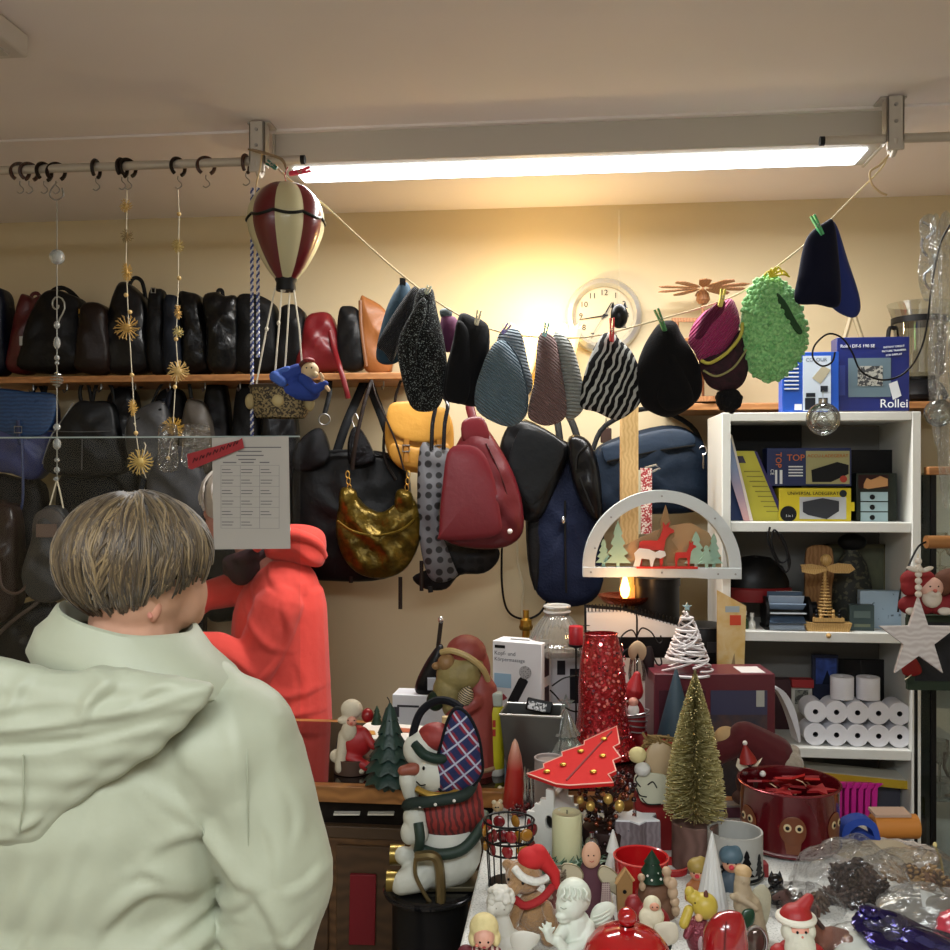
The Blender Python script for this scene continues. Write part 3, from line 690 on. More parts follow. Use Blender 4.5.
bag('satchel', 'mustard yellow satchel with two buckled straps', [(392,406), (412,402), (434,405), (450,416), (454,440), (450,464), (432,473), (404,470), (388,452), (386,425)], 18, mus, YH-.06, GH,
    straps=[[(394,412), (396,395), (402,378)], [(402,378), (410,392), (412,404)], [(386,420), (384,455), (396,480)]], sw=3, strapm=BRN, extra=ex_mus)
gold = M('5a4812', .3, .7, bump=1.0, bs=38, var=.5, vs=45)
def ex_gold(t):
    for x in (352, 407): t.add('chain_link', join([ring(2.6, .6, 12, 6).s(.7, 1, 1.3).t(*t.a(x+(x-380)*.03*k, 494-k*6.5, -14)) for k in range(4)]), GOLD)
    t.add('strap', strap(sm(t.al([(354,470,-14), (358,440,-14), (366,400,-6), (372,380,0)]), 4, False), 4), BRN); t.add('strap', strap(sm(t.al([(405,470,-14), (396,440,-12), (378,400,-6), (372,380,0)]), 4, False), 2), BRN)
    t.add('rim', tube(sm(t.al([(340,520,-18), (356,530,-22), (380,534,-22), (404,528,-20), (418,515,-14)]), 4, False), 1.2, 6), M('6a5618', .35, .7))
    for i, (x, y) in enumerate(((350,496), (405,498))): t.add('ruffle', puff(t.o2([(x-8,y-6), (x,y-9), (x+8,y-4), (x+9,y+14), (x,y+24), (x-9,y+14)]), 7, wr=1.5).t(0, -12, 0), gold)
    for x, y0, y1 in ((352,576,582), (401,576,608), (422,560,590)): t.add('tassel', strap(t.al([(x,y0,-8), (x,y1,-8)]), 4), BRN)
bag('handbag', 'crumpled gold metallic bag on a chain', [(342,500), (352,492), (366,506), (382,512), (398,502), (410,494), (420,512), (420,540), (408,566), (388,577), (362,574), (344,556), (337,528)], 20, gold, YH-.13, GH, wr=2.5, extra=ex_gold, c=(380,540))
dots = M('5c5c60', .6, pat=('dots', '0c0c0e', 27, .34, .25), bump=.1)
def ex_dots(t):
    t.add('scarf_fold', puff(t.o2([(440,540), (470,545), (497,548), (498,562), (484,574), (460,576), (446,590), (425,590), (412,578), (432,566)]), 10, wr=1.2).t(0, 8, 0), M('161618', .6, pat=('dots', '060608', 27, .34, .25)))
    for x in (432, 444): t.add('handle', strap(sm(t.al([(x,450,-10), (x+1,425,-12), (x+4,405,-8), (x-2,395,0)]), 4, False), 4), M('16161a', .15, coat=.6))
    t.add('tip', strap(t.al([(430,586,-4), (431,592,-4)]), 5), BLACK)
bag('tote_bag', 'grey bag with black polka dots hanging beside the red sling bag', [(420,448), (436,446), (452,452), (448,480), (440,510), (446,560), (458,574), (440,582), (426,570), (418,520)], 12, dots, YH-.12, GH, wr=1.5, extra=ex_dots, c=(434,512))
def ex_red(t):
    mt = M('5a0c16', .38, bump=.15, bs=60, coat=.1)
    f_ = t.add('flap', puff(t.o2([(450,450), (470,446), (484,455), (494,480), (500,515), (500,530), (484,537), (442,538), (440,530), (444,480)]), 5, 6, 4, 2, edge=.5).t(0, -22, 0), M('5c0e18', .36, bump=.12, bs=60))
    f2 = t.add('top_flap', puff(t.o2([(462,424), (472,418), (484,420), (489,440), (474,444), (463,441)]), 4, 5, 3, 2, edge=.5).t(0, -16, 0), mt)
    t.add('strap', strap(t.al([(474,424,-10), (470,408,-6), (470,385,0)]), 9, 2), mt)
    t.add('seam', tube(sm(t.al([(486,444,-22), (500,475,-23), (510,510,-20), (508,538,-14)]), 4, False), .8, 6), M('3a060c', .4))
    t.add('knob', ell(3, 3, 3).t(*t.a(509, 530, -18)), M('e8e0d8', .2))
bag('sling_bag', 'dark red leather sling backpack hanging in the middle', [(464,432), (476,420), (488,430), (502,452), (514,476), (522,505), (522,532), (506,546), (475,548), (446,540), (440,520), (446,470)], 24, M('540a14', .4, bump=.15, bs=60, coat=.1), YH-.16, GH, extra=ex_red)
def ex_tilt(t):
    t.add('front_pocket', puff(t.o2([(516,436), (528,430), (562,446), (550,480), (532,504), (518,490), (508,465)]), 4, 5, 3, 2, edge=.6).t(0, -16, 0), M('121416', .35, bump=.4, bs=30))
bag('shoulder_bag', 'square black leather bag hanging tilted behind the red sling bag', [(508,426), (526,420), (562,440), (570,448), (556,486), (540,518), (524,520), (508,498), (499,455)], 16, M('0d0e10', .35, bump=.4, bs=30, coat=.1), YH-.04, GH, extra=ex_tilt)
def ex_navy(t):
    zipper(t, [(563,500), (563,540), (564,590)], -23)
    t.add('zip_pull', ell(2, 1.5, 4).t(*t.a(561, 519, -25)), SILVER)
    t.add('side_panel', puff(t.o2([(526,470), (536,460), (540,520), (536,588), (528,560)]), 6, 5, 3, 2, edge=.5).t(0, -14, 0), BL3)
bag('backpack', 'dark navy blue backpack standing out below the black shoulder straps', [(536,462), (556,448), (576,446), (596,462), (602,520), (602,580), (585,603), (548,602), (530,575), (526,500)], 22, M('0d1730', .7, bump=.4, bs=120), YH+.02, GH,
    straps=[{'w':7,'p':[(560,455,-14), (558,430,-8), (556,416,0)]}, {'w':7,'p':[(580,455,-14), (574,430,-8), (568,414,0)]}], strapm=BL3, extra=ex_navy)
bag('shoulder_bag', 'black glossy bag with zip between navy backpack and blue satchel', [(568,440), (580,436), (592,448), (600,480), (600,520), (586,512), (572,480)], 16, M('09090b', .3, bump=.5, bs=30, coat=.2), YH-.07, GH, extra=lambda t: (zipper(t, [(574,470), (576,455), (586,446)], -16), zipper(t, [(578,478), (592,512)], -15)))
def ex_sat(t):
    t.add('top_panel', puff(t.o2([(600,452), (606,444), (660,430), (686,434), (688,446), (660,452), (610,464)]), 5, 5, 4, 2, edge=.5).t(0, -18, 0), M('16293e', .6, bump=.2, bs=80))
    zipper(t, [(604,462), (650,452), (690,446)], -22)
    for x, y in ((593, 490), (699, 455)):
        t.add('metal_clasp', join([ring(4, .8, 14, 6).t(*t.a(x, y-4, -16)), tube(t.al([(x,y,-16), (x,y+14,-16)]), 1.3, 6)]), SILVER)
    for x in (618, 676): t.add('seam', tube(t.al([(x,462,-20), (x-3,505,-16)]), .7, 5), M('0f1c2c'))
    t.add('strap', strap(sm(t.al([(702,450,-6), (690,425,0), (650,408,4), (606,425,0), (592,450,-6)]), 4, False), 5), BL3)
bag('satchel', 'wide navy and petrol blue travel satchel behind the wooden arch', [(592,456), (610,440), (660,426), (690,432), (706,455), (708,500), (690,512), (640,514), (604,516), (588,490)], 22, M('0e1c2c', .65, bump=.3, bs=60, var=.2), YH-.02, GH, extra=ex_sat)
t = Thing('patterned_strap', 'red and white woven strap hanging in front of the blue satchel', 'strap', 646, 535, Y=3.22)
t.add('band', strap(t.al([(646,468), (646,534)]), 12, 1.5), M('9a2f34', .8, pat=('speck', 'd8c8bc', 160, .52)))
t.add('edge_tape', strap(t.al([(639,470), (639,534)]), 4, 1.5), M('b4ae94', .8))
t.add('clip', tube(t.al([(645,468), (656,465), (660,468), (652,472)]), 1.2, 6), SILVER)
# hangers, cable and cords on the wall
for i, (x, y0, y1, lb) in enumerate(((606,420,443,'small black key hook board on the wall above the satchel'),)):
    t = Thing('luggage_tag', lb, 'tag', x, y1, Y=3.5); t.add('tag_body', box(11, 3, 15), M('3a241c', .5), bevel=1); t.add('loop', tube(t.al([(x-1,428), (x,418), (x+2,428)]), .8, 6), BLACK)
solo('cable', 'black cable loop hanging on the wall under the red bag', 'cable', 530, 625, None, tube(sm([(-28,0,85), (-28,0,40), (-22,0,14), (-6,0,6), (10,0,12), (20,0,30)], 6, False), 1.1, 8), BLACK, Y=3.55)
solo('cable', 'cream cable running down the wall under the red bag', 'cable', 520, 625, None, tube(sm([(-3,0,85), (-2,0,60), (3,0,40), (2,0,20), (3,0,0)], 6, False), 1.1, 8), CREAM, Y=3.56)
t = Thing('brass_fitting', 'brass lamp fitting on the wall beside the glass shade', 'fitting', 526, 640, Y=3.3)
t.add('stem', lathe([(4, 0), (4, 12), (6, 14), (6, 20), (3, 22), (3, 30)], 14), M('b08a3a', .3, .85)); t.add('nut', lathe([(6, 0), (7, 3), (6, 6)], 6).t(0, 0, 10), M('8a6a2a', .3, .85))
# ============================================================= ROPE AND HATS
HY = 2.64
def ypts(pts, Y): return [PY(p[0], p[1], p[2] if len(p) > 2 else Y) for p in pts]
def worldtube(name, label, cat, pts, r, mat, closed=False, group=None):
    c = sum(pts, Vector())/len(pts); o = mesh_obj(name, tube([p-c for p in pts], r, 8, closed), mat); o.location = c
    o['label'] = label; o['category'] = cat
    if group: o['group'] = group
    return o
rope = sm(ypts([(283,172), (290,180), (322,203), (362,240), (403,276), (450,310), (500,332), (560,338), (600,335), (650,322), (700,308), (740,293), (775,268), (810,240), (850,200), (880,170), (886,160)], HY), 5, False)
worldtube('clothes_line', 'cream cord strung across the shop from balloon to right bracket, holding the hats', 'line', rope, .0023, M('d8c8a0', .8, bump=.4, bs=400))
worldtube('cord_end', 'loose frayed end of the cord curling below the right bracket', 'cord', sm(ypts([(889,155), (880,165), (870,172), (872,184), (880,192), (887,195)], 2.63), 5, False), .003, M('c8b088', .8))
t = Thing('cord_knot', 'cord wound round the rod at the white bracket above the balloon', 'knot', 262, 190, Y=2.64)
t.add('coil', join([tube(sm(t.al([(250+k*2,152,-8), (262+k*3,156,-9), (282+k,162,-9), (288,172,-8)]), 4, False), .9, 6) for k in range(3)]), M('8a7458', .8))
t.add('tail', tube(sm(t.al([(264,156,-9), (262,170,-8), (258,185,-6), (257,195,-4)]), 4, False), .9, 6), M('c8b088', .8))
def peg(px, py, rot, col, label, L=17):
    t = Thing('clothes_peg', label, 'clothes peg', px, py, Y=HY-.055, group='clothes pegs on the hat line')
    m = M(col, .4)
    t.add('jaw', prism([(-1.3,-L/2), (1.2,-L/2), (2.2,0), (2.8,L/2), (.8,L/2), (.2,0)], 4).r('Y', rot), m, bevel=.3)
    t.add('jaw', prism([(-1.6,-L/2), (-3.0,-L/2+2), (-2.4,0), (-2.8,L/2), (-1,L/2), (-.4,0)], 4).r('Y', rot), m, bevel=.3)
    t.add('spring', tube([(1.8*math.cos(a), -2.6+.0*a, 1.8*math.sin(a)) for a in [k*.7 for k in range(10)]], .35, 6), SILVER)
def hat(label, px, py, parts, name='knitted_hat', extra=None, Y=HY):
    t = Thing(name, label, 'hat', px, py, Y=Y, group='hats pegged to the clothes line')
    for p in parts:
        nm, out, T, mat, dy = p[:5]; kw = p[5] if len(p) > 5 else {}
        kw = dict(kw); cc = kw.pop('c', None)
        t.add(nm, puff(t.o2(out), T, 9, 5, c=t.o2([cc])[0] if cc else None, **kw).t(0, dy, 0), mat, ang=60)
    if extra: extra(t)
    return t
def knit(c, sc=70, rot=(0,0,0), st=.9, dist=1.0, c2=None, w=.5, **k):
    return M(c, .85, bump=.5, bs=350, ribs=(sc, rot, dist, st), pat=(('stripes', c2, sc, rot, dist, w) if c2 else None), sheen=.2, **k)
hat('petrol blue fabric hat, first on the left end of the line', 396, 366, [('crown', [(398,286), (404,281), (411,290), (412,320), (408,345), (398,362), (382,364), (376,352), (386,310)], 12, M('1f3f52', .8, bump=.3), 0)],
    extra=lambda t: t.add('tab', box(6, 3, 8).t(*t.a(403, 287, -4)), BLACK), Y=HY+.10)
hat('black ribbed knitted hat folded and slanting beside the blue fabric one', 400, 362, [('cuff', [(411,289), (418,288), (424,300), (414,320), (400,345), (392,362), (384,352), (377,344), (392,316)], 9, knit('14161a', 75, (0,40,0), 1), 0)], Y=HY+.04)
def tweed(): return M('0a0c0e', .9, bump=1, bs=380, pat=('speck', '8f9a98', 300, .62), sheen=.05)
hat('large black and white tweed knit hat near the left end of the line', 424, 412, [('crown', [(417,292), (425,288), (433,290), (437,310), (445,345), (447,375), (440,405), (425,412), (410,405), (400,370), (398,345), (410,318)], 16, tweed(), 0),
    ('cuff', [(423,300), (428,312), (420,340), (418,370), (424,400), (412,404), (402,375), (399,345), (408,322)], 8, tweed(), -12)])
hat('purple fabric hat peeping out behind the plain black hat', 452, 350, [('crown', [(441,318), (452,316), (458,322), (462,345), (452,352), (442,348)], 8, M('5a2348', .8, bump=.2), 0)], Y=HY+.10,
    extra=lambda t: t.add('grey_band', puff(t.o2([(440,310), (450,308), (452,316), (442,318)]), 5), M('5f6a6c', .8)))
fle = M('0a0b0e', .95, bump=.15, bs=120, sheen=.08)
hat('plain black fleece hat with two folded points', 468, 410, [('crown', [(458,318), (464,313), (474,317), (482,320), (489,328), (489,352), (482,380), (478,405), (460,404), (444,398), (445,372), (452,345)], 13, fle, 0), ('brim', [(458,322), (470,335), (472,370), (466,403), (447,398), (448,370), (453,345)], 7, fle, -9)], name='fleece_hat')
kb = knit('5a7382', 42, (0,52,0), 1.0, 1.2)
hat('slate blue chunky ribbed hat in the middle left of the line', 505, 427, [('crown', [(500,332), (514,328), (522,334), (528,360), (533,385), (524,400), (505,420), (498,380), (496,350)], 13, knit('6a7a84', 34, (0,80,0), 1.0, 1.2), 3),
    ('cuff', [(498,342), (508,345), (520,365), (527,395), (526,415), (512,427), (494,423), (477,411), (475,392), (482,368), (490,350)], 13, kb, -10)], extra=lambda t: t.add('seam', tube(sm(t.al([(504,342,-22), (518,362,-22), (526,392,-20), (526,412,-17)]), 4, False), .9, 6), M('3a4a56', .9)))
hat('mauve and grey ribbed hat against the glowing wall lamp', 556, 426, [('lining', [(553,336), (562,334), (572,344), (580,370), (585,400), (580,414), (566,418), (560,380)], 13, knit('8e9490', 32, (0,85,0), 1.0, 1.4), 2),
    ('crown', [(538,338), (548,334), (556,344), (561,370), (566,414), (548,426), (530,420), (528,408), (534,380)], 12, knit('7a5a58', 42, (0,52,0), 1.0, 1.2), -6)])
hat('black hat with wavy grey zebra stripes left of the plain black one', 611, 420, [('crown', [(601,336), (612,333), (620,340), (632,352), (640,372), (642,398), (632,412), (616,420), (596,412), (582,408), (580,395), (588,362)], 14, M('0c0c0e', .85, bump=.3, bs=300, pat=('stripes', 'a8aaa6', 17, (0,-24,0), 3.5, .66)), 0)])
hat('plain black woollen hat held by the green peg', 669, 417, [('crown', [(655,328), (664,321), (675,322), (682,335), (698,362), (702,390), (692,406), (672,417), (655,414), (640,402), (637,370), (643,348)], 16, M('08080a', .95, bump=.3, bs=200, sheen=.05), 0)], extra=lambda t: t.add('fold', puff(t.o2([(668,350), (684,378), (690,402), (668,412), (655,400), (660,370)]), 6, wr=1).t(0, -12, 0), M('08080a', .95, bump=.3, bs=200, sheen=.05)))
pk = knit('b01868', 50, (0,-40,0), 1.0, .3)
def ex_pink(t):
    t.add('pompom', join([ell(13, 13, 12)]+[ell(3.5, 3.5, 3.5, 8, 6).t(*(Vector((random.gauss(0,1), random.gauss(0,1), random.gauss(0,1))).normalized()*11)) for _ in range(45)]).t(*t.a(729, 400, 0)), M('141416', .95, bump=1, bs=300))
    t.add('stripe', tube(sm(t.al([(698,362,-13), (706,365,-17), (722,355,-20), (736,338,-16), (739,325,-12)]), 5, False), 1.7, 8), M('b8b04a', .85))
    t.add('stripe', tube(sm(t.al([(700,372,-14), (712,378,-18), (728,370,-19), (740,355,-15), (746,345,-10)]), 5, False), 1.1, 8), M('8f8c5a', .85))
    t.add('opening', puff(t.o2([(692,340), (700,318), (716,304), (722,306), (716,322), (702,338)]), 3).t(0, -13.5, 0), M('6c1040', .9, ribs=(50, (0,-40,0), .3, 1)))
hat('patterned hat with pink ribbed cuff and black pompom', 722, 412, [('crown', [(700,358), (722,350), (738,330), (746,345), (748,368), (742,385), (728,392), (712,388), (704,378)], 17, M('2a2224', .9, bump=.5, bs=300, pat=('soft', '40242e', 60)), 0),
    ('cuff', [(688,342), (692,326), (704,312), (720,304), (730,299), (736,308), (739,325), (732,342), (716,358), (700,362), (694,352)], 15, pk, -2)], extra=ex_pink)
gk = M('a0d890', .85, bump=1.0, bs=90, pat=('soft', '54a058', 130), sheen=.3)
def ex_green(t):
    rnd = random.Random(3); st = G(); pts = t.o2([(757,280), (770,276), (784,284), (798,302), (806,330), (802,355), (785,375), (768,382), (750,372), (741,345), (742,310), (748,292)])
    o = sm(pts, 4); c = sum(o, Vector((0,0)))/len(o); gs = []
    for k in range(1, 9):
        q = k/9; s_ = math.cos(q*math.pi/2); n = max(4, int(34*s_))
        for i in range(n):
            p = o[int((i+.5*(k % 2))/n*len(o)) % len(o)]; x = c.x+(p.x-c.x)*s_; z = c.y+(p.y-c.y)*s_
            gs.append(ell(3.6, 2.2, 2.5, 8, 6).r('Y', 40 if (i+k) % 2 else -40).t(x, -17*(1-s_*s_)**.5, z))
    ob = t.add('knit_stitches', join(gs), gk, ang=80)
    t.add('opening', puff(t.o2([(772,296), (780,304), (790,322), (797,334), (792,336), (782,322), (774,308)]), 2.5).t(0, -16, 0), M('1c4020', .9))
    t.add('bow', join([tube(sm(t.al([(766,280,-14), (770+dx,276-dy,-17), (772+dx*1.8,279-dy*.4,-15)]), 3, False), 1.0, 6) for dx, dy in ((3,5), (6,2), (-4,4), (-7,1), (7,-2), (0,5))]), M('d8cc30', .6))
hat('bright green chunky knitted hat with a yellow bow', 773, 383, [('crown', [(757,280), (770,276), (784,284), (798,302), (806,330), (802,355), (785,375), (768,382), (750,372), (741,345), (742,310), (748,292)], 17, gk, 0)], extra=ex_green)
nf = M('060a20', .95, bump=.1, bs=120, sheen=.08)
hat('navy blue fleece hat pegged high at the right end of the line', 828, 317, [('crown', [(828,223), (833,220), (838,226), (848,258), (860,295), (861,312), (852,317), (835,308), (822,290), (822,250)], 12, M('102468', .85, bump=.1, sheen=.1), 4),
    ('brim', [(804,240), (822,224), (831,224), (836,262), (838,300), (832,309), (815,306), (793,303), (796,275)], 10, nf, -7)], name='fleece_hat', Y=2.62)
for a in ((428,290,20,'b8c4b0','pale green clothes peg on the tweed hat',9), (478,318,10,'d8d0b0','cream clothes peg on the plain black fleece hat',15), (506,329,35,'8a7cc8','violet clothes peg on the slate blue hat',12),
          (546,330,10,'8fd0d0','pale turquoise clothes peg on the mauve hat',14), (612,330,-2,'c82820','red clothes peg on the zebra striped hat',24), (661,320,-24,'2f7a3a','dark green clothes peg on the plain black woollen hat',24),
          (722,298,8,'d8cc60','yellow clothes peg on the pink cuffed hat',18), (818,226,-28,'4fae72','green clothes peg on the navy fleece hat',24), (272,165,-60,'1f6a58','dark teal clothes peg above the balloon',12), (300,172,75,'d02048','red pink clothes peg above the balloon',22)): peg(*a[:5], L=a[5])

# ============================================================= BALLOON
t = Thing('toy_balloon', 'model hot air balloon in red and cream panels with black bands', 'ornament', 286, 283, Y=2.60)
prof = [(0,100), (9,99), (20,95), (29,87), (35,76), (37,64), (36,52), (32,40), (26,27), (18,13), (11,4), (9,0)]
n = 96; v = []; f = []; m_ = []
pp = sm([(a, b) for a, b in prof], 3, False)
for r_, z in [(max(p.x, .1), p.y) for p in pp]:
    for i in range(n):
        a = 2*math.pi*i/n; lob = 1+.06*abs(math.sin(a*4))-.03
        v.append((r_*lob*math.cos(a), r_*lob*math.sin(a), z))
for j in range(len(pp)-1):
    for i in range(n):
        i2 = (i+1) % n; f.append((j*n+i, (j+1)*n+i, (j+1)*n+i2, j*n+i2)); m_.append((i//12) % 2)
t.add('envelope', G(v, f, m_).r('Z', -6), [M('bdb690', .35, coat=.3), M('5a0a12', .3, coat=.3)], ang=70)
def rad(z): 
    for k in range(len(pp)-1):
        if pp[k].y >= z >= pp[k+1].y: q = (pp[k].y-z)/(pp[k].y-pp[k+1].y+1e-6); return pp[k].x+(pp[k+1].x-pp[k].x)*q
    return 30
bd = []
for i in range(97):
    a = 2*math.pi*i/96; z = 64-3.5*abs(math.sin(4*a)); bd.append(((rad(z)+.2)*(1+.06*abs(math.sin(a*4))-.03)*math.cos(a), (rad(z)+.2)*(1+.06*abs(math.sin(a*4))-.03)*math.sin(a), z))
t.add('band', tube(bd[:-1], 2.2, 8, True, flat=.35, up=(0,0,1)).r('Z', -8) if False else tube(bd[:-1], 1.6, 8, True).r('Z', -8), M('101410', .4))
t.add('collar', lathe([(9.5,-8), (10,-6), (9.5,0), (11,3), (11,5), (8,6)], 24), BLACK)
t.add('hanger', tube(sm([(0,0,99), (-1,0,108), (2,0,116)], 4, False), .6, 6), M('a02020'))
rp = M('d8d2c0', .8)
for x0, x1, yy in ((276, 258, -6), (283, 278, -12), (289, 281, 8), (294, 305, -5)): t.add('rope', tube(t.al([(x0,288,yy*.5), ((x0+x1)/2+.8,330,yy), (x1,388,yy*1.6)]), .9, 6), rp)
t.add('knot', join([ell(1.8,1.8,2.5).t(*t.a(268,330,-6)), ell(1.8,1.8,2.5).t(*t.a(281,325,-12)), ell(3,3,3).t(*t.a(284,290,-4))]), rp)
wk = M('8a7a54', .6, pat=('speck', '2a2218', 170, .5), bump=.8, bs=200)
g_ = lathe([(24,-2), (27,3), (29,14), (31,28), (30,30), (28,29), (25,6), (0.2,2)], 32, False).s(1, .7, 1)
bs_ = t.add('basket', g_.t(*t.a(281, 416, 0)).r('Y', 0), wk)
t.add('basket_rim', tube([(30.5*math.cos(2*math.pi*i/40), 21.5*math.sin(2*math.pi*i/40), 29) for i in range(40)], 1.8, 8, True).t(*t.a(281, 416, 0)), M('3a2e22', .5, bump=.4), bs_)
t.add('rosette', ell(6,3,6).t(*t.a(282, 402, -20)), M('b0a070', .5), bs_); t.add('sandbag', join([ell(5,4,8).t(*t.a(252, 402, -8)), ell(5,4,8).t(*t.a(311, 404, -8))]), M('9a8a60', .7), bs_)
def blob(t, name, prims, mat, vox=1.2, sm_=4, parent=None, label=None, **k):
    gs = []
    for p in prims:
        if p[0] == 'e': gs.append(ell(p[4], p[5], p[6], 16, 10).r('Y', p[7] if len(p) > 7 else 0).t(*t.a(p[1], p[2], p[3])))
        elif p[0] == 'c': gs.append(cap(t.a(*p[1]), t.a(*p[2]), p[3], p[4], 12))
        elif p[0] == 'g': gs.append(p[1])
    return t.add(name, join(gs), mat, parent, label, remesh=vox, smit=sm_, **k)
def eyes(t, pts, r=.9, mat=None):
    for p in pts: t.add('eye', ell(r, r, r, 10, 8).t(*t.a(*p)), mat or EYEB)
t = Thing('plush_figure', 'small doll in blue clothes leaning out of the balloon basket', 'doll', 300, 400, Y=2.59)
blob(t, 'body', [('c',(290,388,-4),(312,392,-8),13,10), ('c',(286,378,-10),(300,372,-8),8,8)], M('1c3a8c', .8, bump=.4), 1.5)
blob(t, 'arm', [('c',(306,380,-14),(318,392,-20),6,5), ('c',(318,392,-20),(328,386,-20),5,4)], M('1c3a8c', .8, bump=.4), 1.2); blob(t, 'arm', [('c',(278,378,-14),(286,384,-18),6,5), ('c',(280,376,-12),(290,372,-12),5,5)], M('3a5cae', .8, bump=.4), 1.2)
blob(t, 'head', [('e',312,372,-12,9,8.5,9), ('e',319,377,-18,3,3,3)], M('c8b088', .6), 1)
blob(t, 'hair', [('e',309,367,-9,9,8,7), ('e',301,374,-9,5,5,6)], M('4a2018', .8, bump=.6), 1.2)
t.add('hat', ell(6, 6, 3).t(*t.a(311, 362, -12)), M('7a1c1c', .6)); blob(t, 'hand', [('c',(326,384,-20),(332,392,-22),2.6,2), ('c',(326,380,-20),(324,376,-22),2,1.6)], M('d8b890', .6), .8)
eyes(t, ((315,370,-20), (310,370,-20)), .8)
t = Thing('twisted_cord', 'blue and white twisted double cord hanging left of the balloon', 'cord', 255, 437, Y=2.58)
for ph, mt in ((0, M('d8d8dc', .7)), (math.pi, M('3a4c8a', .7))):
    t.add('strand', tube([(-3+1.1*math.cos(z*.9+ph), 1.1*math.sin(z*.9+ph), z) for z in range(0, 250)], .95, 5), mt)
    t.add('strand', tube([(3+1.1*math.cos(z*.9+ph), 1.1*math.sin(z*.9+ph), z) for z in range(80, 250)], .95, 5), mt)

# ============================================================= HANGING STRINGS
cry = M('dfe6e6', .05, trans=.7, coat=.5); wire = M('a8a8a0', .3, .8)
t = Thing('bead_string', 'glass bead and wire spiral string hanging at the left', 'ornament', 57, 480, Y=2.63)
t.add('hook', tube(sm(t.al([(57,182), (51,190), (50,196), (56,200), (63,196), (62,188)]), 5, False), .8, 6), STEEL)
t.add('wire', tube(t.al([(57,200), (57,480)]), .6, 6), wire)
for x, y, r, rz in ((57,257,7.5,7.5), (57,325,3,4), (57,343,3.4,6.5), (57,358,2.6,3), (57,363,2.2,2), (57,427,3.6,3.6), (57,444,4,6), (57,460,2.6,2.4), (57,470,3,3.4), (56,479,2.6,2.2)):
    t.add('bead', ell(r, r, rz, 14, 10).t(*t.a(x, y)), cry)
t.add('spiral', tube([t.a(57+(1.5+.55*k)*math.cos(k*.55), 305+(1.8+.75*k)*math.sin(k*.55), 0) for k in range(14)]+[t.a(60,318), t.a(57,326)], .8, 6), wire)
t.add('wire_cage', join([tube([( (5.5*math.sin(math.pi*q/40)+.5)*math.cos(q*.9), (5.5*math.sin(math.pi*q/40)+.5)*math.sin(q*.9), -q*.4) for q in range(41)], .7, 5)]).t(*t.a(57, 372)), wire)
def straw_star(t, x, y, r, n=18, col='c8a860', el=1.0):
    mt = M(col, .5); rnd = random.Random(int(x*7+y)); gs = []
    for i in range(n):
        a = math.pi*2*i/n; b = (rnd.random()-.5)*1.2
        d = Vector((math.cos(a)*math.cos(b)*el, math.sin(b)*.6, math.sin(a)*math.cos(b)))*r
        gs.append(tube([d*.12, d*.6, d], [.8, .7, .35], 5))
        gs.append(tube([d*.75, d*.95+Vector((math.cos(a+.6)*1.6, 0, math.sin(a+.6)*1.6))], .35, 4)); gs.append(tube([d*.75, d*.95-Vector((math.cos(a+1.5)*1.2, 0, math.sin(a+1.5)*1.2))], .35, 4))
    gs.append(ell(r*.35*el, r*.25, r*.35, 10, 8)); t.add('straw_star', join(gs).t(*t.a(x, y)), mt)
def starstring(label, px, top, bot, stars, beads, path):
    t = Thing('straw_star_string', label, 'ornament', px, bot, Y=2.62)
    t.add('thread', tube(t.al(path), .45, 5), M('d8d0b8', .8))
    for s_ in stars: straw_star(t, *s_)
    for x, y in beads: t.add('bead', ell(2.2, 2.2, 2.2, 12, 8).t(*t.a(x, y)), M('d8b878', .35))
    return t
starstring('long string of golden straw stars above the customer', 135, 190, 478, [(126,206,7,14,'c0a060',.8), (127,236,6.5,14,'8a744a',.9), (127,272,9,16,'c8a050',.5), (127,328,13,20,'b08c48'), (133,408,8,16,'d8b060',.5), (140,462,13,20,'d8b868')], [(126,295), (130,312), (132,375), (136,433)], [(127,190), (126,260), (128,310), (132,375), (134,410), (136,433), (140,462), (146,478)])
starstring('thinner string of straw stars beside it, over the grey bags', 177, 190, 468, [(178,246,7,16,'b8a060',.8), (178,312,7,14,'d0a860',.4), (178,332,5,10,'c0b070'), (178,371,11,20,'d0b070'), (173,428,11,24,'b8923a')], [(179,214), (179,278), (176,339), (175,387), (168,458)], [(178,190), (179,214), (178,290), (176,340), (178,371), (175,390), (173,428), (168,458)])
for i, (x, y, w, h) in enumerate(((168,448,18,44), (196,446,26,40))):
    t = Thing('glitter_packet', ('clear packet of silver glitter stars left of the red sticker', 'clear packet of silver glitter stars half behind the red sticker')[i], 'packet', x, y+h/2, Y=2.60+.02*i)
    t.add('film', puff([(-w/2,0), (w/2,0), (w/2+1,h/2), (w/2,h), (0,h+2), (-w/2,h), (-w/2-1,h/2)], 3, 5, 3), FILM)
    rnd = random.Random(i); gs = []
    for k in range(5+3*i):
        cx, cz = rnd.uniform(-w*.35, w*.35), rnd.uniform(h*.1, h*.9)
        gs.append(prism(starpoly(3.6, 1.2, 6, rnd.uniform(0, 60)), .5).r('Z', rnd.uniform(-30, 30)).t(cx, rnd.uniform(-1.5, 1.5), cz))
    t.add('glitter_stars', join(gs), M('d8dcd8', .15, .9, bump=.5, bs=300))

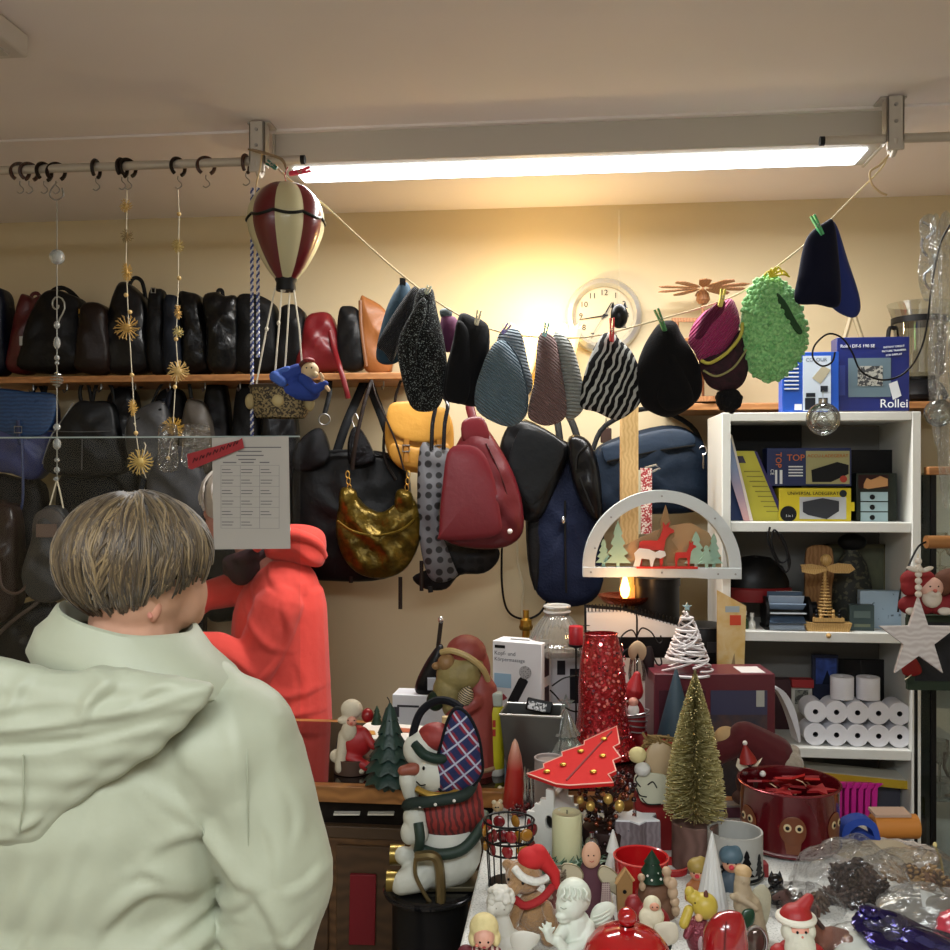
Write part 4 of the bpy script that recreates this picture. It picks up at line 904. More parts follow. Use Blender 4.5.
# hanging glass balls and cable on the right
def glassball(label, px, py, r, Y, top):
    t = Thing('glass_ball', label, 'ornament', px, py+r, Y=Y)
    t.add('ball', ell(r, r, r, 28, 18).t(0, 0, r), GLASS)
    rnd = random.Random(int(px)); t.add('wire_filling', join([tube(sm([Vector((rnd.gauss(0,1), rnd.gauss(0,1), rnd.gauss(0,1))).normalized()*r*.75+Vector((0,0,r)) for _ in range(7)], 4), .35, 5, True) for _ in range(4)]), M('d8d8d0', .2, .8))
    t.add('cap', cyl(3.2, 4, 14).t(0, 0, 2*r-.5), SILVER); t.add('thread', tube([(0,0,2*r+3), (0,0,top)], .3, 5), wire)
glassball('clear glass ball with silver wire inside, hanging before the shelf top', 823, 419, 16.5, 2.55, 45)
glassball('clear glass ball at the right edge under the plastic strips', 939, 413, 14, 2.5, 60)
worldtube('lamp_cable', 'thin black cable hanging in a big loop before the camera box', 'cable', sm(ypts([(950,225), (940,245), (932,285), (924,340), (908,370), (885,380), (862,372), (852,352), (842,338), (828,334), (815,345), (813,358), (822,366), (832,362), (835,352)], 2.5), 6, False), .0024, BLACK)
for i, (x0, x1, y1, lb) in enumerate(((920,934,300,'crinkled clear plastic streamer at the top of the right edge'), (938,952,500,'long clear plastic streamer hanging at the right edge'), (930,940,440,'narrow clear plastic streamer left of the long one'))):
    h = y1-225 if i != 0 else 80; o = [(x0,y1-h), (x1,y1-h-4), (x1+2,y1-h*.6), (x1-1,y1-h*.3), (x1,y1-3), (x0+4,y1), (x0-2,y1-h*.3), (x0+1,y1-h*.7)]
    t = Thing('plastic_streamer', lb, 'streamer', (x0+x1)/2, y1, Y=2.56-.04*i, group='plastic streamers at the right edge'); t.add('film', puff(t.o2(o), 4, 7, 5, wr=2.2, seed=i), clear('streamer_film', 'f4f6f6', .05, .12, 1, 60, .05, 'dfe2e4', .4))
    if i == 0:
        for k in range(4): t.add('silver_shred', tube(sm([(random.uniform(-6,6), random.uniform(-4,4), 10+k*17), (random.uniform(-9,9), -4, 18+k*17), (random.uniform(-6,6), 0, 27+k*17)], 4, False), 1.5, 6), M('c8ccd0', .2, .8))
# ============================================================= ON TOP OF THE SHELF UNIT AND WALL SHELF
def ubox(name, label, x0, x1, y0, y1, Y, dep, mat, rot=0, group=None, cat='box', wall=True, bevel=.6):
    """carton whose front face covers the pixels x0..x1,y0..y1 at depth Y"""
    t = Thing(name, label, cat, (x0+x1)/2, y1, Y=Y, rot=rot, group=group, wall=wall)
    t.add('carton', box(x1-x0, dep, y1-y0).t(0, dep/2, 0), mat, bevel=bevel)
    return t
def panel(t, name, x0, x1, y0, y1, mat, y=-.35, th=.5, parent=None, label=None):
    return t.add(name, box(x1-x0, th, y1-y0).t(*t.a((x0+x1)/2, y1, y)), mat, parent, label, smooth=False)
BLU = M('16246a', .35, coat=.3); LW = M('e8ecf0', .5)
t = ubox('camera_box', 'big dark blue camera box on top of the white shelf unit', 838, 908, 337, 411, 3.02, 22, BLU)
t.text('lettering', 'Rollei', 12, LW, 893, 404, -.6); t.text('lettering', 'Rollei DF-S 190 SE', 4.4, LW, 858, 346, -.6)
for i in range(3): t.text('lettering', ('INSTANT DIRECT', 'PICTURE TRANSFER', 'LCD DISPLAY')[i], 2.6, LW, 893, 347+i*4, -.6, rot=-4)
p_ = panel(t, 'picture', 849, 890, 358, 397, M('5f7480', .5)); panel(t, 'picture', 858, 882, 366, 386, M('a8a8a0', .4, pat=('speck', '3a3c40', 120, .5)), y=-.7, parent=p_)
t.add('remote_picture', prism(t.o2([(888,384), (896,381), (900,396), (892,400)]), .5).t(0, -.7, 0), M('d0d4d8')); panel(t, 'picture', 826+12, 846, 365, 395, M('2c3c86', .4))
t = ubox('cable_box', 'smaller blue and white boxed set left of the camera box', 783, 838, 352, 412, 2.985, 18, M('1c50b4', .35, coat=.2))
panel(t, 'picture', 803, 830, 356, 411, M('c8d4e4', .4)); t.add('picture', prism(t.o2([(812,378), (822,366), (830,370), (820,384)]), .4).t(0, -.7, 0), M('b0a890'))
for x, y, w_, h_ in ((806,393,9,4), (820,386,7,6), (805,398,10,12), (818,398,9,10)): panel(t, 'picture', x, x+w_, y, y+h_, M('20242c'), y=-.7)
for y in range(364, 392, 4): panel(t, 'printed_text', 785, 799, y, y+1.2, LW)
panel(t, 'barcode', 795, 802, 404, 410, LW); t.text('lettering', 'COLOUR', 5, M('50617a'), 816, 360, -.6)
t = Thing('plate_stand', 'wooden triangular stand rising behind the blue camera box', 'stand', 852, 400, Y=3.35, wall=True)
for x0, x1 in ((846, 828), (858, 880)): t.add('strut', tube(t.al([((852 if x0 < 852 else 853), 312), (x1, 398)]), 2.6, 6), M('a89878', .5))
t.add('crossbar', tube(t.al([(835,372), (872,372)]), 2, 6), M('8a6a48', .5))
t = Thing('glass_jug', 'glass blender jug with black collar behind the lamp cable', 'jug', 920, 400, Y=3.4, wall=True)
t.add('base', lathe([(24,0), (26,4), (20,16), (14,20)], 24), BLACK); t.add('jug_body', lathe([(15,20), (22,26), (24,60), (25,78)], 28, False), clear('jug_glass', 'dfe4e2', .18, .04))
t.add('collar', cyl(27, 6, 28).t(0, 0, 76), BLACK); t.add('lid_glass', lathe([(26,82), (30,94), (31,96)], 28, False), clear('jug_glass', 'dfe4e2')); t.add('handle', tube(sm([(-24,0,72), (-30,0,70), (-30,0,40), (-24,0,30)], 4, False), 2.2), BLACK)
t = Thing('christmas_pyramid', 'wooden Christmas pyramid with turning blades on the wall shelf', 'Christmas pyramid', 703, 404, Y=3.42)
pw = M('a8744a', .5, pat=('wood', '8a5a34', 30, (0,0,0)))
t.add('base', cyl(38, 5, 8), pw); t.add('shaft', cyl(1.4, 112, 10).t(0, 0, 5), pw)
for x in (-26, 26): t.add('post', cyl(2, 78, 10).t(x, 0, 5), pw)
t.add('tier', cyl(28, 3, 24).t(0, 0, 30), pw); t.add('tier', cyl(20, 3, 24).t(0, 0, 62), pw); t.add('crossbeam', box(62, 4, 4).t(0, 0, 82), pw); t.add('hub', lathe([(4,0), (7,4), (6,10), (2,14)], 14).t(0, 0, 100), pw)
for i in range(10): t.add('blade', prism([(6,-1), (18,-5), (40,-6), (46,0), (40,6), (18,5), (6,1)], .8).r('X', 87).r('Z', 36*i+8).t(0, 0, 116), pw)
for i in range(6): t.add('carved_figure', lathe([(2.5,0), (2.2,6), (1.2,9), (2,11), (1.6,14), (.3,15)], 10).t(16*math.cos(i*1.05), 16*math.sin(i*1.05), 33), M('6a3a28' if i % 2 else 'c8a878', .5))

# ============================================================= SHELF UNIT CONTENTS
UB = 3.06
solo('black_case', 'large black flat case standing at the back of the top compartment', 'case', 763, 520, None, box(74, 6, 96), M('0c0c0d', .5), Y=3.22, wall=True, bevel=1)
def mag(label, pts, mat, Y, spine=None):
    xs = [p[0] for p in pts]; ys = [p[1] for p in pts]
    t = Thing('magazine', label, 'magazine', sum(xs)/len(xs), max(ys), Y=Y, wall=True, group='magazines leaning in the top compartment')
    t.add('cover', prism(t.o2(pts), 1.2), mat, smooth=False)
    if spine: t.add('spine', prism(t.o2(spine[0]), 2.6), spine[1], smooth=False)
    return t
mag('dark blue magazine leaning at the far left of the top compartment', [(728,462), (732,460), (745,520), (738,523), (728,523)], M('203a70', .4), 3.06)
mag('pink and white magazine leaning left of the yellow booklet', [(728,436), (731,434), (754,530), (747,532), (731,480)], M('d8a8a8', .4, pat=('grad', '8fa0c8', .12, .08)), 3.02, ([(730,434), (732,435), (755,531), (752,532)], M('e6dcd4')))
t = mag('yellow booklet with printed lines leaning in the top compartment', [(735,451), (755,451), (785,523), (752,523)], M('c8c03a', .45), 3.04, ([(754,451), (757,452), (787,524), (783,524)], M('2c2060', .4)))
for k in range(9): t.add('printed_text', box(16-k*.3, .3, 1).t(*t.a(752+k*2.6, 472+k*5, -1)), M('8f8a2c'), smooth=False)
t.add('picture', prism(t.o2([(737,456), (743,456), (746,463), (739,463)]), .4).t(0, -1, 0), M('30283c'))
ln_ = M('12265c', .35, coat=.3)
t = ubox('charger_box', 'dark blue battery charger box stacked on the yellow one', 768, 850, 448, 486, UB-.02, 24, ln_)
p_ = panel(t, 'picture', 806, 848, 451, 484, M('a8a474', .4)); t.text('lettering', 'ACCU-LADEGERÄT', 4.6, M('b8641c'), 827, 456, -.9)
t.add('picture', prism(t.o2([(811,470), (836,462), (847,465), (847,474), (830,482), (812,482)]), .5).t(0, -.9, 0), M('15161a'), p_); t.add('seal', cyl(3.5, .6, 16).r('X', 90).t(*t.a(842, 479, -1)), M('b03a28'))
t.text('lettering', 'TOP', 9, M('d8722a'), 796, 458, -.7); t.text('lettering', 'TOP', 8, M('d8722a'), 779, 460, -.7, rot=90); t.text('lettering', 'CE', 5, LW, 773, 472, -.7, rot=90)
for k in range(4): panel(t, 'printed_text', 789, 803, 466+k*3, 467.3+k*3, LW)
panel(t, 'printed_text', 776, 778, 470, 484, LW); panel(t, 'printed_text', 780.5, 783, 470, 484, LW)
t = ubox('charger_box', 'bright yellow universal charger box under the blue one', 780, 850, 488, 522.5, UB-.03, 24, M('d8c41e', .4, coat=.2))
p_ = panel(t, 'picture', 800, 845, 497, 519, M('b8bcc0')); t.add('picture', join([prism(t.o2([(803,502), (822,498), (838,501), (838,511), (826,519), (808,515), (803,512)]), .5).t(0, -.9, 0)]), M('2c3038', .3), p_)
t.text('lettering', 'UNIVERSAL LADEGERÄT', 4.6, M('2a2410'), 813, 493.5, -.6); t.add('seal', cyl(3.6, .5, 16).r('X', 90).t(*t.a(842, 493.5, -.5)), M('20262c')); t.add('seal', cyl(8, .5, 20).r('X', 90).t(*t.a(789, 514, -.4)), M('15161a')); t.text('lettering', '5 in 1', 3.2, LW, 790, 516, -1)
panel(t, 'side_tab', 849.5, 853, 502, 511, M('d8c41e', .4))
solo('black_box', 'plain black box behind the tape dispenser box', 'box', 874, 523, None, box(50, 16, 73), M('0d0d0e', .5), Y=3.17, wall=True, bevel=.8)
t = ubox('office_set_box', 'box picturing a tan tape dispenser above three small drawers', 857, 896, 473, 522.5, UB-.02, 26, M('1a2420', .4, coat=.3))
panel(t, 'picture', 859, 888, 475, 488.5, M('2c1212', .4)); t.add('picture', prism(t.o2([(864,484), (867,478), (871,480), (880,476), (887,479), (887,486), (868,489), (864,488)]), .6).t(0, -.9, 0), M('c8935e', .4))
for k in range(3):
    dr = panel(t, 'drawer', 861, 887, 492+k*10.2, 501+k*10.2, M('a8c4cc', .3), th=1.4, y=-.7); t.add('knob', ell(2.6, 1.6, 2.6, 12, 8).t(*t.a(872, 497+k*10.2, -1.8)), BLACK, dr)
# second compartment
worldtube('coiled_cable', 'coiled black cable with plug hanging over the shelf edge', 'cable', sm(ypts([(770,527), (768,540), (776,560), (786,572), (790,560), (782,540), (774,530), (772,545), (780,562), (788,556), (780,534), (786,545), (788,560), (789,568)], 2.95), 5, False), .0032, BLACK)
t = Thing('toy_vehicle', 'dark round appliance with red base in the second compartment', 'appliance', 755, 600, Y=3.12, wall=True)
t.add('dome', lathe([(34,6), (33,20), (27,34), (15,43), (.5,45)], 28).s(1, .6, 1), M('0f0f10', .35)); t.add('base', lathe([(35,0), (36,4), (36,12), (33,14)], 28).s(1, .6, 1), M('7c1418', .35))
solo('wooden_board', 'upright tan wooden board with a rounded top and a hole', 'board', 819, 635, None, prism(sm([(-13,0), (-14,45), (-13,82), (-8,89), (0,90), (8,89), (13,82), (14,45), (13,0)], 3), 4), M('9c7040', .5, pat=('wood', '84592c', 25, (0,0,0))), Y=3.16, wall=True)
t = Thing('picture_frame', 'dark framed picture standing at the back of the second compartment', 'picture frame', 856, 636, Y=3.22, wall=True)
t.add('frame', join([box(60,4,4), box(60,4,4).t(0,0,88), box(4,4,92).t(-28,0,0), box(4,4,92).t(28,0,0)]), M('5c5838', .4)); t.add('picture', box(54, 2, 86).t(0, 0, 3), M('3a3c30', .5, pat=('soft', '5a5c40', 12)))
t = Thing('figurine', 'dark patterned figure with black round hat in the shelf unit', 'figurine', 852, 635, Y=3.15, wall=True)
t.add('body', lathe([(18,0), (20,20), (19,50), (14,72), (8,82), (7,88)], 24).s(1, .7, 1), M('2a2c28', .6, pat=('speck', '4e4c3c', 60, .55))); t.add('hat', ell(14, 10, 9).t(0, 0, 93), BLACK)
t = Thing('card_index', 'rotary card file with black wheels and blue grey cards', 'card file', 784, 633, Y=3.04, wall=True)
for x in (-20, 21): t.add('wheel', cyl(17, 3, 24).r('Y', 90).t(x, 0, 20), BLACK)
t.add('knob', cyl(6, 7, 18).r('Y', 90).t(24, 0, 26), BLACK); t.add('stand', join([box(4,30,8).t(-19,0,0), box(4,30,8).t(21,0,0), box(44,4,3).t(1,10,0)]), BLACK)
rnd = random.Random(5)
for k in range(9):
    a = R(-80+k*26); t.add('card', box(34, 1, 13).t(0, 0, 8).r('X', -90+math.degrees(a)+100).t(0, 0, 21), M(('aebccb', '7f93aa', 'd0d8de', '50647c')[k % 4], .4))
lw = M('c8a468', .5, pat=('wood', 'b48e50', 60, (0,0,0)))
t = Thing('wooden_windmill_figure', 'pale wooden angel-like figure with spread blades on a boat shaped base', 'wooden ornament', 826, 636, Y=3.0, wall=True)
t.add('base', prism(t.o2([(804,622), (850,622), (846,634), (830,636), (808,634)]), 12), lw, bevel=.5); t.add('base_peg', ell(3, 8, 3).t(*t.a(826, 634, -6)), lw)
t.add('rail', prism(t.o2([(812,617), (842,617), (842,621), (812,621)]), 14), lw); t.add('shaft', cyl(1.5, 50, 10).t(*t.a(825, 618)), lw)
for k in range(13):
    w_ = 1.5+k*.42; t.add('tree_ring', join([tube([(w_*1.15*math.cos(R(a)), w_*math.sin(R(a)), 0) for a in range(0, 360, 30)], .7, 5, True)]).t(*t.a(825, 577+k*3.1)), lw)
t.add('head', ell(5.5, 5, 6).t(*t.a(826, 560)), lw)
t.add('blade', prism(t.o2([(826,566), (838,563), (850,564), (854,569), (848,573), (834,573), (828,571)]), 2), lw)
for dy in (0, 2.5, 5): t.add('blade', prism(t.o2([(826,567+dy*.4), (812,564+dy), (801,565+dy), (802,567+dy), (814,569+dy), (826,570)]), 1.2).t(0, -dy, 0), lw)
for x, c_ in ((816,BLACK), (838,BLACK), (825,BLACK), (820,lw), (832,lw)): t.add('carved_figure', lathe([(2,0), (2,4), (1,5), (1.8,7), (1,9)], 10).t(*t.a(x, 618, -4)), c_)
ubox('speckled_box', 'pale blue box with dark terrazzo specks in the second compartment', 861, 906, 591, 634, 3.06, 10, M('9cb2c4', .5, pat=('speck', '4c5c66', 45, .66)))
t = ubox('teal_tin', 'small dark grey-green box in front of the pale blue speckled one', 850, 874, 605, 634, 3.01, 10, M('3c4e50', .4)); panel(t, 'label_patch', 854, 870, 611, 618, M('5c6e6c'), parent=None); panel(t, 'label_patch', 854, 870, 624, 627, M('6a7460'))
for i, (x, h, c_) in enumerate(((745,20,'2e4a30'), (752,18,'d8d8d0'), (740,17,'3a5a3a'))):
    t = Thing('small_bottle', ('small dark green bottle left in the second compartment', 'small white capped bottle left in the second compartment', 'tiny green bottle nearest the shelf side')[i], 'bottle', x, 633, Y=3.02, wall=True); t.add('bottle_body', lathe([(3.4,0), (3.6,1), (3.6,h*.6), (1.6,h*.75), (1.6,h*.9)], 14), M(c_, .2, coat=.4)); t.add('cap', cyl(2, 4, 12).t(0, 0, h*.9), WHITE)
# third compartment
t = ubox('book', 'dark book with blue night scene cover at the back of the third compartment', 813, 838, 655, 742, 3.2, 6, M('141c38', .5), cat='book'); panel(t, 'cover_picture', 816, 836, 658, 684, M('3450a0', .5, pat=('soft', '1a2a5c', 30))); t.add('cover_picture', prism(t.o2([(822,684), (827,670), (832,684)]), .5).t(0, -.9, 0), M('0f1628'))
solo('black_screen', 'flat black screen-like panel leaning at the back of the third compartment', 'panel', 864, 745, None, join([box(62, 4, 86)]), M('161618', .25, coat=.4), Y=3.23, wall=True, bevel=.8)
t = ubox('tea_box', 'small white box with red lid behind the till rolls', 792, 812, 684, 745, 3.17, 10, M('c8c4b8', .5)); panel(t, 'lid', 791.5, 812.5, 679, 687, M('a02424', .5), y=2, th=12); panel(t, 'picture', 795, 808, 690, 704, M('8c8c80', .5, pat=('speck', '4a4a44', 100, .5)))
solo('book', 'maroon book stack left of the white box with red lid', 'book', 775, 742, None, join([box(30, 14, 64)]), M('3c1a20', .5), Y=3.2, wall=True, bevel=.6)
sm_w = M('e4e4ea', .55)
roll = lathe([(3.4,0), (13,0), (13,26), (3.4,26), (3.4,.01)], 28, False); core = lathe([(3.4,0), (3.4,26)], 20, False)
def mkroll(lying, px, py, Y, label, i):
    t = Thing('till_roll', label, 'paper roll', px, py, Y=Y, wall=True, group='white till rolls')
    g = roll if not lying else roll.t(0, 0, -13).r('X', 90).t(0, 0, 13)
    c = core if not lying else core.t(0, 0, -13).r('X', 90).t(0, 0, 13)
    t.add('paper', g, sm_w); t.add('core', c.s(1, 1, 1) if lying else c, M('303036', .8))
    return t
base = None
spots = []
for r_ in range(2):
    for c_ in range(5): spots.append((PY(815+c_*21.0, 748-r_*21.5, 3.0), r_, c_))
t0 = Thing('till_roll', 'x', 'paper roll', 815, 748, Y=3.0, wall=True, group='white till rolls')
rl = lathe([(2.6,0), (10.8,0), (11.2,.5), (11.2,25.5), (10.8,26), (2.6,26)], 30, False).r('X', -90).t(0, -2, 11.2)
t0.add('paper', rl, sm_w); t0.add('core', lathe([(2.7,0), (2.7,26)], 20, False).r('X', -90).t(0, -1.9, 11.2), M('26262c', .8)); t0.add('core', cyl(2.6, 1, 18).r('X', -90).t(0, 3, 11.2), M('0c0c0e', .9))
ordn = ('first', 'second', 'third', 'fourth', 'fifth')
for i, (loc, r_, c_) in enumerate(spots):
    lb = 'white till roll lying in the %s row, %s from the left' % (('bottom', 'upper')[r_], ordn[c_])
    z = .7735+r_*22.6*t0.u
    L_ = Vector((loc.x, 3.0, z))
    if i == 0: t0.o.location = L_; t0.o['label'] = lb
    else: copy_tree(t0.o, L_, None, lb)
for i, x in enumerate((842, 868)):
    t = Thing('till_roll', ('white till roll standing upright on the pile, the left one', 'white till roll standing upright on the pile, the right one')[i], 'paper roll', x, 708, Y=3.03, wall=True, group='white till rolls')
    t.o.location.z = .7735+45.4*t0.u
    t.add('paper', lathe([(2.6,22), (2.6,0), (10.8,0), (11.2,.5), (11.2,21.5), (10.8,22), (2.6,22)], 30, False), sm_w); t.add('core', cyl(2.6, 1, 18).t(0, 0, 18), M('26262c', .8))
# curved white thing
t = Thing('white_tray', 'curved white plastic visor leaning beside the puzzle box', 'visor', 785, 744, Y=2.93)
v = []; f = []; n = 14
for i in range(n):
    q = i/(n-1); x = -14+24*q**1.0; z = 60*(1-q)+4+0; xx = -12+26*math.sin(q*1.45); zz = 58*math.cos(q*1.5)
    v += [(xx, -6, zz), (xx-2.5, 12, zz+1), (xx-3.5-4*math.sin(q*3.1), 12, zz), (xx-2-5*math.sin(q*3.1), -6, zz-1)]
for i in range(n-1):
    for j in range(4): f.append((i*4+j, i*4+(j+1) % 4, (i+1)*4+(j+1) % 4, (i+1)*4+j))
f += [(3,2,1,0), ((n-1)*4,(n-1)*4+1,(n-1)*4+2,(n-1)*4+3)]
t.add('shell', G(v, f), M('dcdce2', .35))
# fourth compartment
t = Thing('game_box', 'flat yellow and white box lying askew on top of the fourth compartment things', 'box', 862, 783, Y=3.02, wall=True)
t.add('carton', box(104, 34, 8).r('Y', 4).t(-4, 12, 0), M('b89a24', .4)); t.add('top_print', box(98, 32, .6).r('Y', 4).t(-4, 12, 8.1), M('c8c4b4', .5))
t.add('support', join([box(80, 20, 60).t(0, 20, -66)]), M('3a3c48', .5), label='stack of dark boxes below')
t = Thing('magenta_rack', 'magenta plastic rack with upright slots in the fourth compartment', 'rack', 852, 838, Y=3.0, wall=True)
mg = M('c81c90', .35)
t.add('tray', box(40, 16, 4).t(0, 0, 52), mg, bevel=.6)
for k in range(6): t.add('rib', prism([(-16+k*6.5,0), (-13+k*6.5,0), (-12+k*6.8,54), (-8+k*7,58), (-13+k*6.8,58), (-16+k*6.5,50)], 3).t(0, -8, 0), mg)
t.add('back', box(34, 2, 54).t(0, 6, 0), M('9a1270', .4))
solo('yellow_box', 'small dark yellow carton in the fourth compartment', 'box', 886, 812, None, box(30, 14, 17), M('9a8a20', .5), Y=3.15, wall=True, bevel=.5)
solo('pink_box', 'dull pink carton under the dark yellow one in the shelf unit', 'box', 888, 850, None, box(38, 16, 36), M('a88c88', .5), Y=3.14, wall=True, bevel=.5)
# ============================================================= PEOPLE
def hair_shell(t, c, rad, root, ends, n, col, L=1.0, seed=3, rr=1.0, parent=None, name='hair'):
    """strands lying over an ellipsoid, from the crown down to an uneven hem : ends(phi) -> hem angle from the top (deg)"""
    rnd = random.Random(seed); gs = [G() for _ in col]
    cl = [(rnd.uniform(0, 6.283), rnd.uniform(-.17, .04), rnd.uniform(2, 70), rnd.uniform(-.3, .3), rnd.uniform(0, .075)) for _ in range(max(30, n//22))]
    for i in range(n):
        c_ = cl[rnd.randrange(len(cl))]; ph = c_[0]+rnd.gauss(0, .07); hem = ends(ph)*(1+c_[1]+rnd.uniform(-.03, .02)); th0 = min(c_[2]+rnd.uniform(-5, 5), hem*.7); k = .985+c_[4]+rnd.uniform(0, .03)
        sw = c_[3]-(ph-c_[0])*.7+.25*math.sin(ph*2+1); pts = []; rs = []
        L_ = hem if rnd.random() < .6 else min(hem, th0+rnd.uniform(35, 60))
        for q in range(8):
            s_ = q/7; th = R(th0+(L_-th0)*s_); p = ph+sw*s_+.03*math.sin(s_*7+i)
            kk = k+.015*math.sin(s_*3.1)
            pts.append(Vector((c[0]+rad[0]*kk*math.sin(th)*math.cos(p), c[1]+rad[1]*kk*math.sin(th)*math.sin(p), c[2]+rad[2]*kk*math.cos(th)))); rs.append(rr*(.5+.6*math.sin(math.pi*min(.85, s_+.12))))
        gs[rnd.randrange(len(gs))] += G()
        j = rnd.randrange(len(col)); g = tube(pts, rs, 4); m = len(gs[j].v); gs[j].v += g.v; gs[j].f += [tuple(x+m for x in f_) for f_ in g.f]
    return gs
def finger_hand(t, name, wrist, direc, side, size, mat, curl=.5, parent=None):
    """palm, four curled fingers and a thumb as one skin"""
    w = Vector(wrist); d = Vector(direc).normalized(); s_ = Vector(side).normalized(); nrm = d.cross(s_)
    gs = [cap(w, w+d*size*.45, size*.17, size*.22, 10), cap(w+d*size*.4-s_*size*.16, w+d*size*.4+s_*size*.16, size*.13, size*.13, 10)]
    for k, l in enumerate((.40, .48, .45, .34)):
        b = w+d*size*.45+s_*size*(-.2+.135*k); d1 = (d*math.cos(curl)+nrm*math.sin(curl)); d2 = (d*math.cos(curl*2.3)+nrm*math.sin(curl*2.3))
        m1 = b+d1*size*l*.55; gs += [cap(b, m1, size*.075, size*.068, 8), cap(m1, m1+d2*size*l*.5, size*.068, size*.055, 8)]
    tb = w+d*size*.12-s_*size*.18; t1 = tb+(d*.6-s_*.7+nrm*.3).normalized()*size*.26
    gs += [cap(tb, t1, size*.09, size*.075, 8), cap(t1, t1+(d*.9+nrm*.5).normalized()*size*.2, size*.075, size*.06, 8)]
    return t.add(name, join(gs), mat, parent, remesh=size*.035, smit=3)

# ---- customer seen from behind
jk = M('a5aa94', .55, var=.03, vs=6, bump=.35, bs=22, sheen=.1)
t = Thing('person', 'person seen from behind in a pale sage green hooded jacket, short brown hair', 'person', 95, 1740, 1.15)
A = t.a
gs = [ell(148,88,165).t(*A(88,815,0)), ell(140,86,150).t(*A(88,960,0)), ell(138,88,120).t(*A(88,1080,0)), ell(165,78,88).t(*A(92,752,4)), ell(120,66,60).t(*A(130,700,8)),
      ell(72,68,74).t(*A(228,748,0)), ell(72,68,74).t(*A(-52,748,0)),
      cap(A(246,760,0), A(280,872,-4), 60, 54, 20), cap(A(280,872,-4), A(262,960,10), 54, 48, 20), cap(A(262,960,10), A(225,1010,120), 46, 36, 20), cap(A(225,1010,120), A(170,1005,230), 36, 28, 20),
      cap(A(-68,760,0), A(-96,880,-4), 60, 52, 20), cap(A(-96,880,-4), A(-88,960,10), 52, 46, 20), cap(A(-88,960,10), A(-40,1010,120), 46, 36, 20), cap(A(-40,1010,120), A(30,1005,230), 36, 28, 20)]
body = t.add('jacket', join(gs), jk, remesh=4.0, smit=9)
cloth(body, t, [
 ([(176,776),(200,798),(226,830),(248,862),(268,866)], 8, 9), ([(178,828),(200,818),(222,826),(242,852)], 7, 6), ([(126,908),(148,880),(176,866),(208,886)], 8, 7), ([(182,918),(214,902),(250,888),(268,870)], 8, 8),
 ([(70,826),(48,862),(12,926)], 11, 6), ([(104,822),(80,868),(48,934)], 12, 7), ([(134,812),(112,860),(88,930)], 12, 5), ([(28,812),(4,858),(-20,910)], 10, 6), ([(148,930),(186,938),(222,932),(246,944)], 8, 7), ([(150,850),(170,846),(196,858)], 6, 4), ([(160,830),(186,860),(215,880)], 8, 4),
 ([(262,866),(280,895),(296,950)], 8, 8), ([(272,800),(284,832),(282,862)], 7, 4), ([(292,770),(304,800),(300,830)], 6, 4), ([(326,850),(312,862),(292,866)], 7, 5), ([(316,900),(300,912),(284,914)], 7, 5), ([(232,700),(246,736),(250,780)], 9, 3), ([(180,720),(210,752),(235,790)], 12, 3), ([(150,760),(180,800),(200,830)], 12, 3), ([(10,880),(60,960)], 9, 4), ([(210,930),(236,905),(256,900)], 6, 5)], .0012, .11, 3)
sm_m = M('9da38d', .6)
# collar and hood
def loft(rings):
    n = len(rings[0]); v = [p for r_ in rings for p in r_]; f = []
    for j in range(len(rings)-1):
        for i in range(n): f.append((j*n+i, j*n+(i+1) % n, (j+1)*n+(i+1) % n, (j+1)*n+i))
    return G(v, f)
def oring(cx, cy, rx, ry, tl, dy=0, n=48): return [A(cx+rx*math.cos(2*math.pi*k/n), cy+tl*math.cos(2*math.pi*k/n)-4*math.sin(2*math.pi*k/n), dy+ry*math.sin(2*math.pi*k/n)) for k in range(n)]
col_g = loft([oring(124,640,56,50,14,8), oring(126,622,60,54,15,6), oring(126,616,64,58,15,4), oring(128,618,68,61,16,2), oring(132,632,80,66,20,0), oring(138,650,98,72,24,0), oring(138,668,106,72,24,0), oring(134,692,92,56,16,0)])
colr = t.add('collar', col_g, jk, body); cloth(colr, t, [([(70,628),(100,622),(150,630)], 5, 2), ([(80,640),(120,632),(170,645),(215,668)], 6, 3), ([(70,652),(110,645),(150,650)], 5, 2)], .001, .05, 5, 2)
hood_out = [(-40,690),(-16,652),(24,640),(64,650),(110,655),(160,654),(200,662),(234,671),(215,700),(180,732),(135,760),(100,785),(84,806),(60,817),(35,812),(0,792),(-34,765),(-54,720)]
hg = puff(t.o2(hood_out), 30, 26, 8, 6, t.o2([(80,720)])[0], .5, 0, 5, .35)
hood = t.add('hood', hg.t(0, -70, 0), jk, body, remesh=3.2, smit=5)
cloth(hood, t, [([(-40,716),(0,711),(60,706),(120,699),(180,688),(232,672)], 5, 5.5), ([(-46,734),(0,730),(50,724),(100,719),(150,710),(205,696)], 5, -5), ([(128,694),(134,680),(148,668),(152,660)], 6, 8), ([(152,660),(140,655),(115,650)], 5, 5), ([(62,694),(68,670),(78,655)], 6, 4), ([(8,690),(2,676),(10,660)], 6, 4),
 ([(20,762),(34,768),(50,770)], 4, 5), ([(28,738),(45,748),(60,752)], 5, 3), ([(60,800),(78,790),(88,780)], 5, 5), ([(10,790),(40,806),(70,804)], 5, 4), ([(80,776),(130,745),(180,712)], 9, 3), ([(0,690),(40,688),(100,682),(140,684)], 6, 3), ([(160,690),(186,672),(210,668)], 5, 4)], .0008, .05, 9, 2)
t.add('hood_seam', tube(sm([A(15,732,-103), A(13,765,-104), A(24,800,-98)], 5, False), .8, 6), sm_m, hood); t.add('hood_seam', tube(sm([A(72,724,-103), A(72,760,-102), A(66,796,-98)], 5, False), .8, 6), sm_m, hood)
t.add('sleeve_seam', tube(sm([A(258,706,-44), A(262,740,-61), A(262,800,-60), A(262,850,-52)], 6, False), .7, 6), sm_m, body)
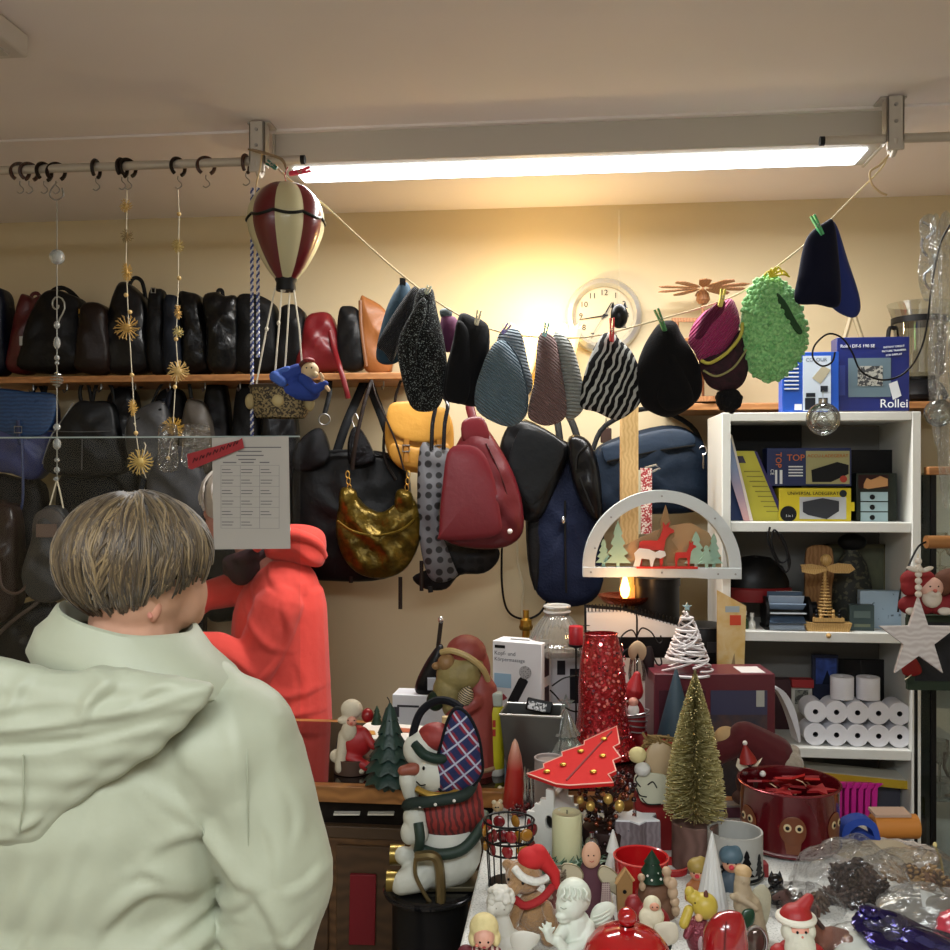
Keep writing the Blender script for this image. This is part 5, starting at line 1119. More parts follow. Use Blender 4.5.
# neck and head
gs = [ell(54,64,70).t(*A(138,570,6)), cap(A(135,600,4), A(128,665,4), 42, 46, 18), ell(28,36,36).t(*A(170,598,30)), ell(20,20,18).t(*A(172,618,44)), ell(10,12,9).t(*A(176,592,72))]
head = t.add('head', join(gs), SKIN, remesh=3, smit=6)
t.add('ear', join([ell(7,8,18).r('Y', 10).t(*A(166,600,-30)), ]), M('c98f78', .5), head); t.add('ear_rim', tube(sm([A(163,612,-36), A(160,599,-38), A(163,587,-37), A(170,584,-34), A(173,592,-30)], 5, False), 2.6, 8), M('c08070', .5), head)
hc = (A(133,557).x, 4, A(133,557).z)
def hem(ph):
    fr = -math.sin(ph); rt = math.cos(ph)      # fr>0 : towards the viewer
    b_ = 148 if rt < 0 else 148-38*rt**1.3
    return b_ if fr > -.1 else max(75, b_+50*fr)
hcols = ('43361f', '52422a', '382b1a', '604f34', '7a6746')
hs = hair_shell(t, hc, (70,73,62), None, hem, 4200, hcols, seed=11, rr=1.35)
sc_ = [ell(70,72,62,32,20)]
scal = ell(68,71,60,32,20); scal.f = [q for q in scal.f if sum(scal.v[i].z for i in q)/len(q) > -14 or sum(scal.v[i].x for i in q)/len(q) < -30 and sum(scal.v[i].z for i in q)/len(q) > -40]; scal.m = [0]*len(scal.f)
hr = t.add('hair', scal.t(*hc), M('342818', .75), head)
for g, c_ in zip(hs, hcols): t.add('hair_strands', g, M(c_, .5, sheen=.2), hr, ang=180)
# hands resting on the counter in front, trousers and shoes
finger_hand(t, 'hand', A(170,1005,235), (-.5,1,.05), (1,.5,0), 90, SKIN); finger_hand(t, 'hand', A(30,1005,235), (.5,1,.05), (1,-.5,0), 90, SKIN)
tr = M('2a3038', .7)
t.add('trousers', join([ell(128,84,90).t(*A(88,1140,0)), cap(A(150,1180,0), A(150,1450,0), 76, 56, 18), cap(A(150,1450,0), A(152,1690,0), 56, 44, 18), cap(A(26,1180,0), A(26,1450,0), 76, 56, 18), cap(A(26,1450,0), A(24,1690,0), 56, 44, 18)]), tr, remesh=6, smit=4)
for x in (152, 24): t.add('shoe', join([ell(42,110,34).t(*A(x,1706,50)), ell(38,46,40).t(*A(x,1700,0))]), BLACK, remesh=5, smit=3)
t.o.location.z = max(0.0, t.o.location.z); 

# ---- shopkeeper in red
hd = M('e2463c', .85, bump=.35, bs=40, sheen=.15, var=.05, vs=8)
t = Thing('person', 'person in a coral red hoodie and dark scarf working behind the counter', 'person', 278, 960, 3.16)
A = t.a
gs = [cap(A(288,606,0), A(288,735,0), 39, 45, 20), ell(46,42,62).t(*A(278,628,0)), ell(50,44,62).t(*A(281,688,0)), ell(48,42,34).t(*A(282,728,0)), ell(34,44,34).t(*A(285,590,0)),
      cap(A(286,602,-32), A(262,662,-40), 24, 21, 16), cap(A(262,662,-40), A(232,640,-52), 21, 17, 16), cap(A(232,640,-52), A(198,634,-58), 17, 12.5, 16),
      cap(A(262,588,26), A(236,590,24), 24, 20, 16), cap(A(236,590,24), A(206,596,0), 19, 15, 16), cap(A(206,596,0), A(192,612,-20), 14, 11, 16),
      ]
body = t.add('hoodie', join(gs), hd, remesh=1.8, smit=7)
cloth(body, t, [([(250,600),(262,622),(280,640),(292,645)], 4, 2.2), ([(292,600),(296,625),(286,650),(270,668)], 4, 3), ([(240,640),(252,652),(268,668)], 3.5, 2), ([(225,632),(236,645),(250,660)], 3.5, 2), ([(268,676),(292,690),(324,684)], 4, 2), ([(262,690),(288,706),(324,706)], 4, 2), ([(300,650),(308,680),(300,716)], 5, 2), ([(270,560),(280,580),(300,592)], 4, 2), ([(255,580),(262,600),(258,620)], 4, 2)], 0, .08, 4, 1.2)
t.add('hem_band', lathe([(46,0), (49,2), (49,14), (47,17)], 32).s(1, .86, 1).t(*A(281,738,0)), hd, body)
hg = puff(t.o2([(262,540),(272,528),(292,524),(312,526),(324,534),(326,552),(322,566),(308,566),(285,562),(262,556)]), 32, 8, 5, wr=2, e=.5)
hood = t.add('hood', hg, hd, body, remesh=2, smit=4); t.add('hood_roll', tube(sm([A(262,545,-30), A(280,534,-36), (A(300,532,-32)), A(318,542,-16), A(322,556,0)], 5, False), 6, 10), hd, body)
t.add('drawstring', tube(sm([A(292,520,-36), A(297,526,-38), A(296,534,-38)], 4, False), 1, 6), M('e8dcd8', .7), hood)
sk2 = M('c4887c', .55)
head = t.add('head', join([ell(26,28,34).t(*A(236,508,0)), ell(16,20,18).t(*A(222,524,0)), ell(6,5,6).t(*A(209,514,0)), cap(A(246,530,0), A(262,562,0), 17, 22, 14)]), sk2, remesh=1.8, smit=4)
whs = ('d8cfc8', 'e8e0da', 'beb4ac')
whc = (A(234,500).x, 0, A(234,500).z)
hr = t.add('hair', ell(31,32,33,28,18).t(whc[0]+1, 0, whc[2]+2), M('d2c8c0', .7, bump=.4, bs=80), head)
for g, c_ in zip(hair_shell(t, whc, (32,33,34), None, lambda ph: 105, 500, whs, seed=4, rr=1.1), whs): t.add('hair_strands', g, M(c_, .6), hr, ang=180)
for yy in (-9, 9): t.add('eye', ell(1.5,2,1.5).t(*A(211,506,yy)), EYEB, head)
t.add('mouth', ell(1.2,5,1).t(*A(207,528,0)), M('9a4a44'), head)
t.add('scarf', join([tube([(20*math.cos(a), 24*math.sin(a), 0) for a in [k*.35 for k in range(18)]], 8, 10, True).r('Y', -18).t(*A(250,556,0)), tube([(17*math.cos(a), 22*math.sin(a), 0) for a in [k*.35 for k in range(18)]], 8, 10, True).r('Y', -10).t(*A(248,566,0)), puff(t.o2([(228,558),(252,556),(262,568),(252,582),(238,580)]), 8).t(0, -22, 0)]), M('3c1420', .8, pat=('soft', '16080e', 55), bump=.5), remesh=2, smit=2)
finger_hand(t, 'hand', A(196,634,-58), (-1,0,.25), (0,1,.2), 24, M('c89086', .5), .5); finger_hand(t, 'hand', A(192,612,-20), (-.7,-.5,-.4), (.3,-1,.2), 24, M('c89086', .5), .6)
tr2 = M('1c1c22', .7)
t.add('trousers', join([ell(46,40,34).t(*A(281,752,0)), cap(A(283,770,-18), A(283,945,-18), 26, 17, 14), cap(A(283,770,18), A(283,945,18), 26, 17, 14)]), tr2, remesh=2.5, smit=3)
for yy in (-18, 18): t.add('shoe', ell(34,14,11).t(*A(270,953,yy)), BLACK)
t.o.location.z = 0.0+(t.o.location.z-0.0)
t = Thing('pen', 'silver pen held out by the person in red', 'pen', 190, 622, 2.93); t.add('barrel', tube([(-6,-2,-2), (0,0,2), (8,4,8)], 1.2, 8), SILVER); t.add('tip', tube([(-6,-2,-2), (-9,-3,-4)], [1, .2], 8), BLACK)
# ============================================================= ON THE COUNTER
fg = Thing
def F0(name, label, cat, px, py, kind, **k):
    return Thing(name, label, cat, px, py, (CT if kind == 'c' else TB)(py), **k)
# big carved Santa, seen in profile looking left
t = F0('santa_figure', 'large carved wooden Santa with moss gold beard and dusty red hood facing left', 'figurine', 466, 772, 'c')
A = t.a; dr_ = M('8a3c36', .5, bump=.3, bs=60, var=.15, vs=20); bd_ = M('8a7d4e', .6, bump=.6, bs=50, var=.25, vs=30)
blob(t, 'robe', [('c',(480,692,0),(474,762,0),18,25), ('e',480,704,0,17,20,36), ('e',470,752,0,27,24,22), ('c',(474,698,-18),(452,712,-22),9,7)], dr_, 1.6)
blob(t, 'hood', [('e',466,654,3,21,21,19), ('e',476,672,6,15,17,26)], dr_, 1.6)
blob(t, 'beard', [('e',459,673,-6,23,19,19), ('e',449,688,-8,16,15,18), ('e',452,704,-8,10,10,12), ('e',468,664,-8,16,14,10)], bd_, 1.3, 2)
blob(t, 'face', [('e',447,660,-13,9,9,9), ('e',437,664,-10,5,5,4)], M('8a6a44', .5, bump=.3), 1); t.add('hood_trim', tube(sm(t.al([(442,650,-12), (452,647,-20), (468,652,-24), (482,664,-20), (488,678,-10)]), 5, False), 3, 8), M('b09a68', .5))
t.add('eye', ell(1.3,1.3,1).t(*A(445,655,-18)), EYEB); t.add('mitten', ell(9,8,10).t(*A(436,698,-12)), M('1a2a1c', .5)); t.add('pine_cone', lathe([(.5,-10),(6,-7),(8,0),(6,6),(1,10)], 10).r('Y', 20).t(*A(466,690,-26)), M('b8a888', .5, pat=('stripes', '28241c', 60, (0,60,0), 2)))
t.add('base', cyl(26, 5, 24), M('6a3a30', .5)); t.add('robe_trim', tube([(27*math.cos(k*.3), 24*math.sin(k*.3), 0) for k in range(21)], 3, 8, True).t(*A(470,764,0)), M('a88a68', .5))
# green tree candle
t = F0('tree_figure', 'dark green tiered Christmas tree candle on the counter edge', 'Christmas tree', 390, 787, 'c')
pr = [(12,0), (12,6)]; zz = 6
for k, r_ in enumerate((25, 24, 20, 16, 12, 8)): pr += [(r_, zz+1), (r_-1, zz+3), (r_*.55, zz+13)]; zz += 12
n = 48; v = []; f = []
for r_, z in pr+[(3,zz+2), (1,zz+6)]:
    for i in range(n): a = 2*math.pi*i/n; q = r_*(1+(.09*math.sin(a*9) if r_ > 5 else 0)); v.append((q*math.cos(a), q*math.sin(a), z+(-1.6*math.sin(a*9) if r_ > 7 else 0)))
L_ = len(pr)+2
for j in range(L_-1):
    for i in range(n): f.append((j*n+i, j*n+(i+1) % n, (j+1)*n+(i+1) % n, (j+1)*n+i))
f += [tuple(range(n-1,-1,-1)), tuple((L_-1)*n+i for i in range(n))]
t.add('branches', G(v, f), M('1f3a34', .45, bump=.4, bs=60), ang=60); t.add('wick', tube([(0,0,zz+5), (-1,0,zz+9), (-3,0,zz+12)], .5, 5), BLACK)
# white boxes etc
t = Thing('biscuit_box', 'flat white box with a biscuit picture behind the green tree candle', 'box', 385, 752, CT(752), rot=-14); t.add('carton', box(66, 58, 24).t(4, 0, -3), M('d8d4cc', .5), bevel=.5); t.add('picture', prism([(-10,-7),(4,-9),(10,4),(-4,9)], .4).r('X', 90).t(-14,-12,21.4), M('c08a40', .5)); t.add('picture', box(20, 14, .5).t(18, 6, 21.2), M('a85a3c', .5))
t = Thing('white_box', 'white carton lying behind the carved Santa', 'box', 425, 722, CT(722), rot=-8); t.add('carton', box(60, 30, 30), M('d4d6da', .5), bevel=.6); t.add('printed_stripe', box(22, .5, 2).t(-14, -15.3, 18), M('303038')); t.add('printed_stripe', box(6, .5, 10).t(-26, -15.3, 8), M('303038'))
t = Thing('dustpan', 'black folded umbrella-like case standing behind the carved Santa', 'case', 430, 692, CT(724)); t.o.location.z = .83+30*t.u
t.add('body', puff([(-12,0), (10,0), (14,40), (10,50), (-2,36), (-14,12)], 8), BL2); t.add('handle', tube([(8,0,46), (11,0,72)], 2.2, 8), M('2a2420', .4)); t.add('handle_tip', ell(3,3,4).t(11,0,74), SILVER); t.add('grey_tag', box(8, 2, 12).t(2, -9, 6), M('a8acb4'))
# seated santa figurine
t = F0('santa_figurine', 'seated white bearded Santa figurine with red coat beside the hoodie', 'figurine', 352, 768, 'c')
A = t.a; t.o.location = P(352, 768, 2.46); t.o.location.z = .832
blob(t, 'coat', [('e',356,738,0,17,12,16), ('c',(350,752,-6),(368,760,-10),6,5), ('c',(364,728,-4),(374,740,-10),5,4)], M('a01c20', .5), 1.3)
blob(t, 'beard', [('e',350,726,-8,8,6,10), ('c',(344,730,-6),(342,762,-8),5,6), ('e',338,752,-2,8,6,7), ('c',(340,760,-6),(362,764,-10),4,4)], M('c8bfa8', .7, bump=.5, bs=60), 1.1); blob(t, 'hat', [('e',352,706,-2,11,9,10), ('e',346,716,-5,8,7,4)], M('cfc6b0', .7, bump=.4, bs=50), 1.1)
t.add('face', ell(5,4,5).t(*A(353,716,-10)), PINK); t.add('nose', ell(1.5,1.5,1.5).t(*A(353,717,-14)), M('c06050')); eyes(t, ((350,714,-14), (356,714,-14)), .7)
t.add('ornament_ball', ell(6,6,7).t(*A(368,711,-6)), M('8e1018', .3)); t.add('mini_tree', lathe([(6,0), (3,6), (4.5,6), (2,12), (3,12), (.3,18)], 10).t(*A(377,720,-4)), M('1c3c28', .6)); t.add('boot', ell(5,5,14).t(*A(340,748,4)), M('2a2020', .5)); t.add('seat', cyl(18, 14, 20).t(0,2,0).t(0,0,0), M('4a3428', .6))
# yellow tube, metal bucket
t = F0('yellow_tube', 'upright yellow tube with grey cap next to the metal tin', 'tube', 496, 774, 'c'); t.add('tube_body', lathe([(8,6), (8.5,8), (8.5,62), (7,68)], 20), M('b8b020', .4)); t.add('cap', lathe([(8,0), (8.6,1), (8.6,6), (8,7)], 20), M('b8b8b0', .4)); t.add('printed_marks', join([box(3, .5, 7).t(-2, -8.6, 40+k*9) for k in range(2)]), M('a02018', .5)); t.add('neck', box(13, 12, 14).t(0, 0, 68), M('9aa29a', .4), bevel=2)
t = F0('metal_tin', 'square galvanised metal tin holding small black items', 'tin', 533, 776, 'c', rot=-10)
w0, w1, h = 23, 30, 66; n4 = lambda w, z: [(-w,-w*.8,z), (w,-w*.8,z), (w,w*.8,z), (-w,w*.8,z)]
v = n4(w0,0)+n4(w1,h)+n4(w1-1.6,h)+n4(w0-1.4,2); f = [(3,2,1,0)]+[(i,(i+1)%4,4+(i+1)%4,4+i) for i in range(4)]+[(4+i,4+(i+1)%4,8+(i+1)%4,8+i) for i in range(4)]+[(8+i,8+(i+1)%4,12+(i+1)%4,12+i) for i in range(4)]+[(12,13,14,15)]
t.add('tin_body', G(v, f), M('6a6a68', .32, .8, bump=.3, bs=12), ang=20); t.add('rim', tube([Vector(p) for p in n4(w1,h)], 1.3, 8, True), M('b0b0ac', .3, .9))
t2 = Thing('remote_control', 'small black and white device lying in the metal tin', 'device', 538, 712, t.d); t2.add('device_body', box(26, 10, 12).r('Y', 12).r('X', -20), BLACK, bevel=1.5); t2.add('label_patch', box(18, 1, 8).r('Y', 12).r('X', -20).t(-2, -5.8, 3), M('c8c8c8', .4, pat=('speck', '202020', 200, .5)))
# massager carton
t = Thing('massager_box', 'white carton picturing a black hand massager', 'box', 522, 724, CT(724), rot=-24)
t.add('carton', box(52, 28, 84).t(0, 0, 0), M('dcdcde', .45), bevel=.7); z0 = 0
def fr(g): return g.t(0, -14.4, 0)
t.add('lettering', fr(text_g('Kopf- und', 5.6, .1, 'LEFT').t(-24, 0, 72)), M('5a5a60'), smooth=False); t.add('lettering', fr(text_g('Körpermassage', 5.2, .1, 'LEFT').t(-24, 0, 66)), M('5a5a60'), smooth=False); t.add('label_bar', fr(box(11, .5, 3).t(-18, 0, 77)), BLACK)
t.add('picture', fr(prism([(-22,2),(-12,0),(12,46),(6,52),(2,48)], .6)), M('18181c', .3)); t.add('picture', fr(prism([(4,20),(12,26),(22,4),(14,2)], .4)), M('8a8a90')); t.add('picture', fr(cyl(6.5, .5, 20).r('X', 90).t(9, 0, 55)), M('a8a8aa', .4, pat=('dots', '505050', 180, .3))); t.add('picture', fr(box(18, .4, 14).t(-15, 0, 38)), M('8fb0c8'))
t.add('picture', fr(prism([(-22,26),(-14,32),(-10,28),(-20,22)], .4)), M('8a2c38'))
for z in (16, 50): t.add('side_picture', box(.5, 12, 24).t(26.3, 0, z), M('3a2028', .5))
t.add('side_bar', box(.5, 12, 3).t(26.3, 0, 78), BLACK); t.add('handle_slot', box(20, 3, .5).t(-2, 0, 84), M('3c3c40'))
# glass lamp shade on carton
t = Thing('white_box', 'tall white carton with black pictures carrying the glass lamp shade', 'box', 562, 722, CT(716)); t.add('carton', box(58, 26, 72), M('c9c9cc', .5), bevel=.6); t.add('picture', box(11, .5, 34).t(12, -13.3, 22), M('202024')); t.add('picture', box(8, .5, 14).t(-2, -13.3, 50), M('202024')); t.add('grey_edge', box(8, .6, 70).t(-16, -13.3, 0), M('8a8a8c'))
zt_ = t.o.location.z+72*t.u
t = Thing('glass_lamp_shade', 'ribbed clear glass lamp shade with a double rim on top', 'lamp shade', 557, 650, 2.97); t.o.location.z = zt_+.002
n = 96; pp = sm([(29,0), (30,5), (28,14), (22,26), (15,35), (12.5,38), (12.5,41)], 4, False); v = []; f = []
for p in pp:
    for i in range(n): a = 2*math.pi*i/n; q = p.x*(1+.022*math.sin(a*32)); v.append((q*math.cos(a), q*math.sin(a), p.y))
for j in range(len(pp)-1):
    for i in range(n): f.append((j*n+i, j*n+(i+1)%n, (j+1)*n+(i+1)%n, (j+1)*n+i))
t.add('shade', G(v, f), clear('ribbed_glass', 'e6e4dc', .22, .06, 0, 0, .18, 'd8d4c8'), ang=80)
for z in (42, 47): t.add('rim', tube([(12.5*math.cos(k*.2), 12.5*math.sin(k*.2), z) for k in range(31)], 1.5, 8, True), M('d0d0cc', .15, .3, coat=.5))
t.add('neck', cyl(11.5, 6, 30).t(0,0,41), clear('ribbed_glass'))
# candle on stand
t = F0('candle_stand', 'small red candle on a tall black iron stand beside the sequin vase', 'candle holder', 576, 742, 'c'); t.add('stem', tube([(0,0,0), (0,0,94)], .9, 8), BLKMET); t.add('foot', cyl(14, 2, 24), BLKMET); t.add('dish', lathe([(3,94), (8,96), (8.4,98), (7.5,97)], 20), M('303034', .3, .6)); t.add('candle', lathe([(7,98), (7.2,99), (7.2,115), (6.6,116)], 20), M('a8222c', .4)); 
for s_ in (-1, 1): t.add('scroll', tube(sm([(0,0,30*1), (s_*10,0,34), (s_*20,0,46), (s_*26,0,52)], 5, False), .8, 6), BLKMET); t.add('scroll', tube(sm([(0,0,66), (s_*12,0,64), (s_*24,0,56)], 5, False), .8, 6), BLKMET)
# red sequin vase
t = F0('sequin_vase', 'tall red sequin covered flared vase-like stand', 'vase', 603, 757, 'c')
sq = M('9c0c14', .22, .55, bump=1.0, bs=190, coat=.5, pat=('speck', 'd8303a', 150, .6))
n = 40; pp = sm([(13.5,0), (33,1), (33,10), (27,28), (24,50), (24,70), (21,100), (16.5,122), (17.5,123.5)], 3, False); v = []; f = []
for p in pp:
    for i in range(n): a = 2*math.pi*i/n; q = p.x*(1+.05*math.sin(a*5+p.y*.02)*(1-p.y/130)); v.append((q*math.cos(a), q*math.sin(a)*.8, p.y))
for j in range(len(pp)-1):
    for i in range(n): f.append((j*n+i, j*n+(i+1)%n, (j+1)*n+(i+1)%n, (j+1)*n+i))
t.add('sequin_cloth', G(v, f).r('Y', -1), sq, ang=60)
rnd = random.Random(9); spk = []
for _ in range(260):
    z = rnd.uniform(3, 120); a = rnd.uniform(-2.7, -.4); r0 = [p.x for p in pp if p.y <= z][-1]; spk.append(cyl(1.5, .4, 8).r('X', 90+rnd.uniform(-35, 35)).r('Z', math.degrees(a)+90+rnd.uniform(-20, 20)).t((r0+.6)*math.cos(a), (r0+.6)*math.sin(a)*.8, z))
ob = t.add('sequins', join(spk), M('ff9aa0', .05, .9)); ob['kind'] = 'stuff'
# spiral calendar
t = Thing('spiral_calendar', 'white blank spiral bound calendar standing behind the sequin vase', 'calendar', 636, 733, CT(733), rot=0)
t.add('page', prism([(-48,0), (46,0), (46,106), (-10,121), (-48,124)], 1).r('X', -6), M('e2e4e4', .6)); t.add('back_board', prism([(-50,0), (48,0), (48,108), (-10,124), (-50,127)], 1.5).r('X', -6).t(0, 3, 0), BLACK); t.add('easel', prism([(-40,0), (40,0), (40,95), (-40,95)], 1.2).r('X', 4).t(0, 13, 0), BLACK)
cl = []
for k in range(26): q = k/25; cl.append(ring(3.6, .55, 10, 5).r('Z', 80).t(-46+90*q, 12, 123.5-15*max(0, q-.4)/.6 if q > .4 else 123.5))
t.add('wire_spiral', join(cl), BLKMET, ang=80); t.add('wire_spiral', join([ring(3, .5, 10, 5).r('Z', 0).r('Y', 0).r('X', 80).t(-49, 3, 30+k*5.5) for k in range(15)]), BLKMET)
t.add('clock_hand', tube([(-2,-3,60),(-2,-3,86)], .5, 5), BLACK, label='thin black pointer')
# jewellery stand with scrolls
t = F0('scroll_holder', 'black wire stand with curled arms before the calendar', 'stand', 637, 744, 'c')
t.add('stem', tube([(0,0,0), (0,0,125), (-1,0,135)], [1,1,.4], 8), BLKMET); t.add('foot', cyl(12, 2, 20), BLKMET)
for s_, z in ((-1,106), (1,108), (-1,88), (1,86)): t.add('scroll', tube(sm([(0,0,z), (s_*5,0,z+8), (s_*14,-2,z+4), (s_*20,-3,z-6), (s_*24,-3,z-5), (s_*23,-3,z+1)], 5, False), .8, 6), BLKMET)
t.add('bow', puff([(-8,98), (0,104), (8,98), (9,88), (3,84), (0,94), (-4,84), (-9,90)], 3).t(0,-3,0), M('b09878', .6)); t.add('dark_ribbon', puff([(4,92), (14,98), (17,78), (12,62), (8,76)], 3).t(0,-2,0), M('241a1c', .6)); t.add('glass_cup', lathe([(8,62), (9,70), (7,84), (6,86)], 20, False), GLASS)
t = F0('santa_figurine', 'Santa figurine in red with silver wire bands before the puzzle box', 'figurine', 634, 752, 'c')
blob(t, 'body', [('e',634,720,0,12,10,22), ('c',(640,735,0),(646,755,0),8,8)], M('7c1016', .5), 1.2); blob(t, 'hat', [('c',(634,690,0),(637,675,0),10,4), ('e',632,694,0,11,9,7)], M('98141a', .5), 1.1); t.add('face', ell(5,4,5).t(*t.a(632,700,-8)), PINK)
t.add('wire_band', join([tube([(15*math.cos(k*.3)*(1-.06*j), 12*math.sin(k*.3), 40-j*4+2*math.cos(k*.3+j)) for k in range(21)], .7, 5, True) for j in range(5)]), M('b8b8b8', .3, .8)); blob(t, 'beard', [('e',632,708,-8,6,4,7)], WHITE, 1)
t.add('card', prism([(-14,18),(-8,22),(4,-4),(-2,-8)], 1).t(-4,-12,0), M('8c8c8c', .3, .5))
# white wicker cone
t = Thing('wicker_tree', 'white wicker cone tree standing on the dark red puzzle box', 'Christmas tree', 687, 672, CT(752)+.03)
rnd = random.Random(2); gs = []
for k in range(30):
    z0_, a0 = rnd.uniform(0, 50), rnd.uniform(0, 6.28); pts = []
    sl = rnd.uniform(-1.0, 1.2)
    for q in range(12):
        a = a0+q*.32; z = min(60, max(0, z0_+q*3*sl)); r_ = 25*(1-z/66)+1.2+rnd.uniform(-.5,.5); pts.append((r_*math.cos(a), r_*math.sin(a), z))
    gs.append(tube(pts, 1.1, 5))
for z in (0, 14, 28, 42, 54): r_ = 25*(1-z/66)+1; gs.append(tube([(r_*math.cos(k*.3), r_*math.sin(k*.3), z) for k in range(21)], 1.5, 6, True))
t.add('wickerwork', join(gs), M('cfcaca', .6)); t.add('star', prism(starpoly(5, 2), 1.5).t(0, 0, 65), M('a0c0c8', .3))
# puzzle box
t = Thing('puzzle_box', 'large dark red puzzle carton with a night town picture', 'box', 712, 752, CT(752)); t.add('carton', box(120, 50, 80).t(0, 15, 0), M('5c1c28', .4, coat=.2), bevel=.7); t.add('picture', box(56, .6, 56).t(24, -10.4, 6), M('30303e', .4, pat=('soft', '5a4038', 26))); t.add('picture', box(56, .6, 24).t(24, -10.6, 40), M('3a3a54', .4)); t.add('label_patch', box(8, .6, 16).t(45, -11, 48), M('a8a8a0', .5)); t.add('picture', box(46, .6, 60).t(-32, -10.4, 4), M('401420', .4)); t.add('top_print', box(24, 30, .5).t(40, 10, 80), M('c8c4c0'))
# teal cone
t = F0('cone_tree', 'smooth dark teal cone tree before the puzzle box', 'Christmas tree', 676, 760, 'c'); t.add('cone', lathe([(24,0), (24.5,1.5), (1.5,90), (.4,91)], 40), M('1e3440', .6, bump=.2)); 
# black coffee machine & canister, copper lamp, pole
t = Thing('coffee_grinder', 'black cylindrical grinder with steel column behind the wicker tree', 'appliance', 701, 722, CT(722), u=2.6/950)
t.add('base', cyl(26, 6, 30), BLACK); t.add('steel_column', cyl(17, 62, 28).t(4, 0, 6), M('77787a', .25, .9)); t.add('head', lathe([(27,68), (28,70), (28,108), (26,112), (10,114)], 36), BLACK); t.add('label_patch', box(16, .6, 12).t(8, -28.4, 84), M('2c2c30', .4)); t.add('spout', box(8, 10, 10).t(22, -14, 56), BLACK, bevel=1); t.add('lid_rim', tube([(27.6*math.cos(k*.2), 27.6*math.sin(k*.2), 111) for k in range(31)], .7, 6, True), M('606060', .3, .8))
t.text('lettering', 'thermos', 4.5, M('b0b0b0'), 680, 612+6, -28.6) if False else None
t = Thing('black_canister', 'black cylinder canister under the wooden light arch', 'canister', 657, 722, CT(722)); t.add('canister_body', cyl(22, 137, 36), M('0e0e10', .4)); t.add('lid', cyl(23, 8, 36).t(0,0,137), M('141416', .35)); ztop = t.o.location.z+150*t.u
t = Thing('candle_lamp', 'copper candle lamp with glowing flame at the foot of the wooden pole', 'lamp', 625, 606, 2.96)
t.add('copper_dish', lathe([(6,0), (20,3), (26,8), (27,11), (25,10), (8,5)], 32), M('a0482c', .25, .9)); t.add('flame_bulb', lathe([(2,8), (4,11), (5,17), (3,25), (.6,34)], 18), M('fff0c0', .3, emit=14, ecol='ffb050'))
t.add('stand', lathe([(8,-118), (8,-114), (2,-110), (2,0), (6,2)], 20), BLKMET); t.o.location.z += 0
light('candle_light', 'POINT', P(627, 588, 2.76), .8, (1, .5, .2), .02)
t = Thing('wooden_pole', 'square pale wooden pole rising from the counter behind the light arch', 'pole', 629, 718, 3.02); t.add('pole_body', box(16, 16, 315), M('cfae78', .5, pat=('wood', 'bd9a62', 25, (0,0,0)))); t.add('top_cap', box(17.5, 17.5, 4).t(0,0,315), M('cfae78', .5), bevel=1)
# schwibbogen
t = Thing('light_arch', 'white wooden half-round arch with green trees and red deer', 'Christmas arch', 661, 568, 2.86, rot=-4)
W_ = M('c9d2d4', .5, bump=.1); r0, r1 = 78, 66
def arc(r, x): return (r*math.cos(R(x)), r*math.sin(R(x))*1.0)
out = []
v = []; f = []; n = 40
for i in range(n+1):
    a = 180*i/n
    for r_ in (r0, r1):
        x, z = arc(r_, a); 
        for y in (-6, 6): v.append((x, y, z))
for i in range(n):
    b = i*4; c = b+4
    f += [(b, b+2, c+2, c), (b+1, c+1, c+3, b+3), (b, c, c+1, b+1), (b+2, b+3, c+3, c+2)]
f += [(0,1,3,2), (n*4, n*4+2, n*4+3, n*4+1)]
t.add('arch', G(v, f), W_, ang=30); t.add('base_bar', join([prism([(-78,-9),(-45,-9),(-45,-9),(-20,-8),(0,-9),(30,-9),(45,-10),(60,-10),(78,-10),(78,1),(-78,1)], 13)]), W_, bevel=.4)
t.add('screws', join([cyl(1, .6, 8).r('X', 90).t(x, -6.4, z) for x, z in ((-70,-4),(0,-4),(55,-5),(72,-5),(0,72),(-50,51),(52,50),(-66,20))]), STEEL)
def xtree(x, h, w, th=2): 
    p = [(-1.5,0), (-1.5,4)]; L_ = 4
    for k in range(L_): p += [(-w*(1-k/(L_+.6)), 4+h*.86*k/L_), (-w*(1-k/(L_+.6))*.45, 4+h*.86*(k+.75)/L_)]
    p += [(0,h)]; return prism([(a+x, b) for a, b in p+[(-a_, b_) for a_, b_ in reversed(p[:-1])]], th)
gt = M('9cc0ac', .5)
for x, h, w, y in ((-43,46,13,-3), (-57,28,8,0), (34,36,12,-3), (52,34,9,0), (44,22,8,-5)): t.add('tree', xtree(x, h, w).t(0, y, 1), gt)
t.add('tree', xtree(5, 62, 16).t(0, 4, 1), M('9a7c50', .5), label='plain wooden tree')
hill = [(-70,0)]+[(-70+q*14, 14+10*math.sin(q*.7)) for q in range(11)]+[(70,0)]
t.add('hill', prism([(-60,0),(-50,12),(-30,24),(-5,36),(12,42),(30,44),(48,34),(60,10),(60,0)], 1.5).t(0, 5, 1), M('b8966a', .5))
dm = M('c0281c', .5)
def deer(x, s_, mat, flip=1):
    p = [(-10,0),(-8.5,0),(-8,8),(-6,12),(4,12),(5,0),(6.5,0),(8,14),(9,20),(12,24),(15,25),(15,27),(11,29),(12,33),(9,30),(7,33),(7,28),(5,22),(3,19),(-7,19),(-10,18),(-11,12)]
    return prism([(a*s_*flip+x, b*s_) for a, b in p], 2.5)
t.add('deer', deer(-8, 1.35, dm).t(0, -3, 2), dm); t.add('deer', deer(22, .8, dm).t(0, -3, 1), dm); t.add('deer', prism([(-28,1),(-26,8),(-27,14),(-22,19),(-12,18),(-6,15),(-2,17),(3,16),(4,12),(-1,9),(-6,10),(-8,6),(-9,1),(-11,1),(-12,8),(-20,9),(-22,1)], 2.5).t(0,-6,1), M('d4d8d8', .5), label='white grazing deer')
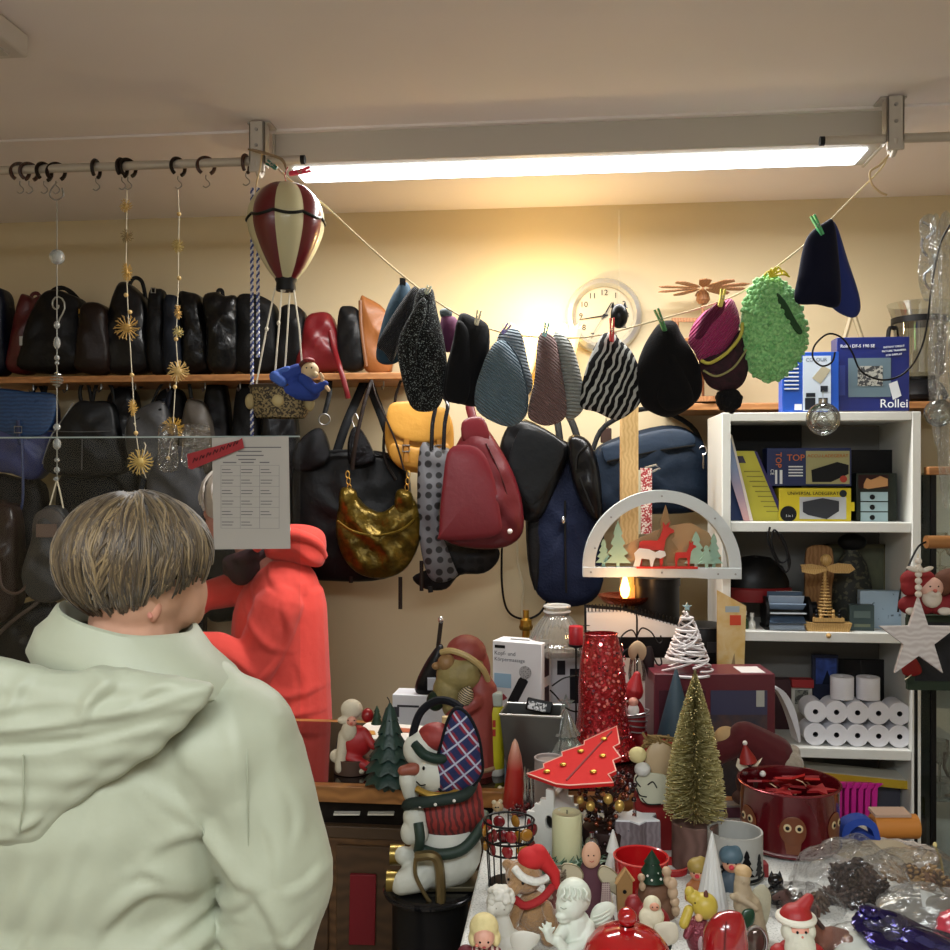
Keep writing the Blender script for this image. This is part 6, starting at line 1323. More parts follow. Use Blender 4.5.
t.add('ground_strip', box(60, 10, 2).t(5, -3, 0), dm)
# card leaning in front of the shelf unit
t = Thing('greeting_card', 'cream card with a red square leaning before the shelf unit', 'card', 730, 728, 2.86); t.add('card_body', prism([(-13,0),(12,0),(16,122),(-13,138)], 2), M('d8b468', .5, pat=('soft', 'e4d2a4', 20))); t.add('picture', box(11, .6, 10).t(5, -1.4, 103), M('d04828')); t.add('picture', box(14, .6, 6).t(2, -1.4, 116), M('a8b8c0')); t.add('picture', prism([(-4,20),(8,20),(4,75),(0,60)], .5).t(0,-1.4,0), M('98805c'))
# ============================================================= SNOWMAN ON BLACK STOOL
t = Thing('stool', 'round black pedestal stool carrying the snowman', 'stool', 430, 886, 1.93)
t.o.location.z = 0; zs = 1.6-(884-475)/F*1.93; H_ = zs/t.u
t.add('seat', lathe([(44,H_-9), (46,H_-7), (46,H_-2), (44,H_)], 40), M('0e0e10', .2, coat=.5)); t.add('drum', lathe([(38,0), (38,H_-9)], 36), M('101012', .35)); t.add('rim', tube([(46*math.cos(k*.2), 46*math.sin(k*.2), H_-4) for k in range(31)], 1.2, 6, True), M('2c2c30', .2, .6))
t = Thing('snowman_figure', 'big white snowman figure in red knit jacket and plaid ear muff holding a sled', 'snowman', 440, 884, 1.93); t.o.location.z = zs+.001
A = t.a; sn = M('c9cbc0', .55, bump=.15, bs=60); grn = M('1c3028', .5)
blob(t, 'body', [('e',446,850,0,36,28,38), ('e',440,862,-6,30,24,24), ('c',(420,868,-20),(404,872,-26),16,12), ('e',434,770,-4,24,22,24), ('e',421,748,-6,18,16,18), ('c',(418,860,-4),(404,850,-14),11,9)], sn, 1.8)
blob(t, 'arm', [('c',(412,790,-14),(409,776,-16),8,9), ('e',408,774,-16,8,7,9)], sn, 1.3); blob(t, 'arm', [('c',(416,810,-20),(420,826,-24),12,10), ('e',411,824,-24,9,8,12)], sn, 1.3)
jm = M('8a2a26', .7, bump=.2, pat=('stripes', '541c1c', 26, (0,8,0), 3, .6))
blob(t, 'jacket', [('e',446,812,0,38,30,24), ('e',444,796,0,30,26,20), ('c',(470,790,0),(476,826,-4),12,10)], jm, 1.6)
t.add('jacket_hem', tube(sm(t.al([(418,838,-26), (440,842,-32), (464,838,-28), (482,822,-12), (484,818,8)]), 5, False), 5.5, 10), M('22362c', .6)); t.add('cuff', tube(sm(t.al([(420,812,-30), (422,826,-34), (420,840,-28)]), 4, False), 5, 10), M('22362c', .6))
t.add('collar', tube(sm(t.al([(408,800,-18), (414,794,-28), (440,790,-32), (466,786,-26), (474,778,-6)]), 5, False), 5.5, 10), M('26322e', .6))
for x,y,yy in ((410,800,-25),(422,795,-34),(437,792,-38),(455,789,-36),(468,784,-27)): t.add('collar_dot', ell(1.6,1.2,1.6).t(*A(x,y,yy)), WHITE)
t.add('gold_scarf', tube(sm(t.al([(418,782,-22), (432,786,-28), (452,786,-26), (462,780,-16)]), 5, False), 3.5, 8), M('b8964a', .3, .7))
blob(t, 'carrot_nose', [('c',(416,764,-16),(404,765,-20),7,5)], M('8a4a38', .5), 1.1); t.add('eye', ell(1.4,1,2).t(*A(425,761,-25)), EYEB); t.add('mouth', tube(sm(t.al([(418,774,-25), (422,777,-27), (427,776,-28)]), 4, False), .7, 6), EYEB)
blob(t, 'hat', [('e',436,736,-4,19,17,14)], M('8e302c', .6, bump=.2), 1.2); t.add('hat_brim', tube(sm(t.al([(416,740,-16), (426,748,-25), (442,752,-25), (454,748,-16)]), 5, False), 5, 10), grn); t.add('bobble', cyl(4, 6, 14).t(*A(446,722,-4)), M('c0a878', .5))
mo = [(440,782),(437,762),(443,737),(449,716),(457,704),(468,711),(477,729),(481,750),(481,768),(470,781),(455,788)]
t.add('ear_muff', puff(t.o2(mo), 9, c=t.o2([(460,748)])[0]).t(0, -20, 0), M('1a2450', .85, pat=('plaid', '7c1c30', 11, '1c2c5c', 'a8b0c4', 38), bump=.3, bs=200)); t.add('ear_muff_rim', tube(sm(t.al(mo, -20), 5), 2.2, 8, True), M('0d0f16', .8))
t.add('headband', tube(sm(t.al([(462,706,-12), (450,700,-8), (436,701,-2), (422,711,0), (415,726,-4), (412,744,-10)]), 5, False), 4, 8), M('0d0f16', .8))
br = M('7a6a48', .3, .7)
t.add('sled_runner', tube(sm(t.al([(418,842,-38), (434,840,-40), (440,848,-40), (442,870,-40), (442,888,-38)]), 5, False), 5, 8), br); t.add('sled_runner', tube(sm(t.al([(418,844,-36), (418,860,-38), (428,880,-38), (434,888,-38)]), 5, False), 2, 8), br)
t.add('boot_sole', join([cyl(10, 14, 20).r('Y', 90).t(*A(389,871,-24))]), M('8f7a40', .3, .8)); t.add('boot_sole', join([cyl(10, 14, 20).r('Y', 90).t(*A(391,852,-8))]), M('8f7a40', .3, .8)); t.add('sled_base', box(70, 40, 5).t(8, 0, 0), M('4a4430', .4, .5), bevel=1)
solo('red_folder', 'dark red plastic folder fixed to the counter front left of the stool', 'folder', 362, 944, D(362, 2.295), box(26, 5, 70).r('Y', 1), M('7c1220', .5), bevel=.6)

# ============================================================= FIGURINES AND DECORATIONS ON THE TABLE
def FG(name, label, cat, px, py, d=None, **k):
    """stands on the table cloth : distance follows from the foot point"""
    return Thing(name, label, cat, px, py, d or TB(py), **k)
# red cone candle + little ornaments
t = FG('cone_candle', 'pointed red and white cone candle near the left table corner', 'candle', 515, 806); t.add('wax', lathe([(12,0), (12.5,3), (10,25), (6.5,50), (3,63), (.6,67)], 28), M('a8241e', .35, pat=('grad', 'd8a890', .125, .035), bump=.3, bs=60, coat=.3)); t.add('drips', join([tube([(11*math.cos(a),11*math.sin(a),6), (8.5*math.cos(a),8.5*math.sin(a),26+6*math.sin(a*5))], [1.4,.6], 6) for a in [k*.9 for k in range(7)]]), M('c86a58', .4))
for i, (x, y, s_, lb) in enumerate(((505,800,1,'small cream bear-head bauble left of the cone candle'), (498,812,.8,'tiny cream and red bauble at the very corner of the cloth'))):
    t = FG('bear_bauble', lb, 'ornament', x, y, TB(y)); t.add('ball', ell(7*s_,7*s_,6.5*s_).t(0,0,6.5*s_), M('c8b08a', .4)); t.add('ear', ell(2.4,2,2.4).t(-5*s_,0,12*s_), CREAM); t.add('ear', ell(2.4,2,2.4).t(3*s_,0,13*s_), CREAM)
    for ex in (-3, 0): t.add('eye', ell(.8,.8,.8).t(ex*s_, -6.6*s_, 8*s_), EYEB)
t = FG('red_tinsel_ornament', 'dark red glossy ornaments heap behind the jewelled bowl', 'ornament', 523, 816); rnd = random.Random(4)
t.add('berries', join([ell(2.6,2.6,2.6,10,8).t(rnd.uniform(-14,14), rnd.uniform(-8,8), rnd.uniform(2,9)) for _ in range(34)]), M('5a0c14', .2, coat=.5)); t.add('twig', tube(sm([(-20,0,3), (-6,-4,8), (8,2,6), (22,0,10)], 4, False), .8, 6), BRN)
t = FG('silver_candle_holder', 'slim silver ornaments standing right of the cone candle', 'ornament', 531, 812); 
for k in range(5): t.add('icicle', lathe([(2.2,0), (1.4,8), (2.4,14), (1,24), (2,34), (.3,46-k*4)], 10).t(-6+k*3.2, (k%2)*5, 0), M('b8b8b8', .15, .9))
# grey pillar
t = FG('pillar_candle', 'grey round pillar candle behind the white house', 'candle', 549, 834); t.add('wax', lathe([(14,0), (14.5,1), (14.5,74), (13,76), (12,74)], 30), M('857b76', .6)); t.add('rim', tube([(14*math.cos(k*.25), 14*math.sin(k*.25), 76) for k in range(25)], 1.2, 6, True), M('9a908c', .5))
# clear glass tree
t = Thing('glass_tree', 'clear ribbed glass fir tree with a star on top', 'Christmas tree', 566, 780, CT(782)); pr = [(10,0), (7,3), (3,6), (3,12)]; zz = 12
for r_ in (26, 20, 14): pr += [(r_,zz), (r_*.8,zz+4), (r_*.35,zz+18)]; zz += 17
pr += [(1,zz+8)]
n = 60; v = []; f = []
for r_, z in pr:
    for i in range(n): a = 2*math.pi*i/n; q = r_*(1+.08*math.sin(a*12)); v.append((q*math.cos(a), q*math.sin(a), z))
for j in range(len(pr)-1):
    for i in range(n): f.append((j*n+i, j*n+(i+1)%n, (j+1)*n+(i+1)%n, (j+1)*n+i))
t.add('glass_body', G(v, f), clear('tree_glass', 'dfe8e4', .25, .04, 0, 0, .12, 'd8e0dc'), ang=60); t.add('star', prism(starpoly(9, 4), 2).t(0, 0, zz+14), clear('tree_glass'))
# berry bush with flat red tree on top
t = FG('berry_arrangement', 'dark glittering berry and pine cone arrangement under the red felt tree', 'decoration', 606, 858); rnd = random.Random(12)
t.add('pot', lathe([(18,0), (22,2), (24,30), (23,32)], 24), M('2c1a16', .6))
gs = []
for k in range(80):
    a, z = rnd.uniform(0, 6.28), rnd.uniform(20, 78); r_ = rnd.uniform(.5, 1)*28*(1-abs(z-50)/60); gs.append(tube([(r_*.3*math.cos(a), r_*.3*math.sin(a), z-6), (r_*math.cos(a), r_*math.sin(a), z+rnd.uniform(-4,6))], [1.6, .5], 5))
t.add('twigs', join(gs), M('38241c', .5, bump=.5))
for nm, c_, n_, rr, ro in (('copper_beads', '7a3a20', 60, 2.4, .2), ('silver_beads', '9a96a0', 45, 1.6, .15), ('dark_beads', '2c1418', 60, 2.6, .15)):
    ob = t.add(nm, join([ell(rr,rr,rr,8,6).t(*(lambda a, z, q: (q*math.cos(a), q*math.sin(a), z))(rnd.uniform(0,6.28), rnd.uniform(14,82), rnd.uniform(14,29))) for _ in range(n_)]), M(c_, ro, .6, coat=.4)); ob['kind'] = 'stuff'
for x, y, r_ in ((587,796,4.5), (604,789,4.6), (615,796,5), (595,775,3.4), (577,790,3.5)): t.add('gold_bauble', ell(r_,r_,r_*1.15).t(*t.a(x, y, -29)), M('b89a50', .3, .5))
t = FG('felt_tree', 'flat bright red tree shaped felt decoration with gold bells lying tilted', 'decoration', 590, 770, 2.0); 
tp = [(-30,0),(-12,3),(-12,10),(-40,8),(-16,24),(-16,30),(-36,30),(-12,48),(-12,54),(-26,54),(0,84),(26,54),(12,54),(12,48),(36,30),(16,30),(16,24),(40,8),(12,10),(12,3),(30,0)]
tp = [(a*.95, b) for a, b in [(-6,-6),(-40,4),(-30,14),(-34,20),(-24,34),(-28,40),(-14,54),(-17,60),(0,88),(17,60),(14,54),(28,40),(24,34),(34,20),(30,14),(40,4),(6,-6)]]
def lay(g): return g.s(1.25,1,1.35).t(0,0,-50).r('X', -77).r('Y', -5).r('Z', -34).t(0, 6, 10)
rf = M('c20c0c', .85, bump=.15)
t.add('felt_body', lay(prism(tp, 4)), rf, bevel=.6); t.add('edge_stitching', lay(tube([Vector((a, -2.2, b)) for a, b in tp], .6, 5, True)), M('e8b0a0', .7)); t.add('centre_fold', lay(tube([(0,-2.4,0), (0,-2.4,78)], .9, 6)), M('7c0e12', .6))
for x, z in ((-14,20), (16,14), (-10,42), (12,38), (0,64), (-22,8)): t.add('bell', lay(ell(3,1.6,2.2).t(x,-3.4,z)), GOLD)
# white house
t = FG('ceramic_house', 'white ceramic stepped gable house tealight holder', 'house ornament', 563, 856, rot=-24)
hm = M('d4d6d0', .5, bump=.15, bs=120)
st = [(-22,0),(22,0),(22,38),(17,38),(17,46),(12,46),(12,54),(6,54),(6,72),(-2,72),(-2,62),(-8,62),(-8,56),(-14,56),(-14,48),(-22,48)]
def holed(poly, th, cx, cz, rx, rz):   # gable with a round window : outline bridged to the hole
    o = poly; h = [(cx+rx*math.cos(R(a)), cz+rz*math.sin(R(a))) for a in range(90, -270, -20)]
    return prism(o[:9]+[(2,72)]+[h[0]]+h[1:]+[h[0]]+[(1.99,72)]+o[9:], th)
t.add('gable', holed(st, 5, 1, 40, 4, 7).t(-8,-20,0), hm, ang=20); t.add('gable', prism(st, 5).t(-8, 20, 0), hm)
t.add('side_wall', join([box(4, 36, 38).t(-28,0,0)]), hm); t.add('side_wall', box(4, 36, 38).t(12,0,0), hm)
t.add('roof', prism([(14,36),(-8,64),(-11,62),(11,34)], 38).t(0,0,0), hm); t.add('roof', prism([(-32,44),(-8,64),(-5,62),(-29,42)], 38), hm); t.add('tealight', cyl(7, 6, 20).t(-8, 0, 0), SILVER)
# wreath + candle
t = FG('wreath', 'green and white frosted wreath round the cream candle', 'wreath', 563, 866); rnd = random.Random(6); gs = [tube([(33*math.cos(k*.25), 26*math.sin(k*.25), 7) for k in range(25)], 6, 8, True)]; g2 = []; g3 = []
for k in range(260):
    a = rnd.uniform(0, 6.28); b = rnd.uniform(0, 3.14); q = 6; c0 = Vector(((33+q*math.cos(b))*math.cos(a), (26+q*math.cos(b))*math.sin(a), 7+q*math.sin(b))); d_ = Vector((rnd.gauss(0,1), rnd.gauss(0,1), rnd.uniform(.1,1.3))).normalized()*rnd.uniform(5,11)
    (gs, g2, g3)[k % 3].append(tube([c0, c0+d_*.6, c0+d_], [.9,.7,.2], 4))
t.add('foliage', join(gs), M('3e5c44', .6)); t.add('frosted_needles', join(g2), M('a8bca4', .6)); t.add('pale_needles', join(g3), M('6e8c74', .6))
t = FG('pillar_candle', 'cream pillar candle in the middle of the green wreath', 'candle', 567, 866, TB(868)); t.add('wax', lathe([(14,0), (15,2), (15,52), (14,54), (11,53.5), (9,52)], 32), M('cfcfa4', .45, coat=.1)); t.add('wick', tube([(0,0,52), (0,0,56)], .5, 5), BLACK)
solo('silver_bauble', 'small silver ball bauble between candle and star candle', 'ornament', 592, 852, TB(872), ell(7,7,8).t(0,0,8)+cyl(2.5,4,12).t(0,0,15.5), M('a8a8aa', .12, .95))
t = FG('small_white_tree', 'little white snowy tree behind the wooden angel doll', 'Christmas tree', 613, 880); t.add('tree_body', lathe([(8,0), (9,2), (5,14), (8,15), (4,28), (7,29), (1,50)], 14), M('d8dad4', .5))
# wire jewelled bowl
t = FG('jewelled_bowl', 'black wire bowl set with red and amber glass stones', 'bowl', 509, 886)
rg = lambda r_, z, w_=1.2: tube([(r_*math.cos(k*.2), r_*.9*math.sin(k*.2), z) for k in range(31)], w_, 6, True)
t.add('ring', rg(25, 66), BLKMET); t.add('ring', rg(24, 48), BLKMET); t.add('ring', rg(22, 36), BLKMET); t.add('base', lathe([(18,0), (21,1), (21,4), (18,5)], 30), BLKMET)
t.add('wires', join([tube([(20*math.cos(a), 18*math.sin(a), 3), (22*math.cos(a), 20*math.sin(a), 36), (25*math.cos(a), 22.5*math.sin(a), 66)], .7, 5) for a in [k*math.pi/8 for k in range(16)]]), BLKMET)
for k in range(9):
    a = k*2*math.pi/9; c_ = ('8a1420', '9a6a20', '6a1018')[k % 3]
    for z, r_ in ((57, 24.5), (42, 23)): t.add('glass_stone', ell(6.2,2.4,6.2).r('Z', math.degrees(a)+90).t(r_*math.cos(a+z*.01), r_*.9*math.sin(a+z*.01), z), M(c_, .12, coat=.6))
# teddy
t = FG('teddy_bear', 'light brown teddy bear with Santa hat and red scarf', 'teddy bear', 535, 938)
A = t.a; fur = M('a07c54', .9, bump=1, bs=160, sheen=.5, var=.12, vs=40)
blob(t, 'body', [('e',533,912,0,17,15,22), ('e',516,930,-12,9,10,8), ('e',548,932,-12,9,10,8)], fur, 1.5); blob(t, 'head', [('e',524,876,0,19,17,17), ('e',513,883,-12,8,8,7), ('e',509,866,2,6,4,6)], fur, 1.4)
t.add('nose', ell(2.2,1.8,1.8).t(*A(508,884,-19)), BRN); eyes(t, ((522,876,-17),), 1.5); eyes(t, ((508,873,-15),), 1.4)
blob(t, 'arm', [('c',(518,902,-12),(510,918,-18),6,6)], fur, 1.2); blob(t, 'arm', [('c',(546,902,-10),(552,920,-14),6,6)], fur, 1.2)
blob(t, 'hat', [('e',532,858,0,15,14,11), ('c',(538,854,0),(554,872,-2),10,6), ('c',(554,872,-2),(556,884,-4),6,4)], M('b81c20', .8, bump=.3), 1.3); t.add('hat_trim', tube(sm(t.al([(514,864,-10), (522,870,-17), (535,874,-18), (546,874,-10)]), 5, False), 4, 10), M('dcdcd4', .95, bump=1, bs=100))
t.add('scarf', tube(sm(t.al([(514,894,-10), (524,898,-17), (540,892,-16), (552,884,-6)]), 5, False), 4, 8), M('a01c20', .8)); t.add('ear', ell(5,3.5,5).t(*A(507,864,0)), fur)
t = FG('woven_cone', 'red and silver woven cone between the teddy and the angel doll', 'decoration', 556, 926); t.add('cone', lathe([(16,0), (15,8), (11,40), (8,54)], 24), M('7a4a44', .5, pat=('speck', 'c8beb0', 120, .52), bump=.6, bs=150)); t.add('wound_wire', join([tube([((11-.25*j)*math.cos(k*.3), (11-.25*j)*math.sin(k*.3), 42+j*3+.6*math.sin(k)) for k in range(21)], 1, 5, True) for j in range(6)]), M('8a8070', .4, .5))
# wooden angel doll
t = FG('angel_doll', 'wooden angel doll with pink oval face, cream wings and burgundy dress', 'angel figure', 591, 925, u=1.78/950)
t.add('dress', lathe([(24,0), (23,4), (14,38), (10,55), (8,60)], 28).s(1,.6,1), M('4a2430', .7, bump=.2)); t.add('dress_side_panel', prism([(6,4),(20,2),(16,44),(9,44)], 2).t(0,-13,0).r('X',-3), M('a89890', .7, pat=('dots', '5a2a38', 300, .3, 0))); t.add('dress_side_panel', prism([(-18,10),(-10,14),(-8,42),(-12,42)], 2).t(0,-12,0), M('a89890', .7, pat=('dots', '5a2a38', 300, .3, 0)))
t.add('head', ell(9,4,12.5).t(-1,-9,70), M('c79c80', .5)); t.add('mouth', tube([(-3,-13,66),(-1,-13.3,65),(1,-13,66)], .4, 5), M('b05a48')); 
for ex in (-4, 1): t.add('eye', ell(.7,.5,.7).t(ex,-13,71), EYEB)
wm_ = M('b4ac90', .5)
for o_ in ([(6,50),(10,58),(20,54),(30,42),(32,32),(26,30),(14,38)], [(-8,50),(-14,58),(-26,60),(-28,52),(-22,44),(-12,42)]):
    w_ = t.add('wing', prism(sm([Vector(p) for p in o_], 4), 3).t(0,-4,0), wm_, bevel=.4); t.add('wing_edge', tube([Vector((p.x, -5.8, p.y)) for p in sm([Vector(q) for q in o_], 4)], .6, 5, True), M('7c7458'), w_)
t.add('leg', tube([(16,-2,40), (20,-3,20), (18,-4,0)], 1.2, 6), CREAM, label='thin cream cord')
# cherub
t = FG('cherub_statue', 'white plaster cherub with folded arms and one raised hand', 'angel figure', 574, 990, 1.52)
A = t.a
blob(t, 'statue_body', [('e',574,896,0,17.5,17,18), ('e',570,903,-5,15,13,14), ('e',560,903,-13,3,3,3), ('e',561,910,-12,7,5,4), ('e',563,915,-9,7,6,4), ('c',(576,922,0),(577,970,0),14,19), ('e',574,984,-4,26,22,14), ('c',(587,925,-4),(584,938,-14),8,7), ('c',(584,938,-14),(564,942,-20),7,6), ('c',(564,942,-20),(556,930,-20),6,4.5), ('c',(564,926,-6),(556,932,-14),7,6),
    ('c',(556,934,-16),(548,928,-20),5,4), ('c',(548,928,-20),(545,920,-22),4.5,4), ('c',(544,920,-22),(541,913,-23),1.6,1.2), ('c',(546,919,-22),(545,911,-23),1.6,1.2), ('c',(548,919,-22),(549,912,-23),1.6,1.2), ('c',(543,922,-20),(538,918,-20),1.6,1.3), ('c',(549,922,-21),(553,917,-22),1.7,1.3)], PLASTER, 1.1, 3)
gs = [tube(sm(t.al([(562+k*5,882-1.5*math.sin(k),-12-3*math.sin(k*.8)), (563+k*5.5,886,-17), (560+k*6,890,-17), (564+k*6,894,-15)]), 4, False), 1.5, 8) for k in range(5)]
t.add('hair_curls', join(gs), PLASTER, remesh=.8, smit=2); t.add('eye', tube(sm(t.al([(559,900,-15.5), (562,901.5,-16.5), (565,900.5,-17)]), 3, False), .6, 6), M('9aa292', .5))
t.add('wing', puff(t.o2([(592,918),(598,909),(610,906),(617,912),(612,924),(602,932),(592,930)]), 4, e=.6).t(0, 10, 0), PLASTER)
t.add('wing_feathers', join([tube(sm(t.al([(594,920+k*4,6), (602,917+k*4,5), (611,912+k*4,6)]), 4, False), 1.1, 6) for k in range(3)]), PLASTER)
# small angel heads bottom left
t = FG('angel_bust', 'white bisque angel bust with wing behind the blonde doll', 'angel figure', 512, 962); A = t.a
blob(t, 'bust', [('e',500,902,0,14,13,14), ('c',(502,916,0),(504,932,0),7,11), ('e',506,944,0,20,14,16), ('e',492,905,-8,6,6,7)], M('c9c7bc', .5), 1.3, 3); rnd = random.Random(8)
t.add('hair_curls', join([ell(3.4,3,3,8,6).t(*A(500+13*math.cos(a)*math.sin(b), 900-13*math.cos(b), -13*math.sin(a)*math.sin(b))) for a, b in [(rnd.uniform(-.6,3.7), rnd.uniform(0,1.5)) for _ in range(45)]]), M('c9c7bc', .5), remesh=1.1, smit=1)
t.add('wing', puff(t.o2([(510,930),(520,925),(536,928),(539,934),(530,944),(522,950),(512,944)]), 3.5).t(0,-12,0), M('cfccc0', .5)); eyes(t, ((496,903,-12), (504,904,-12)), .9, M('8a8478'))
t = FG('blonde_doll', 'blonde porcelain doll head with striped dress at the bottom edge', 'doll', 487, 1000, 1.46); A = t.a
blob(t, 'hair', [('e',484,928,2,15,14,14), ('e',473,938,0,5,8,8), ('e',496,938,0,5,8,8)], M('cfc08a', .7, bump=.4, bs=90), 1.2); t.add('face', ell(10.5,9,10.5).t(*A(484,934,-7)), M('cf9a84', .45)); eyes(t, ((480,935,-15), (488,935,-15)), 1.2)
t.add('mouth', ell(2,1,.8).t(*A(484,940,-15.5)), M('9a2c34')); t.add('cheek', ell(2,1,2).t(*A(477,939,-12.8)), M('c8705c')); blob(t, 'dress', [('e',488,972,0,22,18,28), ('c',(476,952,-4),(466,962,-8),8,7)], M('c8b8a8', .7, pat=('stripes', '6a2430', 40, (0,0,0), 1)), 1.5); t.add('sleeve', ell(9,8,9).t(*A(466,952,-4)), M('5c1a26', .6))
# red cookie dome
t = FG('cookie_jar', 'glossy red ceramic round jar lid with ball knob in the foreground', 'jar', 627, 1022, 1.42); A = t.a
t.add('jar', lathe([(38,0), (44,6), (47,40), (46,52)], 48), RGLOSS); t.add('lid', lathe([(47,52), (48,55), (46,64), (40,78), (31,88), (20,93), (8,95), (7,97)], 56, False), M('9c0e14', .1, coat=1)); t.add('knob', ell(10,10,9.5).t(0,0,105), M('9c0e14', .08, coat=1)); t.add('groove', tube([(46.3*math.cos(k*.15), 46.3*math.sin(k*.15), 62) for k in range(42)], 1, 6, True), M('5a060c', .2))
# red mugs
def pot(label, x, y, d, r_, h, name='red_mug'):
    t = FG(name, label, 'mug', x, y, d); t.add('mug_body', lathe([(r_*.7,0), (r_*.8,2), (r_,h), (r_-.2,h+1), (r_-2,h), (r_*.75,4), (.1,4)], 36, False), M('a81418', .2, coat=.5)); t.add('rim', tube([(r_*math.cos(k*.2), r_*math.sin(k*.2), h) for k in range(31)], .9, 6, True), M('c85048', .3)); return t
pot('big red enamel mug behind the small Santa', 641, 926, 1.78, 27, 70); pot('smaller red mug right of the big one', 672, 918, 1.92, 16, 54)
t = FG('wooden_house_ornament', 'small brown wooden bird house leaning in front of the big red mug', 'ornament', 625, 926, 1.66); t.add('house_body', prism([(-7,0),(6,0),(7,48),(0,58),(-9,46)], 8), M('8a6a40', .5)); t.add('roof', tube([(-10,-4,44),(0,-4,59),(8,-4,47)], 1.6, 6), M('b08c5c', .5)); t.add('hole', cyl(2, .6, 12).r('X', 90).t(-1,-4,36), BLACK)
# star candle
t = FG('star_candle', 'grey wooden star shaped block with white wax top and a wick', 'candle', 636, 862); t.add('block', prism(starpoly(26, 17, 6, 30), 44).r('X', 90).t(0,0,22).s(1,.8,1), M('7d7478', .6, pat=('wood', '685f62', 30, (0,0,0)))); t.add('wax_top', prism(starpoly(25, 16, 6, 30), 2).r('X', 90).t(0,0,44.5).s(1,.8,1), M('d8dcde', .5)); t.add('wick', tube([(0,0,45), (0,0,52)], .6, 5), BLACK)
# big wooden angel behind gold tree
t = FG('wooden_angel', 'tall wooden angel with tan disc face, cream outlined wings and red dress', 'angel figure', 656, 868, 2.04); A = t.a
t.add('dress', prism(t.o2([(636,868),(674,868),(672,800),(664,775),(640,775),(634,800)]), 14), M('8a1a1c', .5), bevel=1); t.add('face', ell(15,5,18).t(*A(658,756,-10)), M('ab9674', .5)); t.add('hood', ell(18,7,21).t(*A(660,756,-5)), M('9a241f', .5))
t.add('wing', prism(sm([Vector(p) for p in t.o2([(636,770),(660,770),(674,782),(672,796),(652,800),(640,797),(636,790),(632,780)])], 4), 5).t(0,-12,0), M('b8b8a0', .5), bevel=.5); t.add('wing_line', join([tube(sm(t.al(q, -15), 4, False), .7, 5) for q in ([(636,770),(633,775),(638,782)], [(634,783),(637,790),(644,792)], [(639,793),(645,799),(658,799)], [(645,780),(650,777),(654,783)])]), M('2a2a28'))
t.add('wool_hair', join([tube(sm([A(640+random.uniform(0,34), 736+random.uniform(-6,10), -8+random.uniform(-5,8)) for _ in range(5)], 3, False), 1.4, 5) for _ in range(9)]), M('80683c', .8)); t.add('cream_rosette', ell(9,7,8).t(*A(636,752,-10)), M('d0c48c', .7, bump=.5)); t.add('white_ruffle', ell(8,7,7).t(*A(640,765,-14)), M('c8c8c0', .8, bump=.8, bs=60))
# gold bottle brush tree
t = FG('bottle_brush_tree', 'large gold tinsel bottle brush Christmas tree on a wooden block', 'Christmas tree', 695, 866); rnd = random.Random(21)
t.add('wooden_base', lathe([(22,0), (23,1), (23,44), (22,45)], 30), M('6a5048', .5, pat=('wood', '584038', 14, (0,0,0)))); t.add('stem', tube([(0,0,45), (0,0,196)], 1.5, 8), M('5a5230', .4))
gs = [[], [], []]
for k in range(7500):
    q = rnd.random()**.8; z = 48+q*142; r_ = max(1.5, 31*(1-((z-44)/152)**1.7)*rnd.uniform(.86, 1.04)); a = k*2.39996; d_ = Vector((math.cos(a)*r_, math.sin(a)*r_, r_*.1+rnd.uniform(-1,2)))
    b_ = Vector((0,0,z)); w_ = Vector((-math.sin(a), math.cos(a), 0))*.55; p1 = b_+d_*.3; p2 = b_+d_
    gs[k % 3].append(G([p1-w_, p1+w_, p2+w_*.8, p2-w_*.8, p1+Vector((0,0,.6)), p2+Vector((0,0,.5))], [(0,1,2,3), (0,4,5,3), (1,2,5,4)]))
for j, (nm, c_, me) in enumerate((('tinsel', 'b4a870', .25), ('tinsel', 'd0c690', .25), ('tinsel', '948850', .25))): t.add(nm, join(gs[j]), M(c_, .35, me), smooth=False)
ob = t.add('sparkle_tips', join([ell(.95,.95,.95,6,4).t(*(lambda z, a: (max(1.5, 31*(1-((z-44)/152)**1.7))*1.0*math.cos(a), max(1.5, 31*(1-((z-44)/152)**1.7))*math.sin(a), z))(rnd.uniform(48,190), rnd.uniform(0,6.28))) for _ in range(300)]), M('e0d4a0', .15, .9)); ob['kind'] = 'stuff'
# gnome lying
t = Thing('gnome', 'plush gnome with dark red velvet hat and grey fur lying behind the tin drum', 'gnome', 760, 800, 2.26); A = t.a
vel = M('4a060e', .9, sheen=.1, bump=.1)
blob(t, 'hat', [('c',(716,756,0),(745,738,0),10,14), ('c',(745,738,0),(772,756,0),17,22), ('c',(772,756,0),(778,778,0),22,16), ('c',(716,750,0),(714,772,0),8,6)], vel, 1.8); blob(t, 'fur', [('e',785,762,-8,16,14,14), ('c',(775,775,-14),(812,778,-6),10,6), ('e',792,752,-2,8,8,8)], M('9a9080', .95, bump=1, bs=90, sheen=.4), 1.4)
t.add('cream_bobble', ell(12,11,10).t(*A(728,738,6)), M('b09468', .8, bump=.6)); t.add('feet', join([ell(10,12,8).t(*A(750,796,0)), ell(10,12,8).t(*A(780,796,0))]), M('6e665c', .9, bump=1, bs=90))
t = Thing('santa_book_ornament', 'small figure in red cap holding a white book beside the gold tree', 'ornament', 746, 806, 2.16); A = t.a
